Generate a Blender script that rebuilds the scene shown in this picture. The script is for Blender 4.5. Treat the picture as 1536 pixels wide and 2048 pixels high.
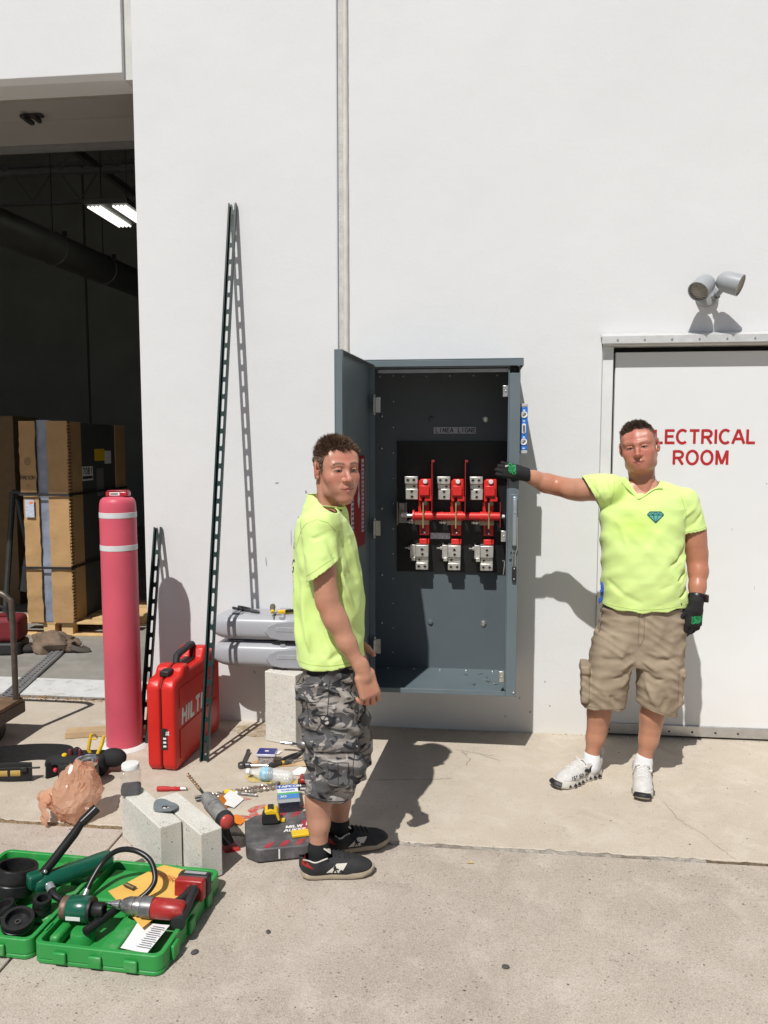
import bpy, bmesh, math, random
import numpy as np
from mathutils import Vector, Matrix, Euler, noise as mnoise
from mathutils.bvhtree import BVHTree
random.seed(7)
RNG = np.random.default_rng(7)
for o in list(bpy.data.objects): bpy.data.objects.remove(o)
SC = bpy.context.scene
COL = SC.collection
R = math.radians
PI = math.pi

# ---------------------------------------------------------------- camera
cd = bpy.data.cameras.new('camera')
cam = bpy.data.objects.new('camera', cd); COL.objects.link(cam)
cam.location = (0, -4.34, 1.64)
cam.rotation_euler = (R(90 - 5.0), 0, R(6.3))
cd.sensor_fit = 'VERTICAL'; cd.sensor_height = 36.0
cd.lens = 1538.0 / 2048.0 * 36.0
cd.clip_start = 0.05; cd.clip_end = 3000
SC.camera = cam
SC.render.resolution_x = 768; SC.render.resolution_y = 1024

# ---------------------------------------------------------------- light
SUNV = Vector((0.285, 1.0, -1.40)).normalized()
world = bpy.data.worlds.new('World'); SC.world = world; world.use_nodes = True
wn = world.node_tree.nodes; wl = world.node_tree.links
bg = wn['Background']; sky = wn.new('ShaderNodeTexSky')
sky.sky_type = 'NISHITA'; sky.sun_disc = False
sky.sun_elevation = R(53.4); sky.sun_rotation = R(195.9)
sky.air_density = 1.0; sky.dust_density = 1.2; sky.ozone_density = 1.0
wl.new(sky.outputs[0], bg.inputs[0]); bg.inputs[1].default_value = 0.052
sd = bpy.data.lights.new('sun', 'SUN'); sun = bpy.data.objects.new('sun', sd); COL.objects.link(sun)
sd.energy = 4.5; sd.angle = R(0.53); sd.color = (1.0, 0.975, 0.935)
sun.rotation_euler = (-SUNV).to_track_quat('Z', 'Y').to_euler()
sun.location = (-3, -9, 9)
SC.view_settings.view_transform = 'Standard'; SC.view_settings.look = 'None'
SC.view_settings.exposure = -0.04; SC.view_settings.gamma = 1.0
SC.view_settings.use_curve_mapping = False

# ---------------------------------------------------------------- materials
def lin(c):
    if isinstance(c, str):
        c = [int(c[i:i + 2], 16) / 255 for i in (0, 2, 4)]
        return tuple(((v / 12.92) if v <= 0.04045 else ((v + 0.055) / 1.055) ** 2.4) for v in c)
    if isinstance(c, (int, float)): return (c, c, c)
    return tuple(c)
MATS = {}
def newmat(name):
    m = bpy.data.materials.new(name); m.use_nodes = True
    return m, m.node_tree.nodes, m.node_tree.links, m.node_tree.nodes['Principled BSDF']
def M(name, col, rough=0.6, metal=0.0, var=0.12, vs=14.0, bump=0.0, bs=120.0, spec=0.5, col2=None, dirt=None, dirt_t=0.62, dirt_s=9.0,
      coat=0.0, trans=0.0, ior=1.45, emit=None, estr=0.0, alpha=1.0, rvar=0.12, attr=None, sss=0.0, sheen=0.0, det=6.0):
    if name in MATS: return MATS[name]
    m, n, l, p = newmat(name); MATS[name] = m
    col = lin(col)
    tc = n.new('ShaderNodeTexCoord')
    nz = n.new('ShaderNodeTexNoise'); nz.inputs['Scale'].default_value = vs; nz.inputs['Detail'].default_value = det
    nz.inputs['Roughness'].default_value = 0.6
    l.new(tc.outputs['Object'], nz.inputs['Vector'])
    rp = n.new('ShaderNodeValToRGB')
    rp.color_ramp.elements[0].position = 0.3; rp.color_ramp.elements[1].position = 0.7
    a = tuple(max(0, v * (1 - var)) for v in col); b = lin(col2) if col2 is not None else tuple(min(1, v * (1 + var)) for v in col)
    rp.color_ramp.elements[0].color = (*a, 1); rp.color_ramp.elements[1].color = (*b, 1)
    l.new(nz.outputs['Fac'], rp.inputs[0]); out = rp.outputs[0]
    if attr:
        at = n.new('ShaderNodeAttribute'); at.attribute_name = attr
        mx = n.new('ShaderNodeMix'); mx.data_type = 'RGBA'; mx.blend_type = 'MULTIPLY'; mx.inputs[0].default_value = 1.0
        l.new(out, mx.inputs[6]); l.new(at.outputs['Color'], mx.inputs[7]); out = mx.outputs[2]
    if dirt is not None:
        n2 = n.new('ShaderNodeTexNoise'); n2.inputs['Scale'].default_value = dirt_s; n2.inputs['Detail'].default_value = 9; n2.inputs['Roughness'].default_value = 0.7
        l.new(tc.outputs['Object'], n2.inputs['Vector'])
        r2 = n.new('ShaderNodeValToRGB'); r2.color_ramp.elements[0].position = dirt_t - 0.06; r2.color_ramp.elements[1].position = dirt_t + 0.14
        l.new(n2.outputs['Fac'], r2.inputs[0])
        mx = n.new('ShaderNodeMix'); mx.data_type = 'RGBA'
        l.new(r2.outputs[0], mx.inputs[0]); l.new(out, mx.inputs[6]); mx.inputs[7].default_value = (*lin(dirt), 1); out = mx.outputs[2]
    l.new(out, p.inputs['Base Color'])
    p.inputs['Metallic'].default_value = metal
    p.inputs['IOR'].default_value = ior
    p.inputs['Specular IOR Level'].default_value = spec
    mr = n.new('ShaderNodeMapRange'); mr.inputs[3].default_value = max(0, rough - rvar); mr.inputs[4].default_value = min(1, rough + rvar)
    l.new(nz.outputs['Fac'], mr.inputs[0]); l.new(mr.outputs[0], p.inputs['Roughness'])
    if coat: p.inputs['Coat Weight'].default_value = coat; p.inputs['Coat Roughness'].default_value = 0.15
    if trans: p.inputs['Transmission Weight'].default_value = trans
    if alpha < 1: p.inputs['Alpha'].default_value = alpha
    if sss: p.inputs['Subsurface Weight'].default_value = sss; p.inputs['Subsurface Radius'].default_value = (0.012, 0.005, 0.003); p.inputs['Subsurface Scale'].default_value = 1.0
    if sheen: p.inputs['Sheen Weight'].default_value = sheen
    if emit is not None: p.inputs['Emission Color'].default_value = (*lin(emit), 1); p.inputs['Emission Strength'].default_value = estr
    if bump:
        nb = n.new('ShaderNodeTexNoise'); nb.inputs['Scale'].default_value = bs; nb.inputs['Detail'].default_value = 5
        l.new(tc.outputs['Object'], nb.inputs['Vector'])
        bp = n.new('ShaderNodeBump'); bp.inputs['Strength'].default_value = bump; bp.inputs['Distance'].default_value = 0.01
        l.new(nb.outputs['Fac'], bp.inputs['Height']); l.new(bp.outputs[0], p.inputs['Normal'])
    return m

# ---------------------------------------------------------------- mesh builder
class MB:
    def __init__(s): s.v = []; s.f = []
    def add(s, vs, fs):
        k = len(s.v); s.v += [tuple(v) for v in vs]; s.f += [tuple(i + k for i in f) for f in fs]; return s
    def box(s, c, d, rot=None):
        x, y, z = d[0] / 2, d[1] / 2, d[2] / 2
        vs = [Vector((a * x, b * y, e * z)) for e in (-1, 1) for b in (-1, 1) for a in (-1, 1)]
        if rot is not None:
            m = rot if isinstance(rot, Matrix) else Euler(rot).to_matrix()
            vs = [m @ v for v in vs]
        vs = [v + Vector(c) for v in vs]
        return s.add(vs, [(0, 2, 3, 1), (4, 5, 7, 6), (0, 1, 5, 4), (2, 6, 7, 3), (0, 4, 6, 2), (1, 3, 7, 5)])
    def bx(s, x0, x1, y0, y1, z0, z1):
        return s.box(((x0 + x1) / 2, (y0 + y1) / 2, (z0 + z1) / 2), (x1 - x0, y1 - y0, z1 - z0))
    def cyl(s, p0, p1, r0, r1=None, n=20, cap=True):
        if r1 is None: r1 = r0
        p0 = Vector(p0); p1 = Vector(p1); w = (p1 - p0).normalized()
        u = w.orthogonal().normalized(); v = w.cross(u)
        vs = []
        for p, r in ((p0, r0), (p1, r1)):
            for i in range(n):
                a = 2 * PI * i / n; vs.append(p + u * (r * math.cos(a)) + v * (r * math.sin(a)))
        fs = [(i, (i + 1) % n, n + (i + 1) % n, n + i) for i in range(n)]
        if cap: fs += [tuple(range(n - 1, -1, -1)), tuple(range(n, 2 * n))]
        return s.add(vs, fs)
    def lathe(s, prof, o=(0, 0, 0), ax=(0, 0, 1), n=28, u=None, cap=True):
        w = Vector(ax).normalized(); u = Vector(u).normalized() if u else w.orthogonal().normalized(); v = w.cross(u); o = Vector(o)
        vs = []; m = len(prof)
        for r, h in prof:
            for i in range(n):
                a = 2 * PI * i / n; vs.append(o + w * h + u * (r * math.cos(a)) + v * (r * math.sin(a)))
        fs = [(j * n + i, j * n + (i + 1) % n, (j + 1) * n + (i + 1) % n, (j + 1) * n + i) for j in range(m - 1) for i in range(n)]
        if cap: fs += [tuple(range(n - 1, -1, -1)), tuple(range((m - 1) * n, m * n))]
        return s.add(vs, fs)
    def tube(s, pts, r, n=10, closed=False, flat=None):
        P = [Vector(p) for p in pts]; m = len(P); rr = r if isinstance(r, (list, tuple)) else [r] * m
        vs = []; pu = None
        for i in range(m):
            a = P[i - 1] if (i > 0 or closed) else P[i]; b = P[(i + 1) % m] if (i < m - 1 or closed) else P[i]
            w = (b - a).normalized()
            if pu is None: u = w.orthogonal().normalized()
            else: u = (pu - w * pu.dot(w)).normalized()
            pu = u; v = w.cross(u)
            fl = flat if flat else (1, 1)
            for k in range(n):
                t = 2 * PI * k / n; vs.append(P[i] + u * (rr[i] * fl[0] * math.cos(t)) + v * (rr[i] * fl[1] * math.sin(t)))
        q = m if closed else m - 1
        fs = [(i * n + k, i * n + (k + 1) % n, ((i + 1) % m) * n + (k + 1) % n, ((i + 1) % m) * n + k) for i in range(q) for k in range(n)]
        if not closed: fs += [tuple(range(n - 1, -1, -1)), tuple(range((m - 1) * n, m * n))]
        return s.add(vs, fs)
    def prism(s, poly, h0, h1, o=(0, 0, 0), X=(1, 0, 0), Y=(0, 1, 0)):
        # poly in the X,Y plane given by the two axes, pushed along X x Y from h0 to h1
        X = Vector(X); Y = Vector(Y); Z = X.cross(Y).normalized(); o = Vector(o); n = len(poly)
        ar = sum(poly[i][0] * poly[(i + 1) % n][1] - poly[(i + 1) % n][0] * poly[i][1] for i in range(n))
        if ar < 0: poly = poly[::-1]
        vs = [o + X * a + Y * b + Z * h0 for a, b in poly] + [o + X * a + Y * b + Z * h1 for a, b in poly]
        fs = [tuple(range(n - 1, -1, -1)), tuple(range(n, 2 * n))] + [(i, (i + 1) % n, n + (i + 1) % n, n + i) for i in range(n)]
        return s.add(vs, fs)
    def quad(s, a, b, c, d): return s.add([a, b, c, d], [(0, 1, 2, 3)])
    def sphere(s, c, r, n=12, m=8, sc=(1, 1, 1)):
        vs = []; c = Vector(c)
        for j in range(1, m):
            ph = PI * j / m
            for i in range(n):
                a = 2 * PI * i / n; vs.append(c + Vector((r * sc[0] * math.sin(ph) * math.cos(a), r * sc[1] * math.sin(ph) * math.sin(a), r * sc[2] * math.cos(ph))))
        t = len(vs); vs.append(c + Vector((0, 0, r * sc[2]))); vs.append(c - Vector((0, 0, r * sc[2])))
        fs = [(j * n + i, (j + 1) * n + i, (j + 1) * n + (i + 1) % n, j * n + (i + 1) % n) for j in range(m - 2) for i in range(n)]
        fs += [(t, i, (i + 1) % n) for i in range(n)] + [(t + 1, (m - 2) * n + (i + 1) % n, (m - 2) * n + i) for i in range(n)]
        return s.add(vs, fs)
    def build(s, name, mat, parent=None, bevel=0.0, seg=2, smooth=35, fix=False, world=False):
        me = bpy.data.meshes.new(name); me.from_pydata(s.v, [], s.f); me.update()
        if fix:
            b = bmesh.new(); b.from_mesh(me); bmesh.ops.recalc_face_normals(b, faces=b.faces); b.to_mesh(me); b.free()
        return fin(name, me, mat, parent, bevel, seg, smooth, world)
def fin(name, me, mat, parent=None, bevel=0.0, seg=2, smooth=35, world=False):
    o = bpy.data.objects.new(name, me); COL.objects.link(o)
    if mat is not None: me.materials.append(mat)
    if smooth:
        me.polygons.foreach_set('use_smooth', [True] * len(me.polygons)); me.set_sharp_from_angle(angle=R(smooth))
    if bevel:
        bm = o.modifiers.new('bevel', 'BEVEL'); bm.width = bevel; bm.segments = seg; bm.limit_method = 'ANGLE'; bm.angle_limit = R(32)
    if parent is not None:
        o.parent = parent
        if world:
            # world-space geometry under an unrotated thing: move it back by the thing's place
            q = parent; L = Vector((0, 0, 0))
            while q is not None: L += q.location; q = q.parent
            o.location = -L
    return o
def tag(o, label, cat, group=None):
    o['label'] = label; o['category'] = cat
    if group: o['group'] = group
    return o
def thing(name, label, cat, loc=(0, 0, 0), rz=0.0, group=None, rot=None):
    o = bpy.data.objects.new(name, None); COL.objects.link(o); o.empty_display_size = 0.05
    o.location = loc; o.rotation_euler = rot if rot is not None else (0, 0, rz)
    return tag(o, label, cat, group)
def struct(o): o['kind'] = 'structure'; return o
def copy_tree(o, parent=None):
    c = o.copy(); COL.objects.link(c)
    if parent is not None: c.parent = parent
    for ch in [q for q in bpy.data.objects if q.parent == o and q != c]: copy_tree(ch, c)
    return c
def text(name, body, size, mat, parent, loc, rot, ext=0.0006, align='CENTER', sx=1.0, shear=0.0, bold=0.0, space=1.0, world=False):
    cu = bpy.data.curves.new(name, 'FONT'); cu.body = body; cu.size = size; cu.extrude = ext; cu.align_x = align; cu.align_y = 'CENTER'
    cu.resolution_u = 3; cu.shear = shear; cu.offset = bold; cu.space_character = space
    t = bpy.data.objects.new(name, cu); COL.objects.link(t)
    dg = bpy.context.evaluated_depsgraph_get(); me = bpy.data.meshes.new_from_object(t.evaluated_get(dg)); bpy.data.objects.remove(t)
    me.materials.clear()
    mtx = (rot if isinstance(rot, Matrix) else Euler(rot).to_matrix()).to_4x4()
    mtx = Matrix.Translation(loc) @ mtx @ Matrix.Diagonal((sx, 1, 1, 1))
    me.transform(mtx)
    return fin(name, me, mat, parent, 0, 2, 0, world)
FRONT = Matrix(((1, 0, 0), (0, 0, -1), (0, 1, 0)))      # text facing -Y, upright
def arc(cx, cy, r, a0, a1, n):
    return [(cx + r * math.cos(R(a0 + (a1 - a0) * i / n)), cy + r * math.sin(R(a0 + (a1 - a0) * i / n))) for i in range(n + 1)]
def rrect(w, h, r, n=4):
    return arc(w / 2 - r, h / 2 - r, r, 0, 90, n) + arc(-w / 2 + r, h / 2 - r, r, 90, 180, n) + arc(-w / 2 + r, -h / 2 + r, r, 180, 270, n) + arc(w / 2 - r, -h / 2 + r, r, 270, 360, n)

# ---------------------------------------------------------------- plain sans lettering from thick strokes (unit: cap height 1)
def _a(cx, cy, rx, ry, a0, a1, n=10): return [(cx + rx * math.cos(R(a0 + (a1 - a0) * i / n)), cy + ry * math.sin(R(a0 + (a1 - a0) * i / n))) for i in range(n + 1)]
GLY = {
 'A': (.78, [[(.0, 0), (.37, 1)], [(.41, 1), (.78, 0)], [(.14, .34), (.64, .34)]]), 'C': (.74, [_a(.40, .5, .36, .46, 48, 312, 18)]),
 'D': (.7, [[(.06, .94), (.32, .94)] + _a(.32, .5, .36, .44, 90, -90, 14) + [(.06, .06)], [(.07, 0), (.07, 1)]]),
 'E': (.64, [[(.07, 0), (.07, 1)], [(.07, .93), (.64, .93)], [(.07, .52), (.58, .52)], [(.07, .07), (.66, .07)]]),
 'F': (.6, [[(.07, 0), (.07, 1)], [(.07, .93), (.6, .93)], [(.07, .5), (.52, .5)]]), 'G': (.76, [_a(.40, .5, .36, .46, 48, 330, 18), [(.44, .44), (.74, .44)], [(.70, .46), (.70, .12)]]),
 'H': (.7, [[(.07, 0), (.07, 1)], [(.63, 0), (.63, 1)], [(.07, .52), (.63, .52)]]), 'I': (.2, [[(.1, 0), (.1, 1)]]), 'J': (.5, [[(.43, 1), (.43, .25)] + _a(.22, .25, .21, .2, 0, -180, 8)]),
 'K': (.7, [[(.07, 0), (.07, 1)], [(.66, 1), (.1, .4)], [(.26, .55), (.70, 0)]]), 'L': (.58, [[(.07, 0), (.07, 1)], [(.07, .07), (.58, .07)]]),
 'M': (.84, [[(.07, 0), (.07, 1)], [(.77, 0), (.77, 1)], [(.09, .98), (.42, .05)], [(.75, .98), (.42, .05)]]), 'N': (.7, [[(.07, 0), (.07, 1)], [(.63, 0), (.63, 1)], [(.09, .96), (.61, .04)]]),
 'O': (.80, [_a(.40, .5, .36, .46, 0, 360, 26)]), 'P': (.66, [[(.07, 0), (.07, 1)], [(.07, .93), (.36, .93)] + _a(.36, .69, .25, .24, 90, -90, 10) + [(.07, .45)]]),
 'R': (.72, [[(.07, 0), (.07, 1)], [(.07, .93), (.40, .93)] + _a(.40, .70, .26, .23, 90, -90, 10) + [(.07, .47)], [(.38, .45), (.68, 0)]]),
 'S': (.66, [_a(.33, .73, .26, .22, 30, 270, 12) + _a(.33, .27, .28, .22, 90, -150, 12)]), 'T': (.66, [[(.33, 0), (.33, 1)], [(0, .93), (.66, .93)]]),
 'U': (.7, [[(.07, 1), (.07, .34)] + _a(.35, .34, .28, .29, 180, 360, 12) + [(.63, 1)]]), 'V': (.74, [[(0, 1), (.36, 0)], [(.38, 0), (.74, 1)]]), 'W': (1.0, [[(.03, 1), (.25, 0)], [(.26, 0), (.5, .98)], [(.5, .98), (.74, 0)], [(.75, 0), (.97, 1)]]),
 'Y': (.7, [[(0, 1), (.35, .45)], [(.7, 1), (.35, .45)], [(.35, .5), (.35, 0)]]), '0': (.62, [_a(.31, .5, .26, .46, 0, 360, 22)]), '1': (.4, [[(.26, 0), (.26, 1)], [(.26, .95), (.06, .78)]]),
 '3': (.6, [_a(.28, .73, .24, .22, 150, -90, 12), _a(.28, .27, .27, .24, 90, -150, 12)]), '6': (.62, [_a(.31, .3, .26, .26, 0, 360, 18), _a(.5, .42, .45, .56, 105, 190, 8)]), '8': (.62, [_a(.31, .74, .22, .21, 0, 360, 16), _a(.31, .27, .27, .24, 0, 360, 18)]),
 '7': (.6, [[(0, .93), (.58, .93)], [(.56, .92), (.2, 0)]]), '-': (.4, [[(.05, .45), (.35, .45)]]), ' ': (.35, [])}
def letters(nm, txt, h, sw, mat, parent, o, X, Y, adv=None, gap=0.16, shear=0.0, lift=0.0003, world=False, make=True):
    """text as raised ribbons: o = lower-left corner, X/Y = reading and up directions, sw = stroke width in metres"""
    X = Vector(X).normalized(); Y = Vector(Y).normalized(); Z = X.cross(Y); o = Vector(o); vs = []; fs = []; x0 = 0.0; q = 0
    for ch in txt:
        wd, st = GLY[ch]
        off = x0 + ((adv - wd * h) / 2 if adv else 0)
        for pl in st:
            P = [Vector((off + a * h + shear * b * h, b * h)) for a, b in pl]; n = len(P); closed = (P[0] - P[-1]).length < 1e-5 and n > 3; q += 1; k = len(vs)
            for i in range(n):
                a = P[i - 1] if i > 0 else (P[-2] if closed else P[i]); b = P[i + 1] if i < n - 1 else (P[1] if closed else P[i])
                d = (b - a).normalized(); nn = Vector((-d.y, d.x)) * sw / 2
                for sgn in (1, -1):
                    v = P[i] + nn * sgn; vs.append(o + X * v.x + Y * v.y + Z * (lift + 0.00012 * (q % 4)))
            fs += [(k + 2 * i, k + 2 * i + 1, k + 2 * i + 3, k + 2 * i + 2) for i in range(n - 1)]
        x0 += adv if adv else (wd + gap) * h
    mb = MB().add(vs, fs)
    return mb.build(nm, mat, parent, smooth=0, world=world) if make else mb
# ---------------------------------------------------------------- surfaces
def concrete(name, base, dark, light, pits=0.5, seed=0.0, rough=0.85):
    m, n, l, p = newmat(name)
    tc = n.new('ShaderNodeTexCoord'); mp = n.new('ShaderNodeMapping'); mp.inputs['Location'].default_value = (seed, seed * 1.7, 0)
    l.new(tc.outputs['Object'], mp.inputs['Vector'])
    def noise(sc, det=6, rg=0.6, dist=0.0):
        k = n.new('ShaderNodeTexNoise'); k.inputs['Scale'].default_value = sc; k.inputs['Detail'].default_value = det
        k.inputs['Roughness'].default_value = rg; k.inputs['Distortion'].default_value = dist
        l.new(mp.outputs[0], k.inputs['Vector']); return k.outputs['Fac']
    def ramp(src, a, b, ca, cb):
        r = n.new('ShaderNodeValToRGB'); r.color_ramp.elements[0].position = a; r.color_ramp.elements[1].position = b
        r.color_ramp.elements[0].color = (*lin(ca), 1); r.color_ramp.elements[1].color = (*lin(cb), 1); l.new(src, r.inputs[0]); return r.outputs[0]
    def mix(f, a, b, mode='MIX'):
        x = n.new('ShaderNodeMix'); x.data_type = 'RGBA'; x.blend_type = mode
        if isinstance(f, float): x.inputs[0].default_value = f
        else: l.new(f, x.inputs[0])
        for s_, q in ((6, a), (7, b)):
            if isinstance(q, tuple): x.inputs[s_].default_value = (*q, 1)
            else: l.new(q, x.inputs[s_])
        return x.outputs[2]
    c = ramp(noise(0.8, 9, 0.68, 0.3), 0.34, 0.66, dark, base)
    c = mix(ramp(noise(2.6, 7, 0.7, 0.6), 0.56, 0.70, 0.0, 0.45), c, tuple(v * 0.80 for v in lin(dark)))
    c = mix(ramp(noise(5.5, 10, 0.7, 0.4), 0.48, 0.72, 0.0, 1.0), c, lin(light))
    c = mix(ramp(noise(9.0, 8, 0.75), 0.60, 0.76, 0.0, 0.5), c, lin(dark))
    # fine grit
    c = mix(0.35 + 0.30 * pits, c, ramp(noise(190, 6, 0.85), 0.36, 0.64, 0.05, 0.95), 'SOFT_LIGHT')
    vo = n.new('ShaderNodeTexVoronoi'); vo.inputs['Scale'].default_value = 62; l.new(mp.outputs[0], vo.inputs['Vector'])
    pit = ramp(vo.outputs['Distance'], 0.08, 0.30, 1.0, 0.0)
    msk = ramp(noise(16, 6, 0.75), 0.47, 0.62, 0.0, 1.0)
    mm = n.new('ShaderNodeMath'); mm.operation = 'MULTIPLY'; l.new(pit, mm.inputs[0]); l.new(msk, mm.inputs[1])
    m3 = n.new('ShaderNodeMath'); m3.operation = 'MULTIPLY'; m3.inputs[1].default_value = pits; l.new(mm.outputs[0], m3.inputs[0])
    c = mix(m3.outputs[0], c, tuple(v * 0.35 for v in lin(dark)))
    # scattered dark spots
    v2 = n.new('ShaderNodeTexVoronoi'); v2.inputs['Scale'].default_value = 4.6; v2.inputs['Randomness'].default_value = 1.0; l.new(mp.outputs[0], v2.inputs['Vector'])
    nd = noise(60, 3); ad = n.new('ShaderNodeMath'); ad.operation = 'MULTIPLY_ADD'; ad.inputs[1].default_value = 0.055; l.new(nd, ad.inputs[0]); l.new(v2.outputs['Distance'], ad.inputs[2])
    c = mix(ramp(ad.outputs[0], 0.050, 0.068, 0.62, 0.0), c, tuple(v * 0.28 for v in lin(dark)))
    l.new(c, p.inputs['Base Color']); p.inputs['Roughness'].default_value = rough; p.inputs['Specular IOR Level'].default_value = 0.25
    b1 = n.new('ShaderNodeBump'); b1.inputs['Strength'].default_value = 0.22; b1.inputs['Distance'].default_value = 0.004
    l.new(noise(170, 4, 0.7), b1.inputs['Height'])
    b2 = n.new('ShaderNodeBump'); b2.inputs['Strength'].default_value = 0.5; b2.inputs['Distance'].default_value = 0.006; b2.invert = True
    l.new(mm.outputs[0], b2.inputs['Height']); l.new(b1.outputs[0], b2.inputs['Normal']); l.new(b2.outputs[0], p.inputs['Normal'])
    MATS[name] = m; return m
CONC_A = concrete('walkway concrete', (0.53, 0.462, 0.378), (0.455, 0.395, 0.315), (0.57, 0.51, 0.43), 0.3, 0.0)
CONC_B = concrete('yard concrete', (0.46, 0.396, 0.335), (0.37, 0.316, 0.265), (0.50, 0.44, 0.378), 0.75, 3.1)
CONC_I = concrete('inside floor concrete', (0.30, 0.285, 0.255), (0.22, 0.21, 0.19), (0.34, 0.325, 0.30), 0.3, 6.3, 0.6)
DIRT = M('joint dirt', (0.13, 0.095, 0.06), 0.95, var=0.5, vs=60, bump=0.8, bs=90)
SEAL = M('grey joint filler', (0.33, 0.30, 0.26), 0.9, var=0.35, vs=35, bump=0.7, bs=120, dirt=(0.12, 0.08, 0.05), dirt_t=0.56, dirt_s=5)

def wallpaint(name, col, bump=0.12):
    m, n, l, p = newmat(name); tc = n.new('ShaderNodeTexCoord')
    a = n.new('ShaderNodeTexNoise'); a.inputs['Scale'].default_value = 0.9; a.inputs['Detail'].default_value = 8; l.new(tc.outputs['Object'], a.inputs['Vector'])
    r = n.new('ShaderNodeValToRGB'); r.color_ramp.elements[0].position = 0.3; r.color_ramp.elements[1].position = 0.7
    r.color_ramp.elements[0].color = (*[v * 0.955 for v in col], 1); r.color_ramp.elements[1].color = (*col, 1); l.new(a.outputs['Fac'], r.inputs[0])
    # streaks of grime with a shape of their own: sparse scuffs and a band of splashed dirt at the foot
    v = n.new('ShaderNodeTexNoise'); v.inputs['Scale'].default_value = 16; v.inputs['Detail'].default_value = 4; v.inputs['Roughness'].default_value = 0.8; l.new(tc.outputs['Object'], v.inputs['Vector'])
    r2 = n.new('ShaderNodeValToRGB'); r2.color_ramp.elements[0].position = 0.71; r2.color_ramp.elements[1].position = 0.78
    l.new(v.outputs['Fac'], r2.inputs[0])
    sp = n.new('ShaderNodeSeparateXYZ'); l.new(tc.outputs['Object'], sp.inputs[0])
    mr = n.new('ShaderNodeMapRange'); mr.inputs[1].default_value = 0.0; mr.inputs[2].default_value = 1.3; mr.inputs[3].default_value = 1.0; mr.inputs[4].default_value = 0.0; l.new(sp.outputs[2], mr.inputs[0])
    mu = n.new('ShaderNodeMath'); mu.operation = 'MULTIPLY'; l.new(r2.outputs[0], mu.inputs[0]); l.new(mr.outputs[0], mu.inputs[1])
    mx = n.new('ShaderNodeMix'); mx.data_type = 'RGBA'; l.new(mu.outputs[0], mx.inputs[0]); l.new(r.outputs[0], mx.inputs[6]); mx.inputs[7].default_value = (0.30, 0.27, 0.23, 1)
    w2 = n.new('ShaderNodeTexNoise'); w2.inputs['Scale'].default_value = 3.0; w2.inputs['Detail'].default_value = 6; l.new(tc.outputs['Object'], w2.inputs['Vector'])
    m2 = n.new('ShaderNodeMapRange'); m2.inputs[1].default_value = 0.42; m2.inputs[2].default_value = 0.0; m2.inputs[3].default_value = 0.0; m2.inputs[4].default_value = 0.55; l.new(sp.outputs[2], m2.inputs[0])
    mu2 = n.new('ShaderNodeMath'); mu2.operation = 'MULTIPLY'; l.new(m2.outputs[0], mu2.inputs[0]); l.new(w2.outputs['Fac'], mu2.inputs[1])
    mx2 = n.new('ShaderNodeMix'); mx2.data_type = 'RGBA'; l.new(mu2.outputs[0], mx2.inputs[0]); l.new(mx.outputs[2], mx2.inputs[6]); mx2.inputs[7].default_value = (0.58, 0.51, 0.41, 1)
    l.new(mx2.outputs[2], p.inputs['Base Color']); p.inputs['Roughness'].default_value = 0.75; p.inputs['Specular IOR Level'].default_value = 0.3
    b = n.new('ShaderNodeTexNoise'); b.inputs['Scale'].default_value = 55; b.inputs['Detail'].default_value = 4; l.new(tc.outputs['Object'], b.inputs['Vector'])
    b2 = n.new('ShaderNodeTexNoise'); b2.inputs['Scale'].default_value = 2.2; b2.inputs['Detail'].default_value = 3; l.new(tc.outputs['Object'], b2.inputs['Vector'])
    bp = n.new('ShaderNodeBump'); bp.inputs['Strength'].default_value = bump; bp.inputs['Distance'].default_value = 0.006; l.new(b.outputs['Fac'], bp.inputs['Height'])
    bq = n.new('ShaderNodeBump'); bq.inputs['Strength'].default_value = 0.25; bq.inputs['Distance'].default_value = 0.03; l.new(b2.outputs['Fac'], bq.inputs['Height']); l.new(bp.outputs[0], bq.inputs['Normal'])
    l.new(bq.outputs[0], p.inputs['Normal']); MATS[name] = m; return m
WALL = wallpaint('white wall paint', (0.69, 0.695, 0.70))
DOORW = wallpaint('white door paint', (0.73, 0.735, 0.74), 0.03)

# ---------------------------------------------------------------- ground
g0 = struct(MB().quad((-400, -600, -0.16), (400, -600, -0.16), (400, 400, -0.16), (-400, 400, -0.16)).build('ground', M('yard asphalt', (0.22, 0.20, 0.175), 0.9, var=0.2, vs=3), smooth=0))
g0['label'] = 'pale yard ground spreading out round the concrete slabs'
def slab(x0, x1, y0, y1, z, mat, parent, nm='concrete_slab'):
    return MB().bx(x0, x1, y0, y1, z - 0.14, z).build(nm, mat, parent, bevel=0.006, smooth=0)
pav = struct(MB().bx(-11.0, 10.5, -14.6, 0.30, -0.155, -0.146).build('pavement', DIRT, smooth=0))
for x0, x1 in ((-11, -6.02), (-6.0, 3.29), (3.305, 10.5)):
    slab(x0, x1, -1.293, (0.262 if x1 < 0 else 0.262), 0.0, CONC_A, pav)
for y0, y1 in ((-5.6, -1.311), (-10.0, -5.612), (-14.6, -10.012)):
    for x0, x1 in ((-11, -6.01), (-5.998, -1.452), (-1.444, 3.29), (3.302, 10.5)):
        slab(x0, x1, y0, y1, -0.004, CONC_B, pav)
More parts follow.
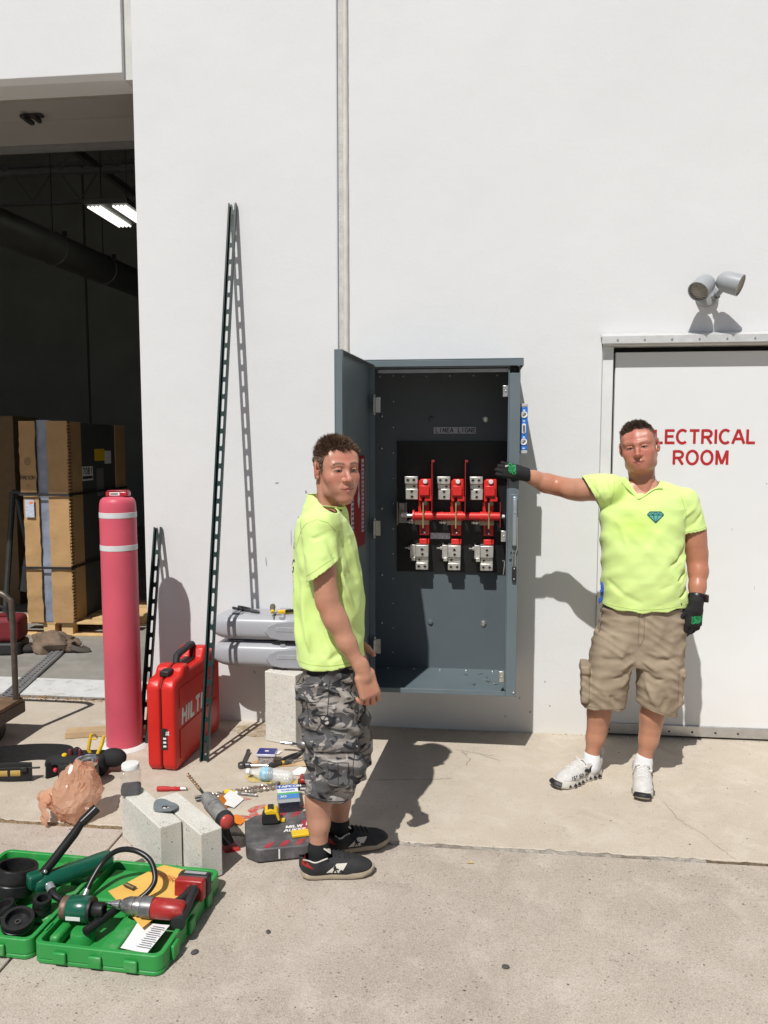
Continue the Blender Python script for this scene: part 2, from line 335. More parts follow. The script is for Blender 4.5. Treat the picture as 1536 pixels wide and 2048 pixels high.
# crumbling joint filler along the control joint, and a dirt-filled length of it
def ragged(x0, x1, y, z, w, h, seed, mat, nm, parent, along='x', step=0.025):
    rnd = random.Random(seed); mb = MB(); vs = []; n = max(2, int(abs(x1 - x0) / step))
    for i in range(n + 1):
        t = x0 + (x1 - x0) * i / n
        ww = w * (0.55 + 0.9 * rnd.random()); hh = h * (0.2 + rnd.random()); o = (rnd.random() - 0.5) * w * 0.3
        for dy, dz in ((-ww / 2, -0.012), (-ww * 0.3, hh * rnd.uniform(0.4, 1)), (0, hh), (ww * 0.3, hh * rnd.uniform(0.3, 1)), (ww / 2, -0.012)):
            vs.append((t, y + o + dy, z + dz) if along == 'x' else (y + o + dy, t, z + dz))
    fs = [(i * 5 + k, i * 5 + k + 1, (i + 1) * 5 + k + 1, (i + 1) * 5 + k) for i in range(n) for k in range(4)]
    if along != 'x': fs = [f[::-1] for f in fs]
    mb.add(vs, [f[::-1] for f in fs]); return mb.build(nm, mat, parent, smooth=0)
ragged(-0.6, 0.95, -1.302, -0.004, 0.030, 0.006, 3, SEAL, 'joint_filler', pav)
ragged(0.95, 3.0, -1.302, -0.007, 0.030, 0.006, 5, DIRT, 'joint_filler', pav)
ragged(-3.5, -1.35, -1.302, -0.006, 0.034, 0.008, 8, M('dry leaf litter', (0.24, 0.17, 0.10), 0.95, var=0.6, vs=90, bump=0.9, bs=150), 'leaf_litter', pav)['kind'] = 'stuff'
# fine cracks: dark slivers let into the slab top
def crack(pts, w, parent, z=0.0012):
    rnd = random.Random(len(pts) * 13); L = []; Q = []
    P = []
    for a, b in zip(pts[:-1], pts[1:]):
        for k in range(8):
            t = k / 8; P.append((a[0] + (b[0] - a[0]) * t + rnd.uniform(-.006, .006), a[1] + (b[1] - a[1]) * t + rnd.uniform(-.006, .006)))
    P.append(pts[-1]); n = len(P); vs = []
    for i, (x, y) in enumerate(P):
        a = P[max(0, i - 1)]; b = P[min(n - 1, i + 1)]; d = Vector((b[0] - a[0], b[1] - a[1])).normalized(); ww = w * rnd.uniform(.3, 1)
        vs += [(x - d.y * ww, y + d.x * ww, z), (x + d.y * ww, y - d.x * ww, z)]
    return MB().add(vs, [(2 * i, 2 * i + 1, 2 * i + 3, 2 * i + 2) for i in range(n - 1)]).build('crack', M('crack dark', (0.16, 0.125, 0.10), 0.95), parent, smooth=0)
crack([(0.905, -0.80), (0.93, -0.98), (1.0, -1.10), (1.045, -1.24), (1.07, -1.29)], 0.0008, pav)
crack([(-0.75, -0.66), (-0.45, -0.72), (-0.2, -0.69), (-0.07, -0.66)], 0.0018, pav)
crack([(-0.02, -0.32), (0.02, -0.42), (0.0, -0.5)], 0.0016, pav)
# spray-paint marks left on the slab (flat paint)
RP = M('red marking paint', (0.50, 0.085, 0.07), 0.8, var=0.35, vs=70, dirt=(0.40, 0.34, 0.26), dirt_t=0.50, dirt_s=30)
YP = M('yellow marking paint', (0.62, 0.47, 0.07), 0.8, var=0.3, vs=60, dirt=(0.42, 0.36, 0.26), dirt_t=0.45, dirt_s=34)
OPP = M('orange marking paint', (0.62, 0.27, 0.06), 0.8, var=0.3, vs=60, dirt=(0.43, 0.37, 0.27), dirt_t=0.47, dirt_s=30)
def blot(cx, cy, rx, ry, mat, z, seed, hole=0.0, rot=0.0, nm='paint_mark'):
    rnd = random.Random(seed); n = 40; vs = []; ph = [rnd.uniform(0, 6.28) for _ in range(4)]
    for i in range(n):
        a = 2 * PI * i / n; k = 1 + 0.06 * math.sin(3 * a + ph[0]) + 0.06 * math.sin(5 * a + ph[1]) + 0.05 * math.sin(9 * a + ph[2]) + rnd.uniform(-.03, .03)
        for q in (hole, 1.0):
            x = rx * q * k * math.cos(a); y = ry * q * k * math.sin(a)
            vs.append((cx + x * math.cos(rot) - y * math.sin(rot), cy + x * math.sin(rot) + y * math.cos(rot), z))
    fs = [(2 * i, 2 * i + 1, 2 * ((i + 1) % n) + 1, 2 * ((i + 1) % n)) for i in range(n)]
    return MB().add(vs, fs).build(nm, mat, pav, smooth=0)
blot(-0.905, -1.10, 0.068, 0.062, RP, 0.0016, 1, 0.42)
blot(-1.07, -0.985, 0.075, 0.016, RP, 0.0017, 2, 0.02, -0.1)
blot(-1.02, -1.165, 0.085, 0.020, RP, 0.0018, 3, 0.02, 0.05)
blot(-0.98, -0.865, 0.045, 0.012, RP, 0.0019, 4, 0.02, 0.1)
blot(-0.72, -1.03, 0.05, 0.02, RP, 0.0020, 5, 0.02, 0.3)
blot(-1.03, -0.76, 0.05, 0.055, YP, 0.0021, 6, 0.02)
blot(-0.86, -0.80, 0.13, 0.03, YP, 0.0022, 7, 0.02, 0.03)
blot(-0.72, -0.735, 0.06, 0.022, YP, 0.0023, 8, 0.02)
blot(-0.99, -0.585, 0.12, 0.042, OPP, 0.0024, 9, 0.02)
blot(-0.80, -0.52, 0.09, 0.045, OPP, 0.0025, 10, 0.02, 0.3)
blot(0.02, -1.42, 0.014, 0.007, YP, 0.0, 11, 0.02)
WS = M('pale chalk scuff', (0.55, 0.52, 0.46), 0.9, var=0.1, vs=50, dirt=(0.43, 0.372, 0.285), dirt_t=0.42, dirt_s=45)
blot(0.05, -0.33, 0.11, 0.006, WS, 0.0017, 12, 0.02, -0.3); blot(0.12, -0.38, 0.07, 0.005, WS, 0.0017, 13, 0.02, -0.6)
# damp brown stain by the wall foot
ST = M('brown soil stain', (0.31, 0.235, 0.14), 0.95, var=0.3, vs=40, bump=0.5, bs=140, dirt=(0.50, 0.44, 0.35), dirt_t=0.47, dirt_s=14)
blot(-1.16, -0.13, 0.19, 0.095, ST, 0.0016, 14, 0.02, 0.1)
# pebbles and grit lying about, too many to count
def grit(nm, n, xr, yr, r0, r1, mat, seed, z=0.0, lab=None):
    rnd = random.Random(seed); mb = MB()
    for _ in range(n):
        x = rnd.uniform(*xr); y = rnd.uniform(*yr); r = r0 + (r1 - r0) * rnd.random() ** 3
        a = rnd.uniform(0, 6.28); k = rnd.randint(5, 7); sx = rnd.uniform(.6, 1.5)
        zz = z if y > -1.3 else z - 0.004
        ring = [(x + r * sx * math.cos(a + 2 * PI * i / k) * rnd.uniform(.8, 1.2), y + r * math.sin(a + 2 * PI * i / k) * rnd.uniform(.8, 1.2), zz - 0.001) for i in range(k)]
        mb.add(ring + [(x, y, zz + r * rnd.uniform(.3, .7))], [(i, (i + 1) % k, k) for i in range(k)])
    o = mb.build(nm, mat, None, smooth=0); o['kind'] = 'stuff'; o['label'] = lab or 'small pebbles and grit scattered over the concrete'; o['category'] = 'grit'; return o
grit('grit', 900, (-3.0, 2.0), (-2.6, -0.05), 0.0012, 0.006, M('dark grit', (0.12, 0.10, 0.085), 0.9, var=0.5, vs=40), 21)
grit('leaf_fragments', 420, (-3.4, -1.95), (0.215, 0.31), 0.004, 0.013, M('leaf fragment', (0.26, 0.16, 0.08), 0.9, var=0.5, vs=60), 22, z=0.0, lab='dry leaf fragments gathered along the warehouse threshold')
grit('wall_foot_debris', 260, (-1.4, 2.0), (-0.03, -0.004), 0.002, 0.007, M('wall foot debris', (0.16, 0.12, 0.09), 0.9, var=0.5, vs=60), 23, z=0.0, lab='dark crumbs of dirt along the foot of the white wall')
for k, (x, y, r) in enumerate(((0.13, -2.02, 0.011), (-0.87, -2.06, 0.012), (-0.66, -1.93, 0.009), (0.52, -2.26, 0.008), (-0.25, -2.52, 0.012))):
    pb = MB().sphere((0, 0, 0), r, 9, 6, (1.2, 0.9, 0.45)).build('pebble', M('dark pebble', (0.07, 0.065, 0.06), 0.8), None)
    pb.location = (x, y, -0.004 + r * 0.35); pb.rotation_euler = (0, 0, k); tag(pb, 'small dark pebble lying on the open concrete yard', 'pebble', 'dark pebbles on the yard')

# ---------------------------------------------------------------- warehouse shell
JX = -1.905                      # right edge of the loading opening
OH = 3.70                        # height of the opening
bld = thing('warehouse_building', 'white tilt-up concrete warehouse with a loading opening and a white door', 'building', (0, 0, 0))
def bp(nm, mb, mat=WALL, bevel=0.0, lab=None, parent=bld, smooth=0, seg=2):
    o = mb.build(nm, mat, parent, bevel=bevel, smooth=smooth, seg=seg)
    if lab: o['label'] = lab
    return o
TOP = 8.0
# left panel: between loading opening and the caulked joint
bp('wall_panel', MB().prism([(JX, 0), (-0.738, 0), (-0.738, 0.20), (JX, 0.20)], -0.12, TOP), bevel=0.008)
# right panel with a door opening
DX0, DX1, DH = 0.715, 1.86, 2.235
bp('wall_panel', MB().prism([(-0.672, -0.12), (DX0, -0.12), (DX0, DH), (DX1, DH), (DX1, -0.12), (9.0, -0.12), (9.0, TOP), (-0.672, TOP)], -0.20, 0.0, X=(1, 0, 0), Y=(0, 0, 1)), bevel=0.005)
# joint between the panels: recessed backing and a rounded bead of sealant
bp('joint_backing', MB().bx(-0.7375, -0.6725, 0.018, 0.19, -0.12, TOP), M('joint backing grey', (0.52, 0.52, 0.51), 0.9, var=0.15, vs=25, bump=0.4, bs=150))
rnd = random.Random(4)
vs = []; nz_ = 120
for i in range(nz_ + 1):
    z = -0.02 + (TOP) * i / nz_; wv = 0.0006 * math.sin(i * 0.9) + rnd.uniform(-.0008, .0008)
    for k in range(7):
        a = PI * k / 6; vs.append((-0.694 + wv + 0.0165 * math.cos(a), 0.0175 - 0.018 * math.sin(a), z))
mb = MB().add(vs, [(i * 7 + k, i * 7 + k + 1, (i + 1) * 7 + k + 1, (i + 1) * 7 + k) for i in range(nz_) for k in range(6)])
bp('sealant_bead', mb, M('aged sealant', (0.60, 0.57, 0.53), 0.7, var=0.12, vs=12, dirt=(0.32, 0.28, 0.24), dirt_t=0.66, dirt_s=20), smooth=50)
# lintel panel over the loading opening, with a reveal strip beside it
bp('lintel_panel', MB().prism([(0.0, OH + 0.028), (0.028, OH), (0.20, OH), (0.20, TOP), (0.0, TOP)], -9.0, -1.962, o=(0, 0, 0), X=(0, 1, 0), Y=(0, 0, 1)), bevel=0.004)
bp('reveal_strip', MB().bx(-1.9615, JX - 0.0005, 0.030, 0.20, OH, TOP), M('reveal grey', (0.56, 0.555, 0.54), 0.8, var=0.1, vs=8))
bp('wall_panel', MB().bx(-12.0, -6.2, 0, 0.20, -0.12, OH - 0.003))
# inside shell
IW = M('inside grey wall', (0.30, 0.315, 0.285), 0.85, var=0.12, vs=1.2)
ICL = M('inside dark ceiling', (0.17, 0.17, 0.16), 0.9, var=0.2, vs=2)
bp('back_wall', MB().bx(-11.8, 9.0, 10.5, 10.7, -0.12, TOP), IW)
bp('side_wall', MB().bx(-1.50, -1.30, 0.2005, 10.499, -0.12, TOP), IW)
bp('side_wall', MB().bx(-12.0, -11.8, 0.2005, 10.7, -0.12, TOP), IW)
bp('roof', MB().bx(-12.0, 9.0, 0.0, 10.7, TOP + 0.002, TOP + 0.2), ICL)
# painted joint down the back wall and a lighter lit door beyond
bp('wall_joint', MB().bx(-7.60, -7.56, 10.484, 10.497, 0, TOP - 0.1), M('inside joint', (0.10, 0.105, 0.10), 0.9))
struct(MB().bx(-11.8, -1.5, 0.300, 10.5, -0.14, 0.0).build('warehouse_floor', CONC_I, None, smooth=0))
WB = M('worn white floor paint', (0.62, 0.62, 0.61), 0.7, var=0.07, vs=10, dirt=(0.34, 0.31, 0.27), dirt_t=0.60, dirt_s=11)
bp('threshold_stripe', MB().bx(-8.0, JX + 0.02, 0.306, 0.655, 0.001, 0.0045), WB, lab='wide white painted stripe across the threshold')
# roof joists inside
JST = M('joist paint', (0.20, 0.20, 0.195), 0.6)
for k, (y, z) in enumerate(((2.4, 4.80), (4.1, 5.05), (6.2, 5.4), (8.4, 5.7))):
    mb = MB().bx(-11.7, -1.51, y - 0.05, y + 0.05, z, z + 0.055).bx(-11.7, -1.51, y - 0.05, y + 0.05, z + 0.62, z + 0.67)
    x = -11.6; up = True
    while x < -1.9:
        mb.tube([(x, y, z + (0.05 if up else 0.63)), (x + 0.42, y, z + (0.63 if up else 0.05))], 0.014, 6); x += 0.42; up = not up
    bp('roof_joist', mb, JST, smooth=40)
# purlins running the other way
for x in (-5.6, -4.3, -3.0):
    bp('purlin', MB().bx(x - 0.04, x + 0.04, 1.2, 10.4, 5.75, 5.85), JST)
# raised sectional door seen from below, with its pull handle
DPN = M('raised door grey', (0.33, 0.315, 0.30), 0.6, var=0.05, vs=4)
rd = bp('raised_door', MB().bx(-5.9, -1.96, 0.235, 0.62, 3.752, 3.80), DPN)
bp('raised_door', MB().bx(-5.9, -1.96, 0.624, 1.00, 3.752, 3.80), DPN)
bp('door_edge', MB().bx(-5.9, -1.96, 1.002, 1.05, 3.715, 3.80), M('door edge dark', (0.18, 0.18, 0.18), 0.6))
MB().bx(-2.86, -2.74, 0.50, 0.545, 3.735, 3.7515).bx(-2.86, -2.83, 0.46, 0.585, 3.71, 3.735).bx(-2.79, -2.765, 0.48, 0.56, 3.71, 3.735).build('handle', M('black bracket', (0.03, 0.03, 0.03), 0.5), rd, bevel=0.003)
bp('soffit_board', MB().bx(-6.2, JX - 0.001, 0.2005, 0.232, OH, OH + 0.30), M('soffit trim', (0.30, 0.28, 0.25), 0.8))
# ---------------------------------------------------------------- electrical room door
ALU = M('dull aluminium', (0.52, 0.52, 0.51), 0.38, metal=0.85, var=0.12, vs=18, dirt=(0.30, 0.28, 0.25), dirt_t=0.66)
TRIM = M('white door frame paint', (0.70, 0.70, 0.695), 0.5, var=0.05, vs=10, dirt=(0.36, 0.24, 0.15), dirt_t=0.74, dirt_s=16)
fr = bp('door_frame', MB().bx(0.7155, 0.772, -0.012, 0.10, -0.02, 2.17).bx(1.80, 1.8595, -0.012, 0.10, -0.02, 2.17).bx(0.7155, 1.8595, -0.0118, 0.10, 2.1705, 2.2345), TRIM, bevel=0.004, parent=bld)
MB().prism([(-0.070, 2.178), (-0.066, 2.178), (-0.066, 2.212), (-0.012, 2.232), (-0.012, 2.238), (-0.070, 2.216)], 0.700, 1.90, X=(0, 1, 0), Y=(0, 0, 1)).build('drip_cap', M('bright aluminium', (0.70, 0.70, 0.69), 0.45, metal=0.5, var=0.08, vs=18, dirt=(0.40, 0.38, 0.34), dirt_t=0.66), fr, smooth=0)
for x in (0.78, 0.92, 1.06, 1.20, 1.34, 1.48, 1.62): MB().cyl((x, -0.0705, 2.196), (x, -0.074, 2.196), 0.006, 0.005, 10).build('screw', ALU, fr)
leaf = bp('door', MB().bx(0.788, 1.797, 0.016, 0.058, 0.052, 2.140), DOORW, bevel=0.004)
bp('door_gap_shade', MB().bx(0.7725, 1.7995, 0.075, 0.095, -0.01, 2.170), M('door gap shade', (0.02, 0.02, 0.02), 0.9))  # near-black sheet behind the leaf, painting the shade seen in the gap
MB().bx(0.785, 1.80, 0.002, 0.0155, 0.012, 0.072).build('kick_strip', ALU, leaf, bevel=0.003)
for x in (0.80, 1.02, 1.13, 1.255, 1.38, 1.50): MB().cyl((x, 0.0017, 0.038), (x, -0.001, 0.038), 0.006, n=10).build('screw', M('dark screw', (0.04, 0.04, 0.04), 0.5), leaf)
RT = M('red sign lettering', (0.42, 0.016, 0.02), 0.5, var=0.06)
letters('lettering', 'ELECTRICAL', 0.0775, 0.0145, RT, leaf, (0.944, 0.0152, 1.645), (1, 0, 0), (0, 0, 1), gap=0.143)
letters('lettering', 'ROOM', 0.0775, 0.0145, RT, leaf, (1.106, 0.0152, 1.532), (1, 0, 0), (0, 0, 1), gap=0.19)
# small scuffs and knocks on the wall paint
SCF = M('grey scuff', (0.30, 0.29, 0.28), 0.9, var=0.3, vs=90)
for k, (x, z, w_, h_, a_) in enumerate(((-1.02, 1.10, .002, .05, 0), (-0.93, 1.37, .006, .010, .4), (-0.97, 1.22, .003, .012, .9), (-1.10, 1.42, .012, .004, .2), (-1.17, 0.96, .003, .03, .1), (-0.90, 1.05, .004, .008, 0), (0.44, 0.30, .003, .006, .5), (0.36, 0.12, .006, .006, 0), (0.30, 0.20, .004, .007, 0), (0.47, 0.16, .005, .005, 0), (0.22, 0.09, .005, .005, 0), (-0.98, 0.35, .006, .006, 0), (-1.25, 0.30, .004, .012, .3))):
    c_, s_ = math.cos(a_), math.sin(a_); P_ = [(x + c_ * i * w_ - s_ * j * h_, -0.0012, z + s_ * i * w_ + c_ * j * h_) for i, j in ((-1, -.6), (.3, -1), (1, -.2), (.5, 1), (-.7, .8))]
    bp('scuff', MB().add(P_, [(0, 1, 2, 3, 4)]), SCF)
for x, z, w_, h_ in ((1.43, 1.18, .0015, .008), (1.56, 0.86, .001, .012), (1.60, 1.43, .003, .003)): MB().add([(x - w_, 0.0150, z - h_), (x + w_, 0.0150, z - h_ * .6), (x + w_ * .6, 0.0150, z + h_), (x - w_ * .8, 0.0150, z + h_ * .8)], [(0, 1, 2, 3)]).build('scuff', SCF, leaf, smooth=0)
# ---------------------------------------------------------------- switch cabinet
CG = M('cabinet grey enamel', (0.125, 0.158, 0.175), 0.42, var=0.05, vs=6, spec=0.4, bump=0.03, bs=300)
CGD = M('shaded cabinet grey enamel', (0.098, 0.120, 0.133), 0.5, var=0.05, vs=6, spec=0.35)  # same enamel, its colour darkened for the shade inside the cabinet
GALV = M('zinc plated steel', (0.55, 0.55, 0.53), 0.33, metal=0.9, var=0.15, vs=40)
TIN = M('tinned aluminium lug', (0.62, 0.61, 0.57), 0.4, metal=0.75, var=0.12, vs=30, bump=0.1, bs=150)
BLKI = M('black insulating board', (0.012, 0.012, 0.013), 0.38, var=0.3, vs=8, spec=0.35)
REDI = M('red moulded insulator', (0.62, 0.022, 0.018), 0.42, var=0.08, vs=20, coat=0.15)
REDD = M('dark red barrier sheet', (0.22, 0.016, 0.02), 0.5, var=0.1)
BRS = M('yellow zinc blade', (0.55, 0.42, 0.18), 0.4, metal=0.8, var=0.15)
CRM = M('cream insulator', (0.60, 0.52, 0.38), 0.6)
BLK = M('black plastic', (0.018, 0.018, 0.019), 0.5, var=0.2)
WHT = M('white plastic', (0.72, 0.72, 0.70), 0.5)
cab = thing('switch_cabinet', 'tall open grey steel disconnect switch cabinet mounted on the white wall', 'electrical cabinet', (-0.205, -0.2, 0.36))
CW = dict(parent=cab, world=True)
Z0, Z1, YF = 0.360, 2.055, -0.450
MB().bx(-0.655, 0.245, -0.020, -0.006, Z0, Z1).build('back_panel', CGD, **CW)
MB().bx(-0.658, -0.652, YF, -0.0065, Z0 - 0.004, Z1 + 0.002).build('side_panel', CG, **CW)
MB().bx(0.242, 0.248, YF, -0.0065, Z0 - 0.004, Z1 + 0.002).build('side_panel', CG, **CW)
MB().bx(-0.6515, 0.2415, YF + 0.002, -0.0205, Z0, Z0 + 0.006).build('bottom_panel', CG, **CW)
MB().bx(-0.6515, 0.2415, YF + 0.002, -0.0205, Z1 - 0.006, Z1).build('top_panel', CGD, **CW)
rf = MB().bx(-0.672, 0.262, YF - 0.022, -0.003, Z1 + 0.0035, Z1 + 0.0095).bx(-0.672, 0.262, YF - 0.0225, YF - 0.0165, Z1 - 0.028, Z1 + 0.003).bx(0.2565, 0.2625, YF - 0.016, -0.003, Z1 - 0.028, Z1 + 0.003).bx(-0.6725, -0.6665, YF - 0.016, -0.003, Z1 - 0.028, Z1 + 0.003).build('rain_hood', CG, bevel=0.002, **CW)
ff = MB().bx(0.196, 0.2485, YF - 0.007, YF - 0.001, Z0 - 0.004, Z1 - 0.062).bx(-0.6585, -0.478, YF - 0.007, YF - 0.001, Z0 - 0.004, Z1 - 0.004)
ff.bx(0.190, 0.195, YF - 0.007, YF + 0.030, Z0 + 0.028, Z1 - 0.036)
ff.bx(-0.478, 0.1955, YF - 0.0065, YF - 0.0015, Z1 - 0.034, Z1 - 0.005).bx(-0.478, 0.1955, YF - 0.0065, YF - 0.0015, Z0 - 0.003, Z0 + 0.022)
ff.build('front_frame', CG, bevel=0.0015, **CW)
MB().bx(-0.46, 0.189, YF + 0.001, YF + 0.012, Z1 - 0.056, Z1 - 0.040).build('gasket', M('grey gasket', (0.30, 0.31, 0.32), 0.6), **CW)
MB().bx(-0.40, 0.235, -0.0325, -0.0205, 0.925, 1.658).build('insulating_board', BLKI, bevel=0.001, **CW)
# screws and rivets
rv = MB().lathe([(0.0055, 0), (0.005, 0.003), (0.0025, 0.0048)], n=10)
def rivet(p, ax, parent=cab, r=1.0, nm='rivet', mat=None):
    o = MB().lathe([(0.0055 * r, 0), (0.005 * r, 0.003 * r), (0.0025 * r, 0.0048 * r)], o=(0, 0, 0), ax=ax, n=10).build(nm, mat or GALV, parent, smooth=60)
    q = Vector(p); t = parent
    while t is not None: q -= t.location; t = t.parent
    o.location = q; return o
for k in range(12): rivet((-0.425, -0.0205, 0.45 + 0.143 * k), (0, -1, 0))
for k in range(6): rivet((-0.5 + 0.13 * k, -0.0205, 2.02), (0, -1, 0))
for k in range(5): rivet((-0.45 + 0.148 * k, -0.06, Z0 + 0.0065), (0, 0, 1), r=1.3)
for z in (0.62, 0.90, 1.28, 1.62, 1.80): rivet((-0.49, -0.0205, z), (0, -1, 0), r=1.5)
for p in ((-0.21, 1.782), (0.09, 1.782), (-0.21, 0.632), (0.09, 0.632)):
    o = MB().lathe([(0.017, 0), (0.017, 0.003), (0.0125, 0.0045), (0.011, 0.010), (0.006, 0.011)], o=(0, 0, 0), ax=(0, -1, 0), n=16).build('mounting_bolt', GALV if p[0] > 0 else CGD, cab)
    o.location = Vector((p[0], -0.0205, p[1])) - cab.location
for x, z in ((0.236, 0.378), (0.236, 2.03)): rivet((x, YF - 0.0075, z), (0, -1, 0), r=1.2, nm='screw')
# loose screws dropped on the cabinet floor
for k, (x, y, a) in enumerate(((0.06, -0.12, .3), (0.10, -0.2, 1.2), (0.0, -0.16, 2.0), (0.14, -0.3, 0.2), (0.03, -0.33, 1.0), (0.12, -0.26, 2.4))):
    s_ = thing('loose_screw', 'loose bright screw lying on the floor of the grey cabinet', 'screw', (x, y, Z0 + 0.011), a, group='loose screws on the cabinet floor')
    MB().lathe([(0.0075, 0), (0.0075, 0.004)], o=(0, 0, 0), ax=(1, 0, 0), n=6).build('head', GALV, s_); MB().lathe([(0.0035, 0.004), (0.0033, 0.026)], ax=(1, 0, 0), n=8).build('shank', GALV, s_)
# terminal name plate
pl = MB().bx(-0.198, 0.036, -0.0245, -0.0205, 1.702, 1.738).build('name_plate', M('pale label plate', (0.42, 0.42, 0.50), 0.5), **CW)
letters('lettering', 'LINEA LIGNE', 0.024, 0.0045, BLK, pl, (-0.190, -0.0248, 1.708), (1, 0, 0), (0, 0, 1), adv=0.0205, world=True)
st = MB().bx(-0.212, -0.102, -0.0345, -0.0328, 1.112, 1.146).build('rating_label', M('shiny label', (0.42, 0.42, 0.50), 0.25, metal=0.3, var=0.3, vs=60), **CW)
# three-pole switch
PIT = 0.178
hexb = lambda mb, p, r, h: mb.lathe([(r, 0), (r, h), (r * .55, h), (r * .5, h - 0.003)], o=p, ax=(0, -1, 0), n=6)
for k in range(3):
    x = k * PIT
    lug = MB().bx(-0.352 + x, -0.280 + x, -0.115, -0.033, 1.425, 1.466).bx(-0.350 + x, -0.280 + x, -0.095, -0.0335, 1.397, 1.4245).bx(-0.348 + x, -0.279 + x, -0.105, -0.033, 1.338, 1.3965).build('upper_lug', TIN, bevel=0.003, **CW)
    for px_, pz_, d in ((-0.334, 1.446, -0.115), (-0.301, 1.446, -0.115), (-0.300, 1.411, -0.095), (-0.313, 1.382, -0.105), (-0.312, 1.354, -0.105)): MB().lathe([(0.0105, 0.0), (0.0105, 0.002), (0.0065, 0.002), (0.0055, -0.004)], o=(px_ + x, d, pz_), ax=(0, -1, 0), n=12).build('set_screw', GALV, lug, world=True)
    ib = MB().prism([(-0.274, 1.330), (-0.255, 1.330), (-0.255, 1.352), (-0.242, 1.352), (-0.242, 1.330), (-0.199, 1.330), (-0.199, 1.352), (-0.206, 1.356), (-0.206, 1.452), (-0.262, 1.452), (-0.274, 1.440)], 0.033, 0.125, o=(x, 0, 0), X=(1, 0, 0), Y=(0, 0, 1)).build('arc_shield', REDI, bevel=0.004, **CW)
    MB().bx(-0.269 + x, -0.214 + x, -0.140, -0.1255, 1.362, 1.418).build('shield_rib', REDI, ib, bevel=0.004, world=True)
    MB().cyl((-0.237 + x, -0.1255, 1.439), (-0.237 + x, -0.146, 1.439), 0.0135, 0.012, 18).build('white_button', WHT, ib, bevel=0.002, world=True)
    MB().cyl((-0.236 + x, -0.1255, 1.321), (-0.236 + x, -0.138, 1.321), 0.0125, 0.012, 14).build('pivot_cap', M('brown pivot', (0.06, 0.045, 0.035), 0.6), ib, world=True)
    bl = MB().prism([(-0.281, 1.327), (-0.217, 1.327), (-0.217, 1.137), (-0.272, 1.137)], 0.033, 0.075, o=(x, 0, 0), X=(1, 0, 0), Y=(0, 0, 1)).build('blade_carrier', REDI, bevel=0.003, **CW)
    MB().bx(-0.262 + x, -0.240 + x, -0.078, -0.0755, 1.140, 1.320).build('blade_groove', REDD, bl, world=True)
    rivet((-0.243 + x, -0.0785, 1.152), (0, -1, 0), r=1.4, nm='blade_screw')
    MB().bx(-0.2505 + x, -0.2435 + x, -0.158, -0.152, 1.185, 1.325).build('brass_strip', BRS, **CW)
    MB().bx(-0.296 + x, -0.217 + x, -0.105, -0.0335, 1.199, 1.2245).build('terminal_block', CRM, bevel=0.002, **CW)
    b = MB().cyl((-0.297 + x, -0.085, 1.212), (-0.340 + x, -0.085, 1.212), 0.0055, n=10); b.lathe([(0.0125, 0), (0.0125, 0.012)], o=(-0.305 + x, -0.085, 1.212), ax=(-1, 0, 0), n=6); b.lathe([(0.011, 0), (0.011, 0.009)], o=(-0.322 + x, -0.085, 1.212), ax=(-1, 0, 0), n=6)
    b.build('stud', GALV, smooth=30, **CW)
    MB().bx(-0.272 + x, -0.216 + x, -0.085, -0.033, 1.089, 1.117).build('lower_contact', REDI, bevel=0.003, **CW)
    ll = MB().bx(-0.290 + x, -0.218 + x, -0.118, -0.033, 1.020, 1.086).bx(-0.288 + x, -0.219 + x, -0.102, -0.0335, 0.987, 1.0195).bx(-0.290 + x, -0.220 + x, -0.110, -0.033, 0.947, 0.9865).build('lower_lug', TIN, bevel=0.003, **CW)
    for px_, pz_, d in ((-0.254, 1.062, -0.118), (-0.252, 1.036, -0.118), (-0.270, 1.004, -0.102), (-0.272, 0.966, -0.110), (-0.238, 0.966, -0.110)): MB().lathe([(0.0105, 0.0), (0.0105, 0.002), (0.0065, 0.002), (0.0055, -0.004)], o=(px_ + x, d, pz_), ax=(0, -1, 0), n=12).build('set_screw', GALV, ll, world=True)
    br = MB().bx(-0.322 + x, -0.291 + x, -0.100, -0.092, 1.010, 1.086).bx(-0.322 + x, -0.314 + x, -0.0915, -0.034, 1.010, 1.086).bx(-0.314 + x, -0.291 + x, -0.12, -0.1005, 0.998, 1.018).build('clamp_bracket', TIN, bevel=0.002, **CW)
    b = MB().cyl((-0.322 + x, -0.085, 1.066), (-0.352 + x, -0.085, 1.066), 0.005, n=10); b.lathe([(0.011, 0), (0.011, 0.010)], o=(-0.3225 + x, -0.085, 1.066), ax=(-1, 0, 0), n=6); b.build('stud', GALV, smooth=30, **CW)
for x in (-0.197, -0.019): MB().bx(x - 0.003, x + 0.003, -0.215, -0.033, 1.275, 1.558).bx(x - 0.003, x + 0.014, -0.2155, -0.2095, 1.545, 1.5585).build('phase_barrier', REDD, bevel=0.0015, **CW)
shf = MB()
for x0, x1, r in ((-0.306, -0.296, 0.032), (-0.296, -0.238, 0.0225), (-0.238, -0.200, 0.026), (-0.200, -0.150, 0.0215), (-0.150, -0.142, 0.024), (-0.142, -0.062, 0.0215), (-0.062, -0.030, 0.026), (-0.030, 0.062, 0.0215), (0.062, 0.100, 0.026), (0.100, 0.168, 0.0225)):
    shf.cyl((x0, -0.125, 1.250), (x1, -0.125, 1.250), r, n=22)
shf.build('switch_shaft', REDI, **CW)
MB().bx(0.168, 0.172, -0.17, -0.07, 1.195, 1.325).build('end_plate', REDD, **CW)
MB().cyl((-0.306, -0.125, 1.250), (-0.372, -0.125, 1.250), 0.011, 0.013, 14).box((-0.352, -0.125, 1.252), (0.035, 0.014, 0.03)).build('drive_link', GALV, bevel=0.002, **CW)
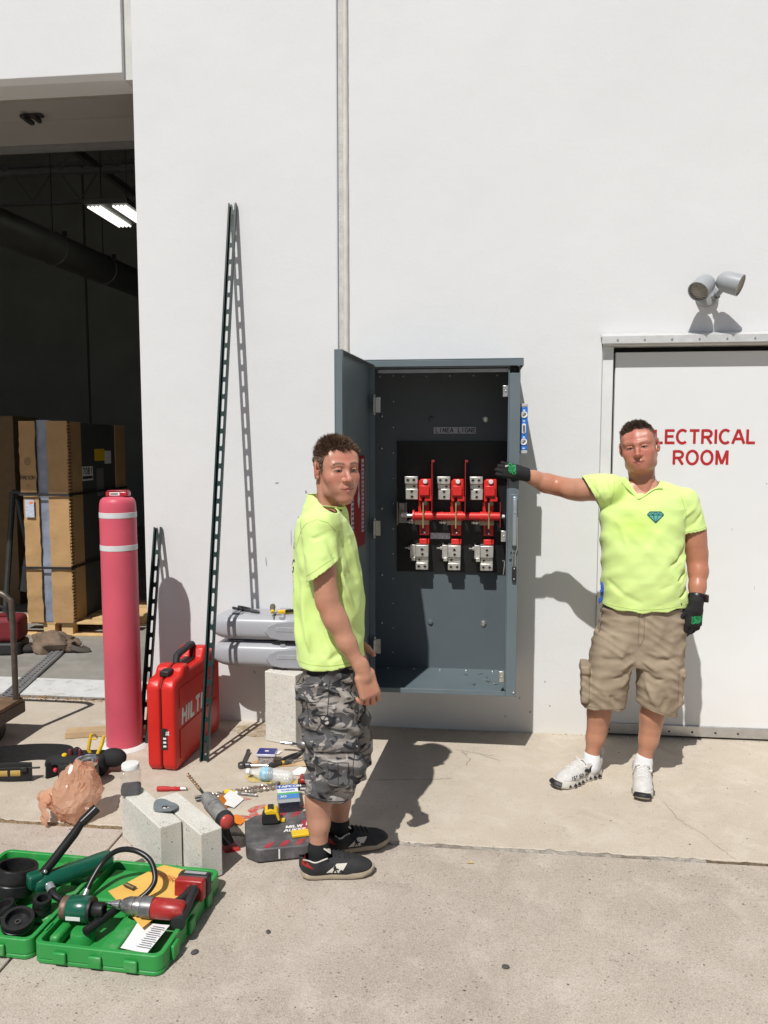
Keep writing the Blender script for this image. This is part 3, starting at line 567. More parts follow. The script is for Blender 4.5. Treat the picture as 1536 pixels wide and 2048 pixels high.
MB().bx(-0.396, -0.390, -0.12, -0.033, 1.195, 1.325).bx(-0.3895, -0.345, -0.042, -0.033, 1.20, 1.318).bx(-0.385, -0.352, -0.10, -0.0425, 1.278, 1.318).build('bearing_bracket', M('dull bracket steel', (0.30, 0.30, 0.28), 0.5, metal=0.7), bevel=0.002, **CW)
MB().cyl((0.172, -0.125, 1.250), (0.196, -0.125, 1.250), 0.014, 0.009, 14).build('shaft_end', WHT, **CW)
# latch catches on the right return, operating handle and rods on the right flange
for z in (1.905, 1.18, 0.455):
    MB().bx(0.163, 0.189, YF + 0.004, YF + 0.009, z - 0.028, z + 0.028).bx(0.1635, 0.168, YF + 0.0095, YF + 0.030, z - 0.028, z + 0.028).build('latch_catch', GALV, bevel=0.002, **CW); rivet((0.178, YF + 0.0035, z), (0, -1, 0), r=1.0, nm='screw')
hp = MB().bx(0.205, 0.246, YF - 0.0135, YF - 0.0075, 1.10, 1.395).build('handle_plate', CG, bevel=0.003, **CW)
MB().bx(0.216, 0.240, YF - 0.035, YF - 0.0140, 1.135, 1.385).build('operating_handle', M('handle grey', (0.30, 0.345, 0.37), 0.35, metal=0.4, var=0.08), hp, bevel=0.008, seg=3, world=True)
MB().bx(0.222, 0.234, YF - 0.038, YF - 0.0355, 1.30, 1.37).build('handle_inset', M('handle inset', (0.42, 0.45, 0.47), 0.3, metal=0.5), hp, bevel=0.002, world=True)
MB().tube([(0.216, YF - 0.02, 1.27), (0.215, YF - 0.02, 1.12), (0.222, YF - 0.02, 1.10), (0.223, YF - 0.018, 0.99)], 0.0028, 8).tube([(0.242, YF - 0.02, 1.28), (0.243, YF - 0.02, 1.12), (0.236, YF - 0.02, 1.10), (0.234, YF - 0.018, 0.99)], 0.0028, 8).build('latch_rod', GALV, **CW)
MB().tube([(0.202, YF - 0.012, 1.165), (0.209, YF - 0.012, 1.08)], 0.004, 8).cyl((0.209, YF - 0.0075, 1.075), (0.209, YF - 0.018, 1.075), 0.007, n=12).build('latch_link', CG, **CW)
bb = MB().bx(0.220, 0.240, YF - 0.022, YF - 0.0075, 0.955, 1.032).build('padlock_bracket', BLK, bevel=0.002, **CW)
for z in (0.967, 1.02): rivet((0.230, YF - 0.0225, z), (0, -1, 0), r=0.8, nm='screw')
MB().tube([(0.172, YF + 0.012, 1.055), (0.182, YF + 0.010, 1.055), (0.183, YF + 0.010, 1.035), (0.178, YF + 0.010, 0.985)], 0.0028, 6).build('hook_wire', GALV, **CW)
# door swung open on its left hinges
A = R(95); HD = Vector((-0.478, YF - 0.010, 0)); dd = Vector((math.cos(A), -math.sin(A), 0)); nn = Vector((math.sin(A), math.cos(A), 0)) * 1.0   # nn: towards the inside face
nn = Vector((dd.y, -dd.x, 0)); nn = -nn if nn.x < 0 else nn
def dbox(mb, s0, s1, t0, t1, z0, z1):
    vs = [HD + dd * s + nn * t + Vector((0, 0, z)) for z in (z0, z1) for t in (t0, t1) for s in (s0, s1)]
    return mb.add(vs, [(0, 2, 3, 1), (4, 5, 7, 6), (0, 1, 5, 4), (2, 6, 7, 3), (0, 4, 6, 2), (1, 3, 7, 5)])
DZ0, DZ1 = 0.372, 2.038
mb = MB(); dbox(mb, 0.0, 0.664, -0.030, -0.026, DZ0, DZ1); dbox(mb, 0.660, 0.664, -0.0255, 0.004, DZ0, DZ1); dbox(mb, 0.0, 0.004, -0.0255, 0.004, DZ0, DZ1); dbox(mb, 0.0045, 0.6595, -0.0255, 0.004, DZ1 - 0.004, DZ1); dbox(mb, 0.0045, 0.6595, -0.0255, 0.004, DZ0, DZ0 + 0.004)
dbox(mb, 0.640, 0.6598, 0.0005, 0.004, DZ0 + 0.0045, DZ1 - 0.0045)
dr = mb.build('door', CG, fix=True, bevel=0.001, **CW)
mb = MB(); dbox(mb, 0.12, 0.505, -0.0250, -0.0225, 1.15, 1.588); dp = mb.build('danger_plate', M('dark red warning plate', (0.20, 0.012, 0.018), 0.45, var=0.06), dr, fix=True, world=True)
PAP = M('printed paper', (0.50, 0.48, 0.52), 0.6, var=0.25, vs=160, det=2)
mb = MB(); dbox(mb, 0.145, 0.192, -0.0222, -0.0215, 1.215, 1.572); dbox(mb, 0.36, 0.41, -0.0222, -0.0215, 1.23, 1.45); dbox(mb, 0.30, 0.335, -0.0222, -0.0215, 1.50, 1.56); mb.build('warning_text_strip', PAP, dp, fix=True, world=True)
mb = MB()
for k in range(17): dbox(mb, 0.150 + 0.004 * (k % 3), 0.187 - 0.005 * (k % 2), -0.0212, -0.0208, 1.225 + 0.020 * k, 1.234 + 0.020 * k)
for k in range(9): dbox(mb, 0.365, 0.404 - 0.006 * (k % 3), -0.0212, -0.0208, 1.24 + 0.022 * k, 1.25 + 0.022 * k)
mb.build('printed_lines', M('print ink', (0.10, 0.09, 0.11), 0.7), dp, fix=True, world=True)['kind'] = 'stuff'
arp = [(0.245, 1.465), (0.262, 1.465), (0.260, 1.425), (0.280, 1.375), (0.253, 1.335), (0.228, 1.375), (0.247, 1.425)]
vs = [HD + dd * s + nn * t + Vector((0, 0, z)) for t in (-0.0222, -0.0214) for s, z in arp]; n_ = len(arp)
MB().add(vs, [tuple(range(n_))[::-1], tuple(range(n_, 2 * n_))] + [(i, (i + 1) % n_, n_ + (i + 1) % n_, n_ + i) for i in range(n_)]).build('arrow_mark', PAP, dp, fix=True, world=True)
for z in (1.84, 1.215, 0.60):
    mb = MB(); dbox(mb, 0.004, 0.050, 0.0045, 0.008, z - 0.042, z + 0.042); mb.build('hinge', GALV, dr, fix=True, bevel=0.001, world=True)
    MB().cyl((-0.477, YF - 0.0155, z - 0.05), (-0.477, YF - 0.0155, z + 0.05), 0.0065, n=12).build('hinge_pin', GALV, dr, world=True)
    MB().bx(-0.470, -0.447, YF - 0.0105, YF - 0.0072, z - 0.038, z + 0.038).build('hinge_leaf', GALV, bevel=0.001, **CW)
# ---------------------------------------------------------------- blue level on the cabinet side
BLU = M('bright blue anodised', (0.02, 0.16, 0.55), 0.4, var=0.08)
lv = thing('spirit_level', 'short bright blue spirit level stuck upright to the side of the cabinet', 'level', (0.2715, -0.40, 1.595))
LW = dict(parent=lv, world=True)
MB().bx(0.2535, 0.2895, -0.412, -0.390, 1.612, 1.828).build('body', BLU, bevel=0.003, **LW)
for z0, z1 in ((1.595, 1.6115), (1.8285, 1.845)): MB().bx(0.253, 0.290, -0.413, -0.389, z0, z1).build('end_cap', M('level grey cap', (0.42, 0.42, 0.42), 0.5), bevel=0.003, **LW)
for z in (1.655, 1.790):
    v_ = MB().lathe([(0.0165, 0), (0.0165, 0.004), (0.011, 0.004), (0.011, 0.001)], o=(0.2715, -0.412, z), ax=(0, -1, 0), n=20).build('vial_ring', WHT, **LW)
    MB().cyl((0.2715 - 0.007, -0.4145, z - 0.006), (0.2715 + 0.007, -0.4145, z + 0.006), 0.004, n=10).build('vial', M('vial glass', (0.16, 0.18, 0.14), 0.15), v_, world=True)
MB().prism([(0.262, 1.70), (0.2715, 1.694), (0.281, 1.70), (0.281, 1.742), (0.2715, 1.748), (0.262, 1.742)], 0.412, 0.4155, X=(1, 0, 0), Y=(0, 0, 1)).build('vial_window', WHT, **LW)
MB().cyl((0.2715, -0.4175, 1.706), (0.2715, -0.4175, 1.736), 0.0055, n=10).build('vial', M('vial glass', (0.16, 0.18, 0.14), 0.15), **LW)
for z in (1.622, 1.678, 1.758, 1.812): MB().bx(0.2665, 0.2765, -0.4127, -0.4121, z - 0.003, z + 0.003).build('printed_mark', WHT, **LW)
# ---------------------------------------------------------------- security light
LG = M('light grey lamp enamel', (0.33, 0.345, 0.36), 0.4, var=0.04)
LGL = M('lamp lens', (0.30, 0.27, 0.22), 0.15, var=0.3, vs=120, spec=0.8)
sl = thing('security_light', 'grey twin-head floodlight fixed to the wall above the white door', 'floodlight', (1.247, 0, 2.428))
MB().lathe([(0.058, 0.001), (0.060, 0.012), (0.054, 0.030), (0.030, 0.040)], o=(0, 0, 0), ax=(0, -1, 0), n=30).build('base', LG, sl)
def lamp_head(p, d, tilt):
    d = Vector(d).normalized(); p = Vector(p)
    prof = [(0.001, -0.066), (0.020, -0.064), (0.036, -0.054), (0.047, -0.038), (0.052, -0.015), (0.054, 0.015), (0.055, 0.046), (0.0555, 0.056), (0.050, 0.056), (0.049, 0.046)]
    h = MB().lathe(prof, o=p, ax=d, n=28, cap=False).build('lamp_head', LG, sl, smooth=45)
    MB().lathe([(0.0488, 0.044), (0.030, 0.049), (0.001, 0.051)], o=p, ax=d, n=28, cap=False).build('lens', LGL, h, smooth=60)
    rb = MB()
    u = d.orthogonal().normalized(); v = d.cross(u)
    for k in range(-4, 5):
        w_ = math.sqrt(max(0.0, 0.046 ** 2 - (k * 0.0105) ** 2)); c = p + d * 0.051 + u * (k * 0.0105)
        rb.tube([c - v * w_, c + v * w_], 0.0012, 5)
    rb.build('lens_ribs', M('lens rib', (0.5, 0.47, 0.40), 0.3), h)
    return h
lamp_head((-0.060, -0.150, 0.022), (-0.60, -0.55, -0.60), 0); lamp_head((0.066, -0.160, 0.036), (0.80, -0.45, -0.36), 0)
MB().tube([(-0.022, -0.034, -0.01), (-0.032, -0.065, -0.018), (-0.044, -0.115, 0.014)], 0.013, 12).tube([(0.022, -0.034, -0.01), (0.032, -0.065, -0.012), (0.050, -0.125, 0.018)], 0.013, 12).build('swivel_arm', LG, sl)
MB().lathe([(0.017, 0), (0.017, 0.014)], o=(-0.030, -0.060, -0.017), ax=(-.5, -.8, .2), n=14).build('knuckle', M('dark knuckle', (0.12, 0.12, 0.13), 0.5), sl); MB().lathe([(0.017, 0), (0.017, 0.014)], o=(0.030, -0.060, -0.012), ax=(.5, -.8, .2), n=14).build('knuckle', M('dark knuckle', 0), sl)

# ---------------------------------------------------------------- slotted channels
GRN = M('dark green channel enamel', (0.012, 0.030, 0.028), 0.35, var=0.15, vs=20, spec=0.5)
def channel(length, mat, nm='channel', slot=0.071, sw=0.0135, pitch=0.096, wd=0.041, dp=0.021, start=0.03):
    """slotted channel along +z, web in the xz plane at y=0, flanges towards -y; returns mesh builders (web, flanges)"""
    t = 0.0026; web = MB(); h = wd / 2; r = sw / 2
    def strip(x0, x1, z0, z1): web.bx(x0, x1, -t, 0, z0, z1)
    strip(-h, -r, 0, length); strip(r, h, 0, length)
    z = 0.0; s0 = start
    while z < length - 1e-6:
        e = min(s0, length); poly = [(-r, z)] + ([(r, z)] if z == 0 else [])
        lo = arc(0, z - 0.0, r, 180, 360, 6) if z > 0 else [(-r, 0), (r, 0)]
        a = [(x, z - r + (y - z) * -1 if False else y) for x, y in lo]
        if e < length: hi = arc(0, e, r, 0, 180, 6); hi = [(x, e + r - (y - e)) for x, y in hi]
        else: hi = [(r, length), (-r, length)]
        if z > 0: a = [(x, z - r - (y - z)) for x, y in lo]
        web.prism(a + hi, 0, t, X=(1, 0, 0), Y=(0, 0, 1))
        z = s0 + slot; s0 += pitch
    fl = MB()
    for s in (-1, 1):
        fl.bx(min(s * h, s * (h + t)), max(s * h, s * (h + t)), -dp, 0, 0, length)
        fl.bx(min(s * (h - 0.006), s * h), max(s * (h - 0.006), s * h), -dp, -dp + t, 0, length)
    return web, fl
def place_axis(o, base, top, face=(0, -1, 0)):
    z = (Vector(top) - Vector(base)).normalized(); y = -(Vector(face) - z * z.dot(Vector(face))).normalized(); x = y.cross(z)
    m = Matrix((x, y, z)).transposed(); o.location = base; o.rotation_euler = m.to_euler()
t1 = thing('slotted_channel', 'long dark green slotted steel channel leaning high against the wall', 'steel channel', group='slotted channels leaning on the wall')
for mb_, nm_ in zip(channel(3.04, GRN), ('web', 'flange')): mb_.build(nm_, GRN, t1, smooth=0)
place_axis(t1, (-1.352, -0.590, 0.001), (-1.331, -0.004, 2.985))
t2 = thing('slotted_channel', 'short dark green slotted steel channel leaning beside the pink bollard', 'steel channel', group='slotted channels leaning on the wall')
for mb_, nm_ in zip(channel(1.22, GRN), ('web', 'flange')): mb_.build(nm_, GRN, t2, smooth=0)
place_axis(t2, (-1.765, -0.405, 0.001), (-1.815, -0.004, 1.153))
STL = M('galvanised channel', (0.36, 0.38, 0.39), 0.4, metal=0.6, var=0.2, vs=18)
for k, (b_, e_, lb) in enumerate((((-2.86, -0.10, 0.024), (-3.27, 1.66, 0.024), 'galvanised steel channel lying across the white threshold stripe, outer one'), ((-2.925, -0.02, 0.024), (-3.31, 1.63, 0.024), 'galvanised steel channel lying across the white threshold stripe, inner one'))):
    t3 = thing('floor_channel', lb, 'steel channel', group='channels lying over the threshold')
    for mb_, nm_ in zip(channel((Vector(e_) - Vector(b_)).length, STL, slot=0.0285, pitch=0.0508), ('web', 'flange')): mb_.build(nm_, STL, t3, smooth=0)
    place_axis(t3, b_, e_, (0, 0, -1))
# ---------------------------------------------------------------- bollard
BP = M('sun-faded red bollard plastic', (0.56, 0.090, 0.130), 0.42, var=0.10, vs=3, spec=0.35, dirt=(0.34, 0.07, 0.09), dirt_t=0.69, dirt_s=16)
WBN = M('grey-white reflective band', (0.60, 0.61, 0.62), 0.45, var=0.06, vs=30)
bo = thing('bollard', 'faded pinkish red round bollard with two white bands', 'bollard', (-1.858, -0.437, 0))
MB().lathe([(0.0955, 0.0), (0.0945, 1.30), (0.092, 1.332), (0.086, 1.350), (0.074, 1.361), (0.045, 1.367), (0.001, 1.368)], n=48).build('sleeve', BP, bo, smooth=50)
for z in (1.255, 1.082): MB().lathe([(0.0950, z), (0.0962, z + 0.001), (0.0961, z + 0.028), (0.0948, z + 0.029)], n=48, cap=False).build('reflective_band', WBN, bo, smooth=50)
MB().lathe([(0.128, 0.001), (0.115, 0.012), (0.0965, 0.016)], n=40, cap=False).build('foot_collar', M('white foot paint', (0.62, 0.62, 0.60), 0.8, var=0.1, vs=20), bo)
pk = thing('battery_pack', 'small red and clear battery pack lying on top of the bollard', 'battery', (-1.853, -0.437, 1.368), 0.1)
MB().prism(rrect(0.118, 0.062, 0.010), 0.001, 0.024).build('case', M('clear red plastic', (0.40, 0.02, 0.03), 0.25, coat=0.3), pk, bevel=0.003)
MB().bx(-0.052, 0.052, -0.024, 0.026, 0.0242, 0.032).build('cover', M('dark red plastic', (0.26, 0.02, 0.03), 0.35), pk, bevel=0.003)
MB().bx(-0.035, 0.018, -0.0318, -0.0311, 0.005, 0.022).build('label', WHT, pk); MB().bx(-0.030, 0.010, -0.0323, -0.0319, 0.010, 0.016).build('label_print', BLK, pk)
# ---------------------------------------------------------------- concrete blocks
CMU = concrete('concrete block', (0.64, 0.615, 0.555), (0.54, 0.52, 0.47), (0.70, 0.675, 0.62), 0.9, 9.0, 0.95)
def block(loc, rz, dims, label):
    o = MB()
    nx, ny, nz = 7, 3, 10
    o = MB().box((0, 0, dims[2] / 2), dims).build('concrete_block', CMU, None, bevel=0.004, smooth=0)
    o.location = loc; o.rotation_euler = (0, 0, rz); return tag(o, label, 'concrete block', 'solid concrete blocks')
block((-1.0005, -0.278, 0.001), R(-20), (0.20, 0.092, 0.395), 'concrete block standing on end under the two grey cases')
DIRB = Vector((0.72, -0.695, 0)).normalized(); PRP = Vector((0.695, 0.72, 0)).normalized()
c1 = Vector((-1.434, -1.376, 0)) + DIRB * 0.195 + PRP * 0.044
block((c1.x, c1.y, 0.001), math.atan2(DIRB.y, DIRB.x), (0.39, 0.089, 0.19), 'concrete block laid flat with the clear jar and grey gasket on it')
c2 = Vector((-1.434, -1.376, 0)) + DIRB * 0.340 + PRP * 0.140
block((c2.x, c2.y, 0.001), math.atan2(DIRB.y, DIRB.x), (0.39, 0.089, 0.19), 'bare concrete block laid flat beside the one carrying a jar')
# ---------------------------------------------------------------- grey bullet-shaped cases
GP = M('silver grey plastic', (0.36, 0.368, 0.392), 0.32, var=0.04, vs=5, spec=0.45, dirt=(0.27, 0.27, 0.29), dirt_t=0.72)
GP2 = M('matt grey plastic', (0.31, 0.318, 0.342), 0.45, var=0.04)
def grey_case(loc, rz, label, dz=0.0):
    t = thing('grey_tool_case', label, 'tool case', loc, rz, group='grey plastic cases stacked on the block')
    L, D, H = 0.765, 0.26, 0.148; mb = MB(); nsec = 26; m = 36; vs = []
    for i in range(nsec):
        x = L * i / (nsec - 1) if i > 13 else 0.15 * (i / 13.0) ** 1.6
        e = 0.13
        s = math.sqrt(max(0.0, 1 - (1 - min(1, x / e)) ** 2)) if x < e else 1.0
        if x > L - 0.06: s = math.sqrt(max(0.02, 1 - ((x - L + 0.06) / 0.062) ** 2))
        s = max(s, 0.05)
        for k in range(m):
            a = 2 * PI * k / m; ca, sa = math.cos(a), math.sin(a); ex = 0.55
            y = math.copysign(abs(ca) ** ex, ca) * D / 2 * (0.55 + 0.45 * s); z = math.copysign(abs(sa) ** 0.62, sa) * H / 2 * s
            vs.append((x, y, H / 2 + z))
    fs = [(i * m + k, (i + 1) * m + k, (i + 1) * m + (k + 1) % m, i * m + (k + 1) % m) for i in range(nsec - 1) for k in range(m)]
    fs += [tuple(range(m)), tuple(range((nsec - 1) * m, nsec * m))[::-1]]
    mb.add(vs, fs).build('shell', GP, t, fix=True, smooth=50)
    pts = [(0.36, 0.025), (0.42, 0.014), (0.735, 0.014), (0.735, 0.136), (0.55, 0.136), (0.47, 0.124), (0.40, 0.116), (0.35, 0.095), (0.33, 0.06)]
    MB().prism(pts, 0.112, 0.136, X=(1, 0, 0), Y=(0, 0, 1)).build('front_panel', GP2, t, bevel=0.006, seg=3)
    lp = MB().bx(0.395, 0.515, -0.1385, -0.1362, 0.066, 0.090).build('name_plate', GP, t, bevel=0.001)
    letters('lettering', 'GREENLEE', 0.013, 0.0022, GP2, lp, (0.405, -0.1387, 0.0725), (1, 0, 0), (0, 0, 1), adv=0.0125)
    MB().lathe([(0.016, -0.022), (0.017, 0.0), (0.012, 0.006)], o=(0.425, -0.118, 0.012), ax=(0, -1, 0), n=16).build('rubber_foot', BLK, t)
    MB().lathe([(0.016, -0.03), (0.017, 0.0), (0.010, 0.005)], o=(0.425, -0.112, 0.134), ax=(0, -1, 0), n=16).build('latch_recess', GP2, t)
    for x in (0.16, 0.40, 0.64): MB().bx(x - 0.03, x + 0.03, -0.08, 0.08, H - 0.0015, H + 0.004).build('stacking_rib', GP2, t, bevel=0.002)
    return t
grey_case((-1.438, -0.140, 0.397), 0.0, 'lower of two stacked grey bullet-nosed cases, resting on the block')
grey_case((-1.442, -0.140, 0.551), 0.0, 'upper of two stacked grey bullet-nosed cases, tools lying on it')
MB().box((0, 0, 0.1965), (0.10, 0.20, 0.393)).build('concrete_block', CMU, None, bevel=0.004, smooth=0)
hb = bpy.data.objects['concrete_block.003']; hb.location = (-0.79, -0.16, 0.001); tag(hb, 'concrete block standing behind the camouflage shorts, under the grey cases', 'concrete block', 'solid concrete blocks')
# pliers, screwdriver and knife on the upper case
DST = M('dark oiled steel', (0.10, 0.10, 0.105), 0.4, metal=0.7, var=0.25, vs=40)
CHR = M('chrome steel', (0.62, 0.62, 0.62), 0.2, metal=0.95, var=0.08, vs=30)
YEL = M('yellow plastic', (0.72, 0.47, 0.015), 0.42, var=0.08)
def pliers(nm, label, loc, rz, grip, jaw, L=0.2, sp=0.022, tilt=(0, 0), extra=None):
    t = thing(nm, label, 'pliers', loc, rot=(tilt[0], tilt[1], rz))
    MB().prism([(0, -0.012), (0.015, -0.017), (0.05, -0.011), (0.068, -0.004), (0.068, 0.004), (0.05, 0.011), (0.015, 0.017), (0, 0.012)], 0.002, 0.012).build('jaw', jaw, t, bevel=0.002)
    MB().cyl((0.006, 0, 0.001), (0.006, 0, 0.0145), 0.009, n=14).build('rivet', CHR, t)
    for s in (-1, 1):
        MB().tube([(0.004, s * 0.008, 0.008), (-0.03, s * (sp * 0.75), 0.008), (-0.08, s * sp, 0.008), (-0.13, s * (sp * 0.92), 0.008), (-L + 0.07, s * sp * 0.8, 0.008)], [0.006, 0.0075, 0.008, 0.008, 0.006], 10).build('grip', grip, t)
    return t
pliers('pliers', 'dark pliers lying open on the upper grey case', (-1.215, -0.17, 0.701), R(-32), M('black grip', (0.03, 0.03, 0.035), 0.55), DST)
def screwdriver(label, base, tip, grip, hl=0.095, hr=0.014, rl=0.004, nm='screwdriver', collar=None):
    t = thing(nm, label, 'screwdriver', base); v = Vector(tip) - Vector(base); L = v.length
    t.rotation_euler = v.to_track_quat('X', 'Z').to_euler()
    MB().lathe([(hr * .55, 0), (hr * .95, 0.004), (hr, 0.02), (hr * .95, hl * .55), (hr * .7, hl * .72), (hr * .9, hl * .86), (hr * .65, hl)], ax=(1, 0, 0), n=8).build('handle', grip, t, smooth=30, bevel=0.001)
    if collar: MB().lathe([(hr * .75, hl), (hr * .6, hl + 0.012)], ax=(1, 0, 0), n=14).build('collar', collar, t)
    MB().lathe([(rl, hl), (rl, L - 0.012), (rl * 1.1, L - 0.008), (rl * .35, L)], ax=(1, 0, 0), n=10).build('shaft', CHR, t); return t
screwdriver('screwdriver with ridged dark handle lying on the upper grey case', (-1.085, -0.19, 0.745), (-1.065, -0.275, 0.700), M('grey brown grip', (0.11, 0.10, 0.07), 0.6, var=0.4, vs=200), hl=0.052, hr=0.016, collar=YEL)
kn = thing('utility_knife', 'yellow and black folding knife lying on the upper grey case', 'knife', (-0.985, -0.18, 0.701), R(24))
MB().prism([(-0.075, -0.012), (-0.05, -0.017), (0.09, -0.014), (0.09, 0.012), (-0.05, 0.015), (-0.075, 0.008)], 0.001, 0.020).build('body', YEL, kn, bevel=0.004)
MB().prism([(-0.035, -0.019), (0.085, -0.016), (0.085, -0.004), (-0.03, -0.006)], 0.006, 0.024).build('rubber_inlay', BLK, kn, bevel=0.003)
# ---------------------------------------------------------------- red tool case
RED = M('red case plastic', (0.56, 0.020, 0.014), 0.36, var=0.06, vs=6, spec=0.4, dirt=(0.40, 0.10, 0.085), dirt_t=0.70, dirt_s=7)
rc = thing('red_tool_case', 'red plastic power tool case standing upright against the wall', 'tool case', (-1.522, -0.745, 0.001), R(-2.2))
prof = [(0.0, 0.03), (0.022, 0.0), (0.60, 0.0), (0.63, 0.03), (0.63, 0.44), (0.59, 0.485), (0.50, 0.49), (0.47, 0.535), (0.42, 0.535), (0.385, 0.475), (0.215, 0.475), (0.19, 0.51), (0.13, 0.51), (0.105, 0.475), (0.03, 0.468), (0.0, 0.43)]
for s, x0, x1, nm in ((-1, -0.0745, -0.002, 'half_shell'), (1, 0.002, 0.0745, 'half_shell')):
    MB().prism(prof, x0, x1, X=(0, 1, 0), Y=(0, 0, 1)).build(nm, RED, rc, bevel=0.016, seg=3, smooth=45)
MB().prism([(y * 0.985 + 0.005, max(0.004, z - 0.004)) for y, z in prof], -0.0019, 0.0019, X=(0, 1, 0), Y=(0, 0, 1)).build('seam', M('dark seam', (0.12, 0.008, 0.008), 0.6), rc)
MB().bx(0.0746, 0.0785, 0.06, 0.57, 0.05, 0.20).build('side_panel', RED, rc, bevel=0.003)
MB().bx(0.0746, 0.0785, 0.06, 0.57, 0.31, 0.41).build('side_panel', RED, rc, bevel=0.003)
# handle with its black grip in the cut-out
MB().tube([(0, 0.20, 0.50), (0, 0.215, 0.535), (0, 0.25, 0.542), (0, 0.37, 0.550), (0, 0.415, 0.546), (0, 0.43, 0.53)], [0.017, 0.019, 0.019, 0.019, 0.019, 0.017], 12).build('carry_handle', M('black rubber grip', (0.022, 0.022, 0.024), 0.55), rc)
MB().bx(-0.03, 0.03, 0.225, 0.385, 0.4755, 0.487).build('handle_base', M('grey handle base', (0.06, 0.06, 0.065), 0.5), rc, bevel=0.003)
for y in (0.085, 0.55): MB().bx(-0.026, 0.026, y - 0.032, y + 0.032, 0.470, 0.500).build('latch', BLK, rc, bevel=0.006)
letters('lettering', 'HILTI', 0.085, 0.021, WHT, rc, (0.0752, 0.085, 0.214), (0, 1, 0), (0, 0, 1), gap=0.20, shear=0.14)
lb_ = MB().bx(0.000, 0.030, -0.0016, -0.0004, 0.115, 0.225).build('spec_label', BLK, rc); lb_.location = (0.005, 0.0, 0)
letters('lettering', 'TE 60', 0.020, 0.0036, WHT, rc, (0.030, -0.0019, 0.196), (0, 0, -1), (1, 0, 0), gap=0.1) if False else letters('lettering', 'TE', 0.016, 0.004, WHT, rc, (0.028, -0.0018, 0.212), (0, 0, -1), (1, 0, 0), gap=0.1)
for k in range(3): MB().bx(0.010, 0.026, -0.0021, -0.0017, 0.168 - 0.02 * k, 0.178 - 0.02 * k).build('label_print', WHT, rc).location = (0.003, 0, 0)
# ---------------------------------------------------------------- green hydraulic punch kit
GRT = M('green case plastic', (0.025, 0.27, 0.055), 0.42, var=0.08, vs=5, dirt=(0.16, 0.33, 0.16), dirt_t=0.60, dirt_s=9)
GRK = M('dark green enamel', (0.006, 0.085, 0.050), 0.28, var=0.1, vs=12, coat=0.3)
BKO = M('black oxide steel', (0.022, 0.022, 0.023), 0.35, metal=0.3, var=0.25, vs=30)
def tray(nm, label, loc, rz, w, d, h=0.068):
    t = thing(nm, label, 'tool case', loc, rz)
    tk = 0.016; b = MB()
    outer = rrect(w, d, 0.03, 5)
    MB().prism(outer, 0.001, 0.016).build('base', GRT, t, bevel=0.004)
    b = MB(); n = len(outer); inner = rrect(w - 2 * tk, d - 2 * tk, 0.02, 5); vs = []
    for ring, z in ((outer, 0.0165), (outer, h), (inner, h), (inner, 0.0165)): vs += [(x, y, z) for x, y in ring]
    fs = [(j * n + i, j * n + (i + 1) % n, ((j + 1) % 4) * n + (i + 1) % n, ((j + 1) % 4) * n + i) for j in range(4) for i in range(n)]
    b.add(vs, fs).build('rim', GRT, t, fix=True, bevel=0.003, smooth=40)
    return t
TZ = 0.0
tr = tray('punch_kit_case', 'open green tool case half holding the red drill and papers', (-1.135, -1.925, TZ - 0.003), R(-3), 0.435, 0.50)
for x0, x1, y0, y1, z in ((-0.19, 0.02, 0.03, 0.225, 0.050), (0.03, 0.195, 0.06, 0.225, 0.046), (-0.01, 0.055, -0.225, 0.02, 0.054), (-0.195, -0.16, -0.2, 0.02, 0.058)):
    MB().bx(x0, x1, y0, y1, 0.0165, z).build('moulded_bed', GRT, tr, bevel=0.012, seg=3)
MB().lathe([(0.040, 0.0165), (0.038, 0.050), (0.034, 0.056), (0.001, 0.057)], o=(-0.105, -0.145, 0), n=26).build('moulded_boss', GRT, tr, smooth=50)
for x in (-0.12, 0.0, 0.12): MB().bx(x - 0.022, x + 0.022, -0.262, -0.2505, 0.012, 0.050).build('latch_lug', GRT, tr, bevel=0.004)
for y in (-0.16, -0.03, 0.12): MB().bx(0.2175, 0.230, y - 0.022, y + 0.022, 0.010, 0.058).build('latch_lug', GRT, tr, bevel=0.004)
for k in range(6): MB().bx(-0.214, -0.206, -0.19 + 0.07 * k, -0.15 + 0.07 * k, 0.0685, 0.0725).build('hinge_rib', GRT, tr, bevel=0.001)
tl = tray('punch_kit_case', 'open green tool case half holding black punch dies and pump', (-1.580, -1.895, TZ - 0.003), R(-3), 0.435, 0.50)
for x0, x1, y0, y1, z in ((-0.19, 0.19, 0.12, 0.23, 0.050), (-0.05, 0.0, -0.22, 0.06, 0.054), (0.11, 0.195, -0.10, 0.10, 0.046), (-0.19, -0.06, 0.0, 0.11, 0.048)):
    MB().bx(x0, x1, y0, y1, 0.0165, z).build('moulded_bed', GRT, tl, bevel=0.012, seg=3)
for x in (-0.06, 0.10): MB().bx(x - 0.03, x + 0.03, -0.262, -0.2505, 0.012, 0.050).build('latch_lug', GRT, tl, bevel=0.004)
for x in (-0.12, 0.06, 0.14): MB().tube([(x, 0.21, 0.052), (x + 0.01, 0.17, 0.062), (x - 0.01, 0.135, 0.055)], 0.012, 8).build('moulded_rib', GRT, tl)
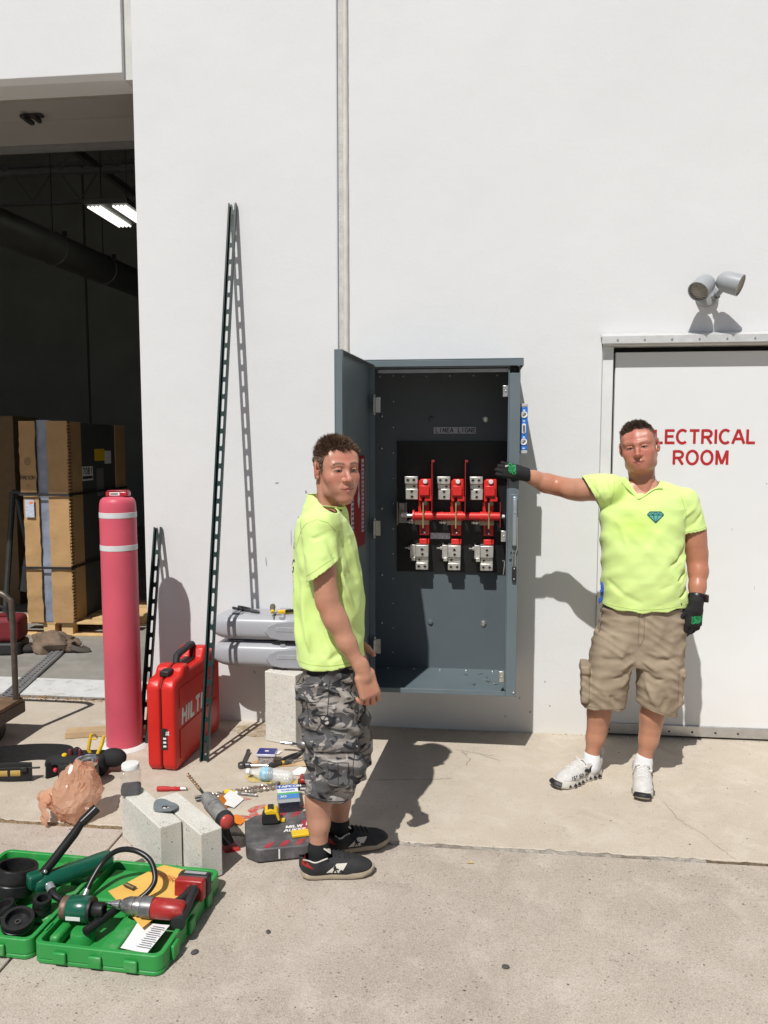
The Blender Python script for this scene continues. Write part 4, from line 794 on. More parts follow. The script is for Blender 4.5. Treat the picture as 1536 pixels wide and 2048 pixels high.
# hand pump with raised lever
pp = thing('hydraulic_hand_pump', 'dark green hydraulic hand pump with a raised black lever', 'hand pump', (-1.50, -1.925, 0.066))
PW = dict(parent=pp, world=True)
p0 = Vector((-1.505, -1.935, 0.105)); p1 = Vector((-1.300, -1.735, 0.115))
MB().tube([p0 + (p1 - p0) * t for t in (0, .06, .14, .2, .9, .97, 1)], [0.012, 0.030, 0.036, 0.033, 0.033, 0.029, 0.012], 20).build('reservoir', GRK, smooth=50, **PW)
MB().box(p0 + Vector((0.01, 0.012, 0.02)), (0.05, 0.05, 0.05), (0, 0, R(44))).build('pump_block', GRK, bevel=0.01, seg=3, **PW)
MB().tube([(-1.490, -1.918, 0.125), (-1.455, -1.885, 0.165), (-1.395, -1.83, 0.250), (-1.375, -1.81, 0.285)], [0.014, 0.0165, 0.0165, 0.014], 14).build('lever', BLKI, **PW)
MB().tube([(-1.377, -1.812, 0.281), (-1.335, -1.772, 0.322)], [0.0175, 0.0185], 14).build('lever_grip', M('glossy black grip', (0.012, 0.012, 0.012), 0.2, coat=0.4), bevel=0.003, **PW)
for q in ((-1.478, -1.925, 0.140), (-1.462, -1.912, 0.150)): MB().sphere(q, 0.008, 10, 8).build('rivet', CHR, **PW)
MB().tube([(-1.450, -1.922, 0.110), (-1.430, -1.930, 0.100)], 0.010, 12).build('hose_fitting', M('grey fitting', (0.36, 0.37, 0.38), 0.35, metal=0.6), **PW)
hs = thing('hydraulic_hose', 'black rubber hydraulic hose looping up out of the green case', 'hose', (-1.32, -1.91, 0.062))
def smooth_path(P, n=8):
    P = [Vector(p) for p in P]; out = []
    for i in range(len(P) - 1):
        a = P[max(0, i - 1)]; b = P[i]; c = P[i + 1]; d = P[min(len(P) - 1, i + 2)]
        for k in range(n):
            t = k / n; out.append(0.5 * ((2 * b) + (c - a) * t + (2 * a - 5 * b + 4 * c - d) * t * t + (3 * b - a - 3 * c + d) * t ** 3))
    return out + [P[-1]]
MB().tube(smooth_path([(-1.318, -1.905, 0.080), (-1.308, -1.870, 0.115), (-1.286, -1.832, 0.155), (-1.237, -1.822, 0.192), (-1.168, -1.833, 0.202), (-1.106, -1.85, 0.18), (-1.072, -1.888, 0.14), (-1.081, -1.914, 0.11), (-1.116, -1.944, 0.085)]), 0.0095, 12).build('tube', M('black rubber hose', (0.012, 0.012, 0.013), 0.35), hs, world=True)
MB().tube([(-1.322, -1.925, 0.058), (-1.316, -1.898, 0.086)], 0.011, 12).build('ferrule', M('grey fitting', (0.36, 0.37, 0.38), 0.35, metal=0.6), hs, world=True)
h2 = thing('pump_hose', 'short black hose joining the hand pump to the green ram', 'hose', (-1.43, -1.93, 0.08))
MB().tube(smooth_path([(-1.432, -1.930, 0.100), (-1.410, -1.950, 0.090), (-1.375, -1.962, 0.082), (-1.335, -1.975, 0.090)]), 0.0105, 12).build('tube', M('black rubber hose', (0.012, 0.012, 0.013), 0.35), h2, world=True)
MB().tube([(-1.445, -1.918, 0.106), (-1.425, -1.936, 0.097)], 0.0155, 12).build('coupler', M('grey fitting', (0.36, 0.37, 0.38), 0.35, metal=0.6), h2, world=True)
rm = thing('hydraulic_ram', 'short green hydraulic ram with black draw stud', 'hydraulic ram', (-1.27, -2.02, 0.06))
RW = dict(parent=rm, world=True); ax = Vector((1, 0.02, 0))
MB().lathe([(0.036, 0), (0.037, 0.004), (0.037, 0.018), (0.034, 0.022)], o=(-1.335, -2.025, 0.098), ax=ax, n=28).build('threaded_end', M('rusty thread', (0.20, 0.13, 0.10), 0.55, metal=0.5, var=0.3, vs=60), smooth=40, **RW)
MB().lathe([(0.038, 0), (0.041, 0.004), (0.041, 0.068), (0.038, 0.072)], o=(-1.3125, -2.025, 0.098), ax=ax, n=32).build('cylinder', GRK, smooth=40, **RW)
MB().lathe([(0.0385, 0), (0.0385, 0.009)], o=(-1.240, -2.0235, 0.098), ax=ax, n=32).build('seal_ring', BLK, **RW)
MB().lathe([(0.023, 0), (0.024, 0.003), (0.024, 0.036), (0.021, 0.039), (0.014, 0.039), (0.013, 0.02)], o=(-1.2305, -2.0235, 0.098), ax=ax, n=24).build('draw_stud', BKO, smooth=40, **RW)
MB().bx(-1.305, -1.255, -2.0675, -2.0655, 0.082, 0.094).build('label', WHT, **RW)
bt = thing('draw_bolt', 'thick black round draw bolt lying in the green case', 'bolt', (-1.215, -2.04, 0.065))
MB().tube([(-1.222, -2.100, 0.068), (-1.222, -2.096, 0.068), (-1.196, -2.03, 0.070), (-1.165, -1.965, 0.075)], [0.006, 0.0145, 0.0145, 0.0135], 16).build('shank', BKO, bt, world=True)
def die(loc, r, h, label, tilt=(0, 0), cup=0.7):
    t = thing('punch_die', label, 'punch die', loc, rot=(tilt[0], tilt[1], 0), group='black punch dies in the green case')
    MB().lathe([(r * .96, 0), (r, 0.004), (r, h * .42), (r * .97, h * .45), (r * .97, h * .5), (r, h * .53), (r, h - 0.004), (r * .97, h), (r * cup, h), (r * cup * .92, h * .35), (0.001, h * .33)], n=36, cap=True).build('cup', BKO, t, smooth=35)
    MB().lathe([(r * .2, h * .335), (r * .2, h * .5), (r * .11, h * .5), (r * .11, h * .36)], n=16, cap=False).build('bore', DST, t)
die((-1.602, -1.885, 0.052), 0.072, 0.092, 'large deep black round punch die in the green case', (R(-10), R(6)), 0.82)
die((-1.480, -2.055, 0.046), 0.052, 0.030, 'flat black punch die by the hinge of the green case', (R(12), R(10)), 0.75)
die((-1.560, -2.000, 0.046), 0.040, 0.030, 'small black punch die beside the large deep one', (R(8), R(-14)), 0.7)
die((-1.438, -1.985, 0.052), 0.030, 0.052, 'narrow upright black punch die near the pump', (R(6), R(10)), 0.6)
die((-1.655, -2.035, 0.046), 0.034, 0.026, 'small flat black punch die against the outer wall of the green case', (R(14), R(0)), 0.7)
# papers
YPP = M('yellow paper', (0.72, 0.43, 0.10), 0.7, var=0.06, vs=10)
def sheet(nm, label, cat, P, mat, curl=0.004, nu=8, nv=6, seed=1):
    P = [Vector(p) for p in P]; vs = []; rnd = random.Random(seed); ph = [rnd.uniform(0, 6) for _ in range(3)]
    for zoff in (0, 0.0011):
        for j in range(nv + 1):
            for i in range(nu + 1):
                u, v = i / nu, j / nv
                q = (P[0] * (1 - u) + P[1] * u) * (1 - v) + (P[3] * (1 - u) + P[2] * u) * v
                vs.append(q + Vector((0, 0, zoff + curl * (math.sin(u * 5 + ph[0]) * math.sin(v * 4 + ph[1]) + 0.6 * math.sin((u + v) * 3 + ph[2])))))
    k = (nu + 1) * (nv + 1); f1 = [(j * (nu + 1) + i, j * (nu + 1) + i + 1, (j + 1) * (nu + 1) + i + 1, (j + 1) * (nu + 1) + i) for j in range(nv) for i in range(nu)]
    fs = [tuple(x + k for x in f) for f in f1] + [f[::-1] for f in f1]
    o = MB().add(vs, fs).build(nm, mat, None, smooth=60); return tag(o, label, cat)
ye = sheet('yellow_envelope', 'yellow printed sheet lying under the red drill in the green case', 'paper', [(-1.245, -1.888, 0.082), (-1.12, -1.700, 0.072), (-0.925, -1.745, 0.074), (-1.045, -2.06, 0.066)], YPP, 0.003)
ORT = M('orange print', (0.55, 0.11, 0.03), 0.7)
def flat_text(nm, txt, h, sw, mat, parent, o, ang, z): return letters(nm, txt, h, sw, mat, parent, (o[0], o[1], z), (math.cos(ang), math.sin(ang), 0), (-math.sin(ang), math.cos(ang), 0), gap=0.2)
flat_text('lettering', 'IMPORTANT', 0.024, 0.0035, ORT, ye, (-1.135, -1.775), R(-22), 0.0835)
lg = MB().box((-1.178, -1.862, 0.0865), (0.052, 0.020, 0.0008), (0, 0, R(-26))).build('printed_logo', M('dark print', (0.06, 0.05, 0.04), 0.7), ye)
flat_text('lettering', 'GREENLEE', 0.006, 0.0012, YPP, ye, (-1.199, -1.856), R(-26), 0.0871)
wp = sheet('instruction_sheet', 'white printed instruction sheet tucked in the green case beside the drill', 'paper', [(-1.085, -2.135, 0.048), (-0.99, -2.152, 0.050), (-0.968, -2.02, 0.057), (-1.082, -2.01, 0.055)], M('white paper', (0.74, 0.74, 0.73), 0.7, var=0.03), 0.0015, seed=3)
mb = MB()
for k in range(11):
    y = -2.128 + 0.0095 * k
    mb.box((-1.010 + 0.001 * k, y - 0.004, 0.0555 + 0.0006 * k), (0.050 - 0.006 * (k % 3), 0.0022, 0.0004), (0.06, 0, R(-8)))
mb.build('printed_lines', M('grey print', (0.20, 0.20, 0.21), 0.7), wp, smooth=0)['kind'] = 'stuff'
# ---------------------------------------------------------------- power tools
MR = M('red tool plastic', (0.33, 0.020, 0.018), 0.38, var=0.15, vs=18, dirt=(0.30, 0.20, 0.18), dirt_t=0.62, dirt_s=30)
MK = M('black tool rubber', (0.020, 0.020, 0.021), 0.55, var=0.2)
GRM = M('grey gearbox', (0.16, 0.16, 0.16), 0.4, metal=0.5, var=0.35, vs=35)
def drill(label, M4, bit='step', battery=True, side=True, hammer=False, bodymat=None, cat='drill', nm='cordless_drill', foot=False):
    t = thing(nm, label, cat); t.matrix_world = M4; t.location = M4.to_translation(); t.rotation_euler = M4.to_euler()
    b = bodymat or MR
    MB().lathe([(0.024, -0.085), (0.031, -0.075), (0.033, -0.03), (0.033, 0.02), (0.030, 0.025)], ax=(1, 0, 0), n=22).build('motor_housing', b if hammer else MR, t, smooth=40)
    MB().lathe([(0.033, 0.0255), (0.034, 0.03), (0.034, 0.062), (0.030, 0.066)], ax=(1, 0, 0), n=24).build('gearbox', b if hammer else GRM, t, smooth=40)
    MB().lathe([(0.028, 0.0665), (0.029, 0.072), (0.029, 0.082), (0.026, 0.084), (0.026, 0.089), (0.029, 0.091), (0.028, 0.112), (0.020, 0.132), (0.011, 0.136)], ax=(1, 0, 0), n=24).build('chuck', b if hammer else M('worn chuck', (0.30, 0.29, 0.28), 0.35, metal=0.8, var=0.3, vs=50), t, smooth=35)
    if bit == 'step':
        pr = [(0.007, 0.136)]; x = 0.142
        for k in range(6): r = 0.0165 - 0.0024 * k; pr += [(r, x), (r, x + 0.0065), (r - 0.0008, x + 0.007)]; x += 0.0075
        MB().lathe(pr + [(0.0005, x + 0.006)], ax=(1, 0, 0), n=18).build('step_bit', CHR, t, smooth=25)
    elif bit == 'masonry':
        MB().lathe([(0.006, 0.136), (0.006, 0.20)], ax=(1, 0, 0), n=12).build('bit_shank', DST, t)
        MB().tube([(0.20 + 0.004 * k, 0.0035 * math.cos(k * 1.1), 0.0035 * math.sin(k * 1.1)) for k in range(44)], 0.0048, 8).build('spiral_bit', M('bit bronze', (0.30, 0.20, 0.13), 0.4, metal=0.7), t)
    else:
        MB().lathe([(0.005, 0.136), (0.005, 0.150), (0.007, 0.150), (0.007, 0.160)], ax=(1, 0, 0), n=10).build('bit_holder', BLK, t)
        MB().lathe([(0.010, 0.160), (0.0105, 0.162), (0.0105, 0.225), (0.009, 0.227)], ax=(1, 0, 0), n=14).build('nut_driver', CHR, t)
    h = MB()
    h.tube([(-0.035, 0, -0.010), (-0.043, 0, -0.050), (-0.050, 0, -0.095), (-0.053, 0, -0.130)], [0.024, 0.0205, 0.0195, 0.023], 14, flat=(1.1, 0.85)).build('handle', MK, t, smooth=50)
    MB().tube([(-0.010, 0, -0.030), (-0.018, 0, -0.050)], [0.011, 0.009], 10).build('trigger', MR, t)
    if battery:
        bt = MB().bx(-0.095, 0.010, -0.037, 0.037, -0.165, -0.128).build('battery_foot', MR, t, bevel=0.008, seg=3)
        bb_ = MB().bx(-0.100, 0.014, -0.0385, 0.0385, -0.205, -0.1655).build('battery', MK, t, bevel=0.008, seg=3)
        MB().bx(-0.085, -0.005, -0.0395, -0.0388, -0.195, -0.178).build('battery_label', M('battery label', (0.35, 0.35, 0.36), 0.5), bb_)
    if foot:
        MB().prism([(-0.085, -0.15), (-0.02, -0.15), (0.004, -0.185), (0.002, -0.205), (-0.10, -0.205), (-0.105, -0.185)], -0.034, 0.034, X=(1, 0, 0), Y=(0, 0, 1)).build('battery_foot', MR, t, bevel=0.006)
    if hammer:
        MB().lathe([(0.030, -0.120), (0.036, -0.108), (0.037, -0.0855)], ax=(1, 0, 0), n=20).build('motor_cap', MK, t)
        MB().sphere((-0.118, 0, 0.003), 0.029, 18, 12, (0.5, 1, 1)).build('rear_cap', M('red rear cap', (0.45, 0.06, 0.05), 0.3), t)
    if side:
        MB().lathe([(0.014, 0.034), (0.015, 0.06), (0.0165, 0.10), (0.0165, 0.145), (0.012, 0.152)], o=(0.045, 0, 0), ax=(0.0, -0.35, 0.95), n=16).build('side_handle', MK, t, smooth=40)
    return t
def frame(o, x, z):
    x = Vector(x).normalized(); z = Vector(z); z = (z - x * x.dot(z)).normalized(); y = z.cross(x)
    m = Matrix((x, y, z)).transposed().to_4x4(); m.translation = Vector(o); return m
drill('red cordless drill with step bit lying in the green case', frame((-1.005, -2.005, 0.105), (-1, 0.04, 0.0), (0.25, -1, 0.10)), 'step', side=False)
sh = thing('drill_side_handle', 'black auxiliary handle lying on the green case rim beside the red drill', 'handle', (-0.925, -1.98, 0.09))
MB().tube([(-0.930, -2.045, 0.085), (-0.926, -2.03, 0.092), (-0.922, -1.99, 0.102), (-0.925, -1.905, 0.118), (-0.926, -1.895, 0.119)], [0.013, 0.017, 0.0145, 0.0155, 0.009], 14).build('grip', MK, sh, world=True)
MB().lathe([(0.024, 0), (0.024, 0.012)], o=(-0.930, -2.048, 0.082), ax=(0.05, 1, 0.15), n=18).build('collar', MK, sh, world=True)
GB = M('worn grey hammer housing', (0.22, 0.215, 0.21), 0.6, var=0.35, vs=40, bump=0.3, bs=160)
drill('red and grey rotary hammer leaning on the bare concrete block', frame((-1.015, -1.40, 0.150), (-0.62, 0.78, 0.03), (-0.50, 0.34, 0.80)), 'masonry', battery=False, side=False, hammer=True, bodymat=GB, cat='rotary hammer', nm='rotary_hammer', foot=True)
drill('red cordless drill with nut driver lying on the walkway behind the camouflage shorts', frame((-0.760, -0.44, 0.048), (-1, 0.02, 0.02), (0.1, -0.75, 0.66)), 'nut', side=False, battery=False)
# flat black case with red stripes
KC = M('worn black case plastic', (0.075, 0.072, 0.075), 0.5, var=0.3, vs=16, dirt=(0.17, 0.16, 0.16), dirt_t=0.55, dirt_s=12)
fc = thing('flat_tool_case', 'scuffed black and red flat case lying behind the shoes', 'tool case', (-0.74, -1.345, 0.0), R(18))
oc = [(-0.165, -0.10), (-0.12, -0.145), (0.20, -0.145), (0.20, 0.145), (-0.12, 0.145), (-0.165, 0.10)]
MB().prism(oc, 0.001, 0.056).build('shell', KC, fc, bevel=0.006)
RS = M('scuffed red print', (0.34, 0.030, 0.045), 0.55, var=0.3, vs=20, dirt=(0.13, 0.12, 0.12), dirt_t=0.60, dirt_s=16)
for k in range(5):
    x = -0.10 + 0.062 * k
    MB().prism([(x, 0.095), (x + 0.030, 0.095), (x + 0.055, 0.138), (x + 0.025, 0.138)], 0.0564, 0.0572).build('red_stripe', RS, fc); MB().prism([(x, -0.138), (x + 0.028, -0.138), (x + 0.050, -0.098), (x + 0.022, -0.098)], 0.0564, 0.0572).build('red_stripe', RS, fc)
MB().prism([(0.045, -0.035), (0.19, -0.035), (0.19, 0.06), (0.075, 0.06)], 0.0564, 0.0570).build('red_stripe', RS, fc)
letters('lettering', 'MILW', 0.022, 0.005, WHT, fc, (0.0, 0.0, 0.0573), (1, 0, 0), (0, 1, 0), gap=0.15, shear=0.2); letters('lettering', 'AUKEE', 0.022, 0.005, WHT, fc, (-0.01, -0.03, 0.0573), (1, 0, 0), (0, 1, 0), gap=0.15, shear=0.2)
letters('lettering', 'FUEL', 0.030, 0.007, WHT, fc, (0.085, 0.01, 0.0573), (1, 0, 0), (0, 1, 0), gap=0.15, shear=0.2)
MB().bx(0.04, 0.2, -0.085, -0.060, 0.0564, 0.0580).build('handle_slot', BLK, fc, bevel=0.0006)
MB().bx(-0.04, -0.034, -0.1465, -0.1456, 0.01, 0.05).build('latch_mark', WHT, fc)
yt = tag(MB().box((0, 0, 0.006), (0.10, 0.045, 0.012)).build('yellow_tape_strip', YEL, None, bevel=0.003), 'short yellow block lying on the flat black and red case', 'yellow block'); yt.location = (-0.655, -1.385, 0.0578); yt.rotation_euler = (0, 0, R(20))
# tape measure
tm = thing('tape_measure', 'yellow and black tape measure sitting on the flat case', 'tape measure', (-0.815, -1.300, 0.0575), R(14))
MB().prism([(-0.036, 0), (0.034, 0), (0.038, 0.012), (0.036, 0.040), (0.024, 0.058), (0.0, 0.066), (-0.024, 0.058), (-0.037, 0.036)], -0.026, 0.026, X=(1, 0, 0), Y=(0, 0, 1)).build('case', MK, tm, bevel=0.008, seg=3)
MB().prism([(-0.026, 0.058), (0.0, 0.0675), (0.026, 0.058), (0.034, 0.044), (0.039, 0.016), (0.030, 0.016), (0.020, 0.045), (-0.020, 0.045)], -0.0275, 0.0275, X=(1, 0, 0), Y=(0, 0, 1)).build('yellow_shell', YEL, tm, bevel=0.003)
MB().bx(-0.012, 0.012, -0.02, 0.02, 0.0635, 0.071).build('lock_button', BLK, tm, bevel=0.003); MB().bx(0.0385, 0.058, -0.010, 0.010, 0.002, 0.010).build('tape_hook', YEL, tm)
# blue and white fastener box
bx_ = thing('fastener_box', 'clear plastic box with blue white and green label', 'fastener box', (-0.805, -1.03, 0.0), R(17))
CLR = M('clear plastic', (0.75, 0.78, 0.80), 0.12, var=0.03, alpha=0.3, rvar=0.05)
MB().bx(-0.046, 0.046, -0.085, 0.085, 0.001, 0.056).build('content', M('dark screws inside', (0.035, 0.035, 0.06), 0.4, metal=0.4, var=0.5, vs=180), bx_, bevel=0.003)
MB().bx(-0.0485, 0.0485, -0.088, 0.088, 0.0562, 0.0595).build('lid', CLR, bx_, bevel=0.001)
for k, (y0, y1, c) in enumerate(((0.045, 0.086, (0.03, 0.10, 0.42)), (0.005, 0.0445, (0.70, 0.72, 0.74)), (-0.012, 0.0045, (0.10, 0.42, 0.10)), (-0.055, -0.0125, (0.05, 0.22, 0.55)))):
    MB().bx(-0.047, 0.047, y0, y1, 0.0597, 0.0606).build('label_band', M('label band %d' % k, c, 0.45), bx_)
letters('lettering', 'TAPCON', 0.022, 0.005, WHT, bx_, (-0.043, 0.054, 0.0608), (1, 0, 0), (0, 1, 0), gap=0.1); letters('lettering', 'SCREWS', 0.012, 0.003, M('label band 0', 0), bx_, (-0.030, 0.018, 0.0608), (1, 0, 0), (0, 1, 0), gap=0.14); letters('lettering', '30', 0.022, 0.004, WHT, bx_, (-0.040, -0.046, 0.0608), (1, 0, 0), (0, 1, 0), gap=0.14)
# screws box (blue lid)
sb = thing('screw_box', 'small clear box of screws with a dark blue lid', 'fastener box', (-1.025, -0.575, 0.0), R(3))
MB().prism([(-0.042, -0.034), (0.042, -0.034), (0.042, 0.034), (-0.042, 0.034)], 0.001, 0.045).build('tub', M('screws seen through tub', (0.40, 0.36, 0.34), 0.4, metal=0.3, var=0.75, vs=110, det=3), sb, bevel=0.004)
MB().bx(-0.050, 0.050, -0.041, 0.041, 0.0455, 0.060).build('lid_rim', M('milky lid', (0.55, 0.55, 0.62), 0.3), sb, bevel=0.004); MB().bx(-0.046, 0.046, -0.037, 0.037, 0.0602, 0.0622).build('lid_label', M('navy label', (0.03, 0.035, 0.19), 0.4), sb); MB().sphere((0.0, 0, 0.0625), 0.012, 10, 6, (1, .7, .06)).build('label_mark', WHT, sb)
# water bottle
wb = thing('water_bottle', 'empty clear plastic water bottle lying on its side', 'bottle', (-0.95, -0.79, 0.034), rot=(0, 0, R(-11)))
pr = [(0.013, -0.118), (0.0135, -0.095), (0.016, -0.088), (0.028, -0.060), (0.0325, -0.045), (0.0325, -0.030)]
for k in range(9): x = -0.022 + 0.013 * k; pr += [(0.0325, x), (0.0305, x + 0.005), (0.0325, x + 0.010)]
pr += [(0.031, 0.102), (0.026, 0.110), (0.012, 0.106)]
MB().lathe(pr, ax=(1, 0, 0), n=30, cap=False).build('body', M('clear bottle', (0.85, 0.88, 0.90), 0.08, var=0.1, vs=60, alpha=0.32, rvar=0.05, spec=0.9), wb, smooth=45)
MB().lathe([(0.0145, -0.128), (0.0155, -0.126), (0.0155, -0.110), (0.0145, -0.109)], ax=(1, 0, 0), n=18).build('cap', WHT, wb)
MB().lathe([(0.0329, -0.044), (0.0331, -0.043), (0.0331, -0.002), (0.0329, -0.001)], ax=(1, 0, 0), n=30, cap=False).build('label', M('pale blue label', (0.10, 0.48, 0.66), 0.4, var=0.4, vs=30, col2=(0.55, 0.72, 0.80)), wb)
# ratchet, screwdrivers, pliers on the walkway
ra = thing('ratchet_wrench', 'folding chrome ratchet wrench lying on the walkway', 'wrench', (-1.13, -0.625, 0.014))
MB().tube([(-1.135, -0.640, 0.014), (-1.150, -0.50, 0.016), (-1.153, -0.475, 0.016)], [0.008, 0.009, 0.012], 10).build('handle', DST, ra, world=True)
MB().lathe([(0.018, -0.012), (0.020, -0.008), (0.020, 0.010), (0.016, 0.014)], o=(-1.135, -0.655, 0.014), n=18).build('head', DST, ra, world=True)
MB().lathe([(0.014, 0), (0.015, 0.02), (0.012, 0.028)], o=(-1.115, -0.652, 0.016), ax=(1, 0, 0), n=14).build('socket', DST, ra, world=True)
MB().tube([(-1.09, -0.650, 0.014), (-1.00, -0.645, 0.013)], [0.010, 0.008], 12).build('extension', CHR, ra, world=True)
screwdriver('screwdriver with black and yellow handle beside the ratchet wrench', (-0.995, -0.645, 0.014), (-0.82, -0.50, 0.012), M('black yellow grip', (0.03, 0.03, 0.03), 0.5), hl=0.07, hr=0.014, rl=0.003, collar=YEL)
screwdriver('thin screwdriver with brown shaft beside the black pliers', (-0.93, -0.60, 0.010), (-0.81, -0.53, 0.010), DST, hl=0.04, hr=0.009, rl=0.003)
pliers('pliers', 'black handled pliers lying behind the water bottle', (-0.885, -0.47, 0.002), R(62), M('black grip', (0.03, 0.03, 0.035), 0.55), DST, 0.2, 0.020)
screwdriver('red handled tool lying between the case and the blocks', (-1.46, -0.955, 0.012), (-1.315, -0.935, 0.010), M('red grip', (0.42, 0.02, 0.02), 0.45), hl=0.10, hr=0.013, rl=0.006, nm='red_handled_tool', collar=M('red grip', 0))
screwdriver('yellow and white nut driver lying by the masonry bits', (-1.13, -0.952, 0.013), (-0.965, -0.965, 0.010), YEL, hl=0.055, hr=0.013, rl=0.005, nm='nut_driver', collar=WHT)
# masonry bits
MBT = M('masonry bit steel', (0.46, 0.40, 0.35), 0.35, metal=0.8, var=0.2, vs=40)
for k, (a, b, lb) in enumerate((((-1.25, -1.02, 0.010), (-0.90, -0.83, 0.012), 'long spiral masonry bit under the water bottle'), ((-1.235, -1.045, 0.011), (-0.87, -0.865, 0.013), 'second long spiral masonry bit along the first'))):
    t = thing('masonry_bit', lb, 'drill bit', a, group='long masonry bits'); v = Vector(b) - Vector(a); t.rotation_euler = v.to_track_quat('X', 'Z').to_euler()
    MB().lathe([(0.005, 0), (0.0065, 0.004), (0.0065, 0.07), (0.0075, 0.075)], ax=(1, 0, 0), n=12).build('shank', DST, t)
    MB().tube([(0.075 + 0.0042 * i, 0.0042 * math.cos(i * .9), 0.0042 * math.sin(i * .9)) for i in range(int((v.length - 0.08) / 0.0042))], 0.0052, 7).build('spiral', MBT, t)
    MB().lathe([(0.008, v.length - 0.006), (0.009, v.length), (0.002, v.length + 0.008)], ax=(1, 0, 0), n=10).build('tip', DST, t)
# bits of card, tags and paper
WPM = M('white card', (0.74, 0.74, 0.72), 0.7, var=0.03); OPM = M('orange card', (0.75, 0.22, 0.02), 0.6); KCM = M('brown card', (0.50, 0.36, 0.22), 0.8, var=0.1)
sheet('card_tag', 'white card tag lying against the rotary hammer', 'card', [(-1.12, -1.09, 0.03), (-1.04, -1.09, 0.004), (-1.02, -1.0, 0.006), (-1.09, -0.98, 0.034)], WPM, 0.001)
sheet('card_tag', 'orange card tag lying behind the rotary hammer', 'card', [(-1.12, -1.17, 0.04), (-1.085, -1.17, 0.004), (-1.07, -1.06, 0.004), (-1.105, -1.06, 0.05)], OPM, 0.001)
sheet('card_tag', 'small orange wrapper between the rotary hammer and flat case', 'card', [(-1.02, -1.24, 0.02), (-0.965, -1.24, 0.003), (-0.955, -1.19, 0.003), (-1.0, -1.175, 0.018)], OPM, 0.002)
sheet('paper_scrap', 'white paper scrap on the walkway beside the camouflage shorts', 'paper', [(-0.88, -0.70, 0.003), (-0.79, -0.73, 0.003), (-0.76, -0.64, 0.006), (-0.84, -0.62, 0.004)], WPM, 0.002)
sheet('card_scrap', 'brown card scrap on the walkway beneath the drill', 'card', [(-0.88, -0.60, 0.004), (-0.76, -0.62, 0.004), (-0.74, -0.48, 0.008), (-0.86, -0.48, 0.008)], KCM, 0.003)
sheet('paper_scrap', 'pale paper strip lying behind the small screw box', 'paper', [(-1.09, -0.475, 0.003), (-0.99, -0.475, 0.003), (-0.98, -0.43, 0.005), (-1.08, -0.43, 0.005)], WPM, 0.001)
bp2 = thing('battery_pack', 'red and black battery pack lying on the walkway by the bare legs', 'battery', (-0.745, -0.83, 0.0), R(10))
MB().bx(-0.06, 0.06, -0.045, 0.045, 0.001, 0.030).build('case', MK, bp2, bevel=0.01, seg=3); MB().bx(-0.050, 0.055, -0.035, 0.035, 0.0302, 0.055).build('cover', MR, bp2, bevel=0.01, seg=3); MB().bx(-0.045, 0.05, -0.0465, -0.0455, 0.010, 0.018).build('label', WHT, bp2)
# jar of anchors and grey gasket on the block
jr = thing('plastic_jar', 'clear square plastic jar with white lid on the concrete block', 'jar', (-1.392, -1.372, 0.1915), R(20))
MB().prism(rrect(0.078, 0.078, 0.016), 0.001, 0.030).build('screws', M('black screws', (0.012, 0.014, 0.03), 0.45, var=0.7, vs=150, bump=1.0, bs=200), jr, bevel=0.006)
b = MB(); ring = rrect(0.082, 0.082, 0.018); n = len(ring); rings = [(1.0, 0.0008), (1.0, 0.088), (0.92, 0.097), (0.66, 0.104)]
vs = [(x * s, y * s, z) for s, z in rings for x, y in ring]; b.add(vs, [(j * n + i, j * n + (i + 1) % n, (j + 1) * n + (i + 1) % n, (j + 1) * n + i) for j in range(3) for i in range(n)])
b.build('wall', M('clear jar', (0.55, 0.52, 0.49), 0.08, var=0.05, alpha=0.16, rvar=0.03, spec=0.8), jr, smooth=40)
MB().lathe([(0.034, 0.1045), (0.036, 0.106), (0.036, 0.122), (0.034, 0.125), (0.001, 0.1252)], n=30).build('lid', WHT, jr, smooth=40)
gk = thing('rubber_gasket', 'wavy grey rubber gasket with a hole lying on the block', 'gasket', (-1.192, -1.495, 0.1915), R(-30))
n = 36; vs = []
for z_ in (0, 0.004):
    for r_ in (0.016, 0.036, 1.0):
        for i in range(n):
            a = 2 * PI * i / n; rr = r_ if r_ < 1 else 0.052 + 0.008 * math.cos(2 * a) + 0.004 * math.cos(4 * a + 1)
            vs.append((rr * math.cos(a), rr * 0.92 * math.sin(a), z_ + 0.003 + (0.0 if r_ < 0.03 else 0.011 * (0.5 + 0.5 * math.cos(2 * a + 0.5)) * min(1, rr / 0.05))))
fs = []
for i in range(n):
    j = (i + 1) % n
    for q in range(2): fs += [(q * n + i, q * n + j, (q + 1) * n + j, (q + 1) * n + i), (3 * n + q * n + i, 3 * n + (q + 1) * n + i, 3 * n + (q + 1) * n + j, 3 * n + q * n + j)]
    fs += [(i, 3 * n + i, 3 * n + j, j), (2 * n + i, 2 * n + j, 5 * n + j, 5 * n + i)]
MB().add(vs, fs).build('plate', M('blue grey rubber', (0.16, 0.19, 0.205), 0.5, var=0.15), gk, fix=True, smooth=50)
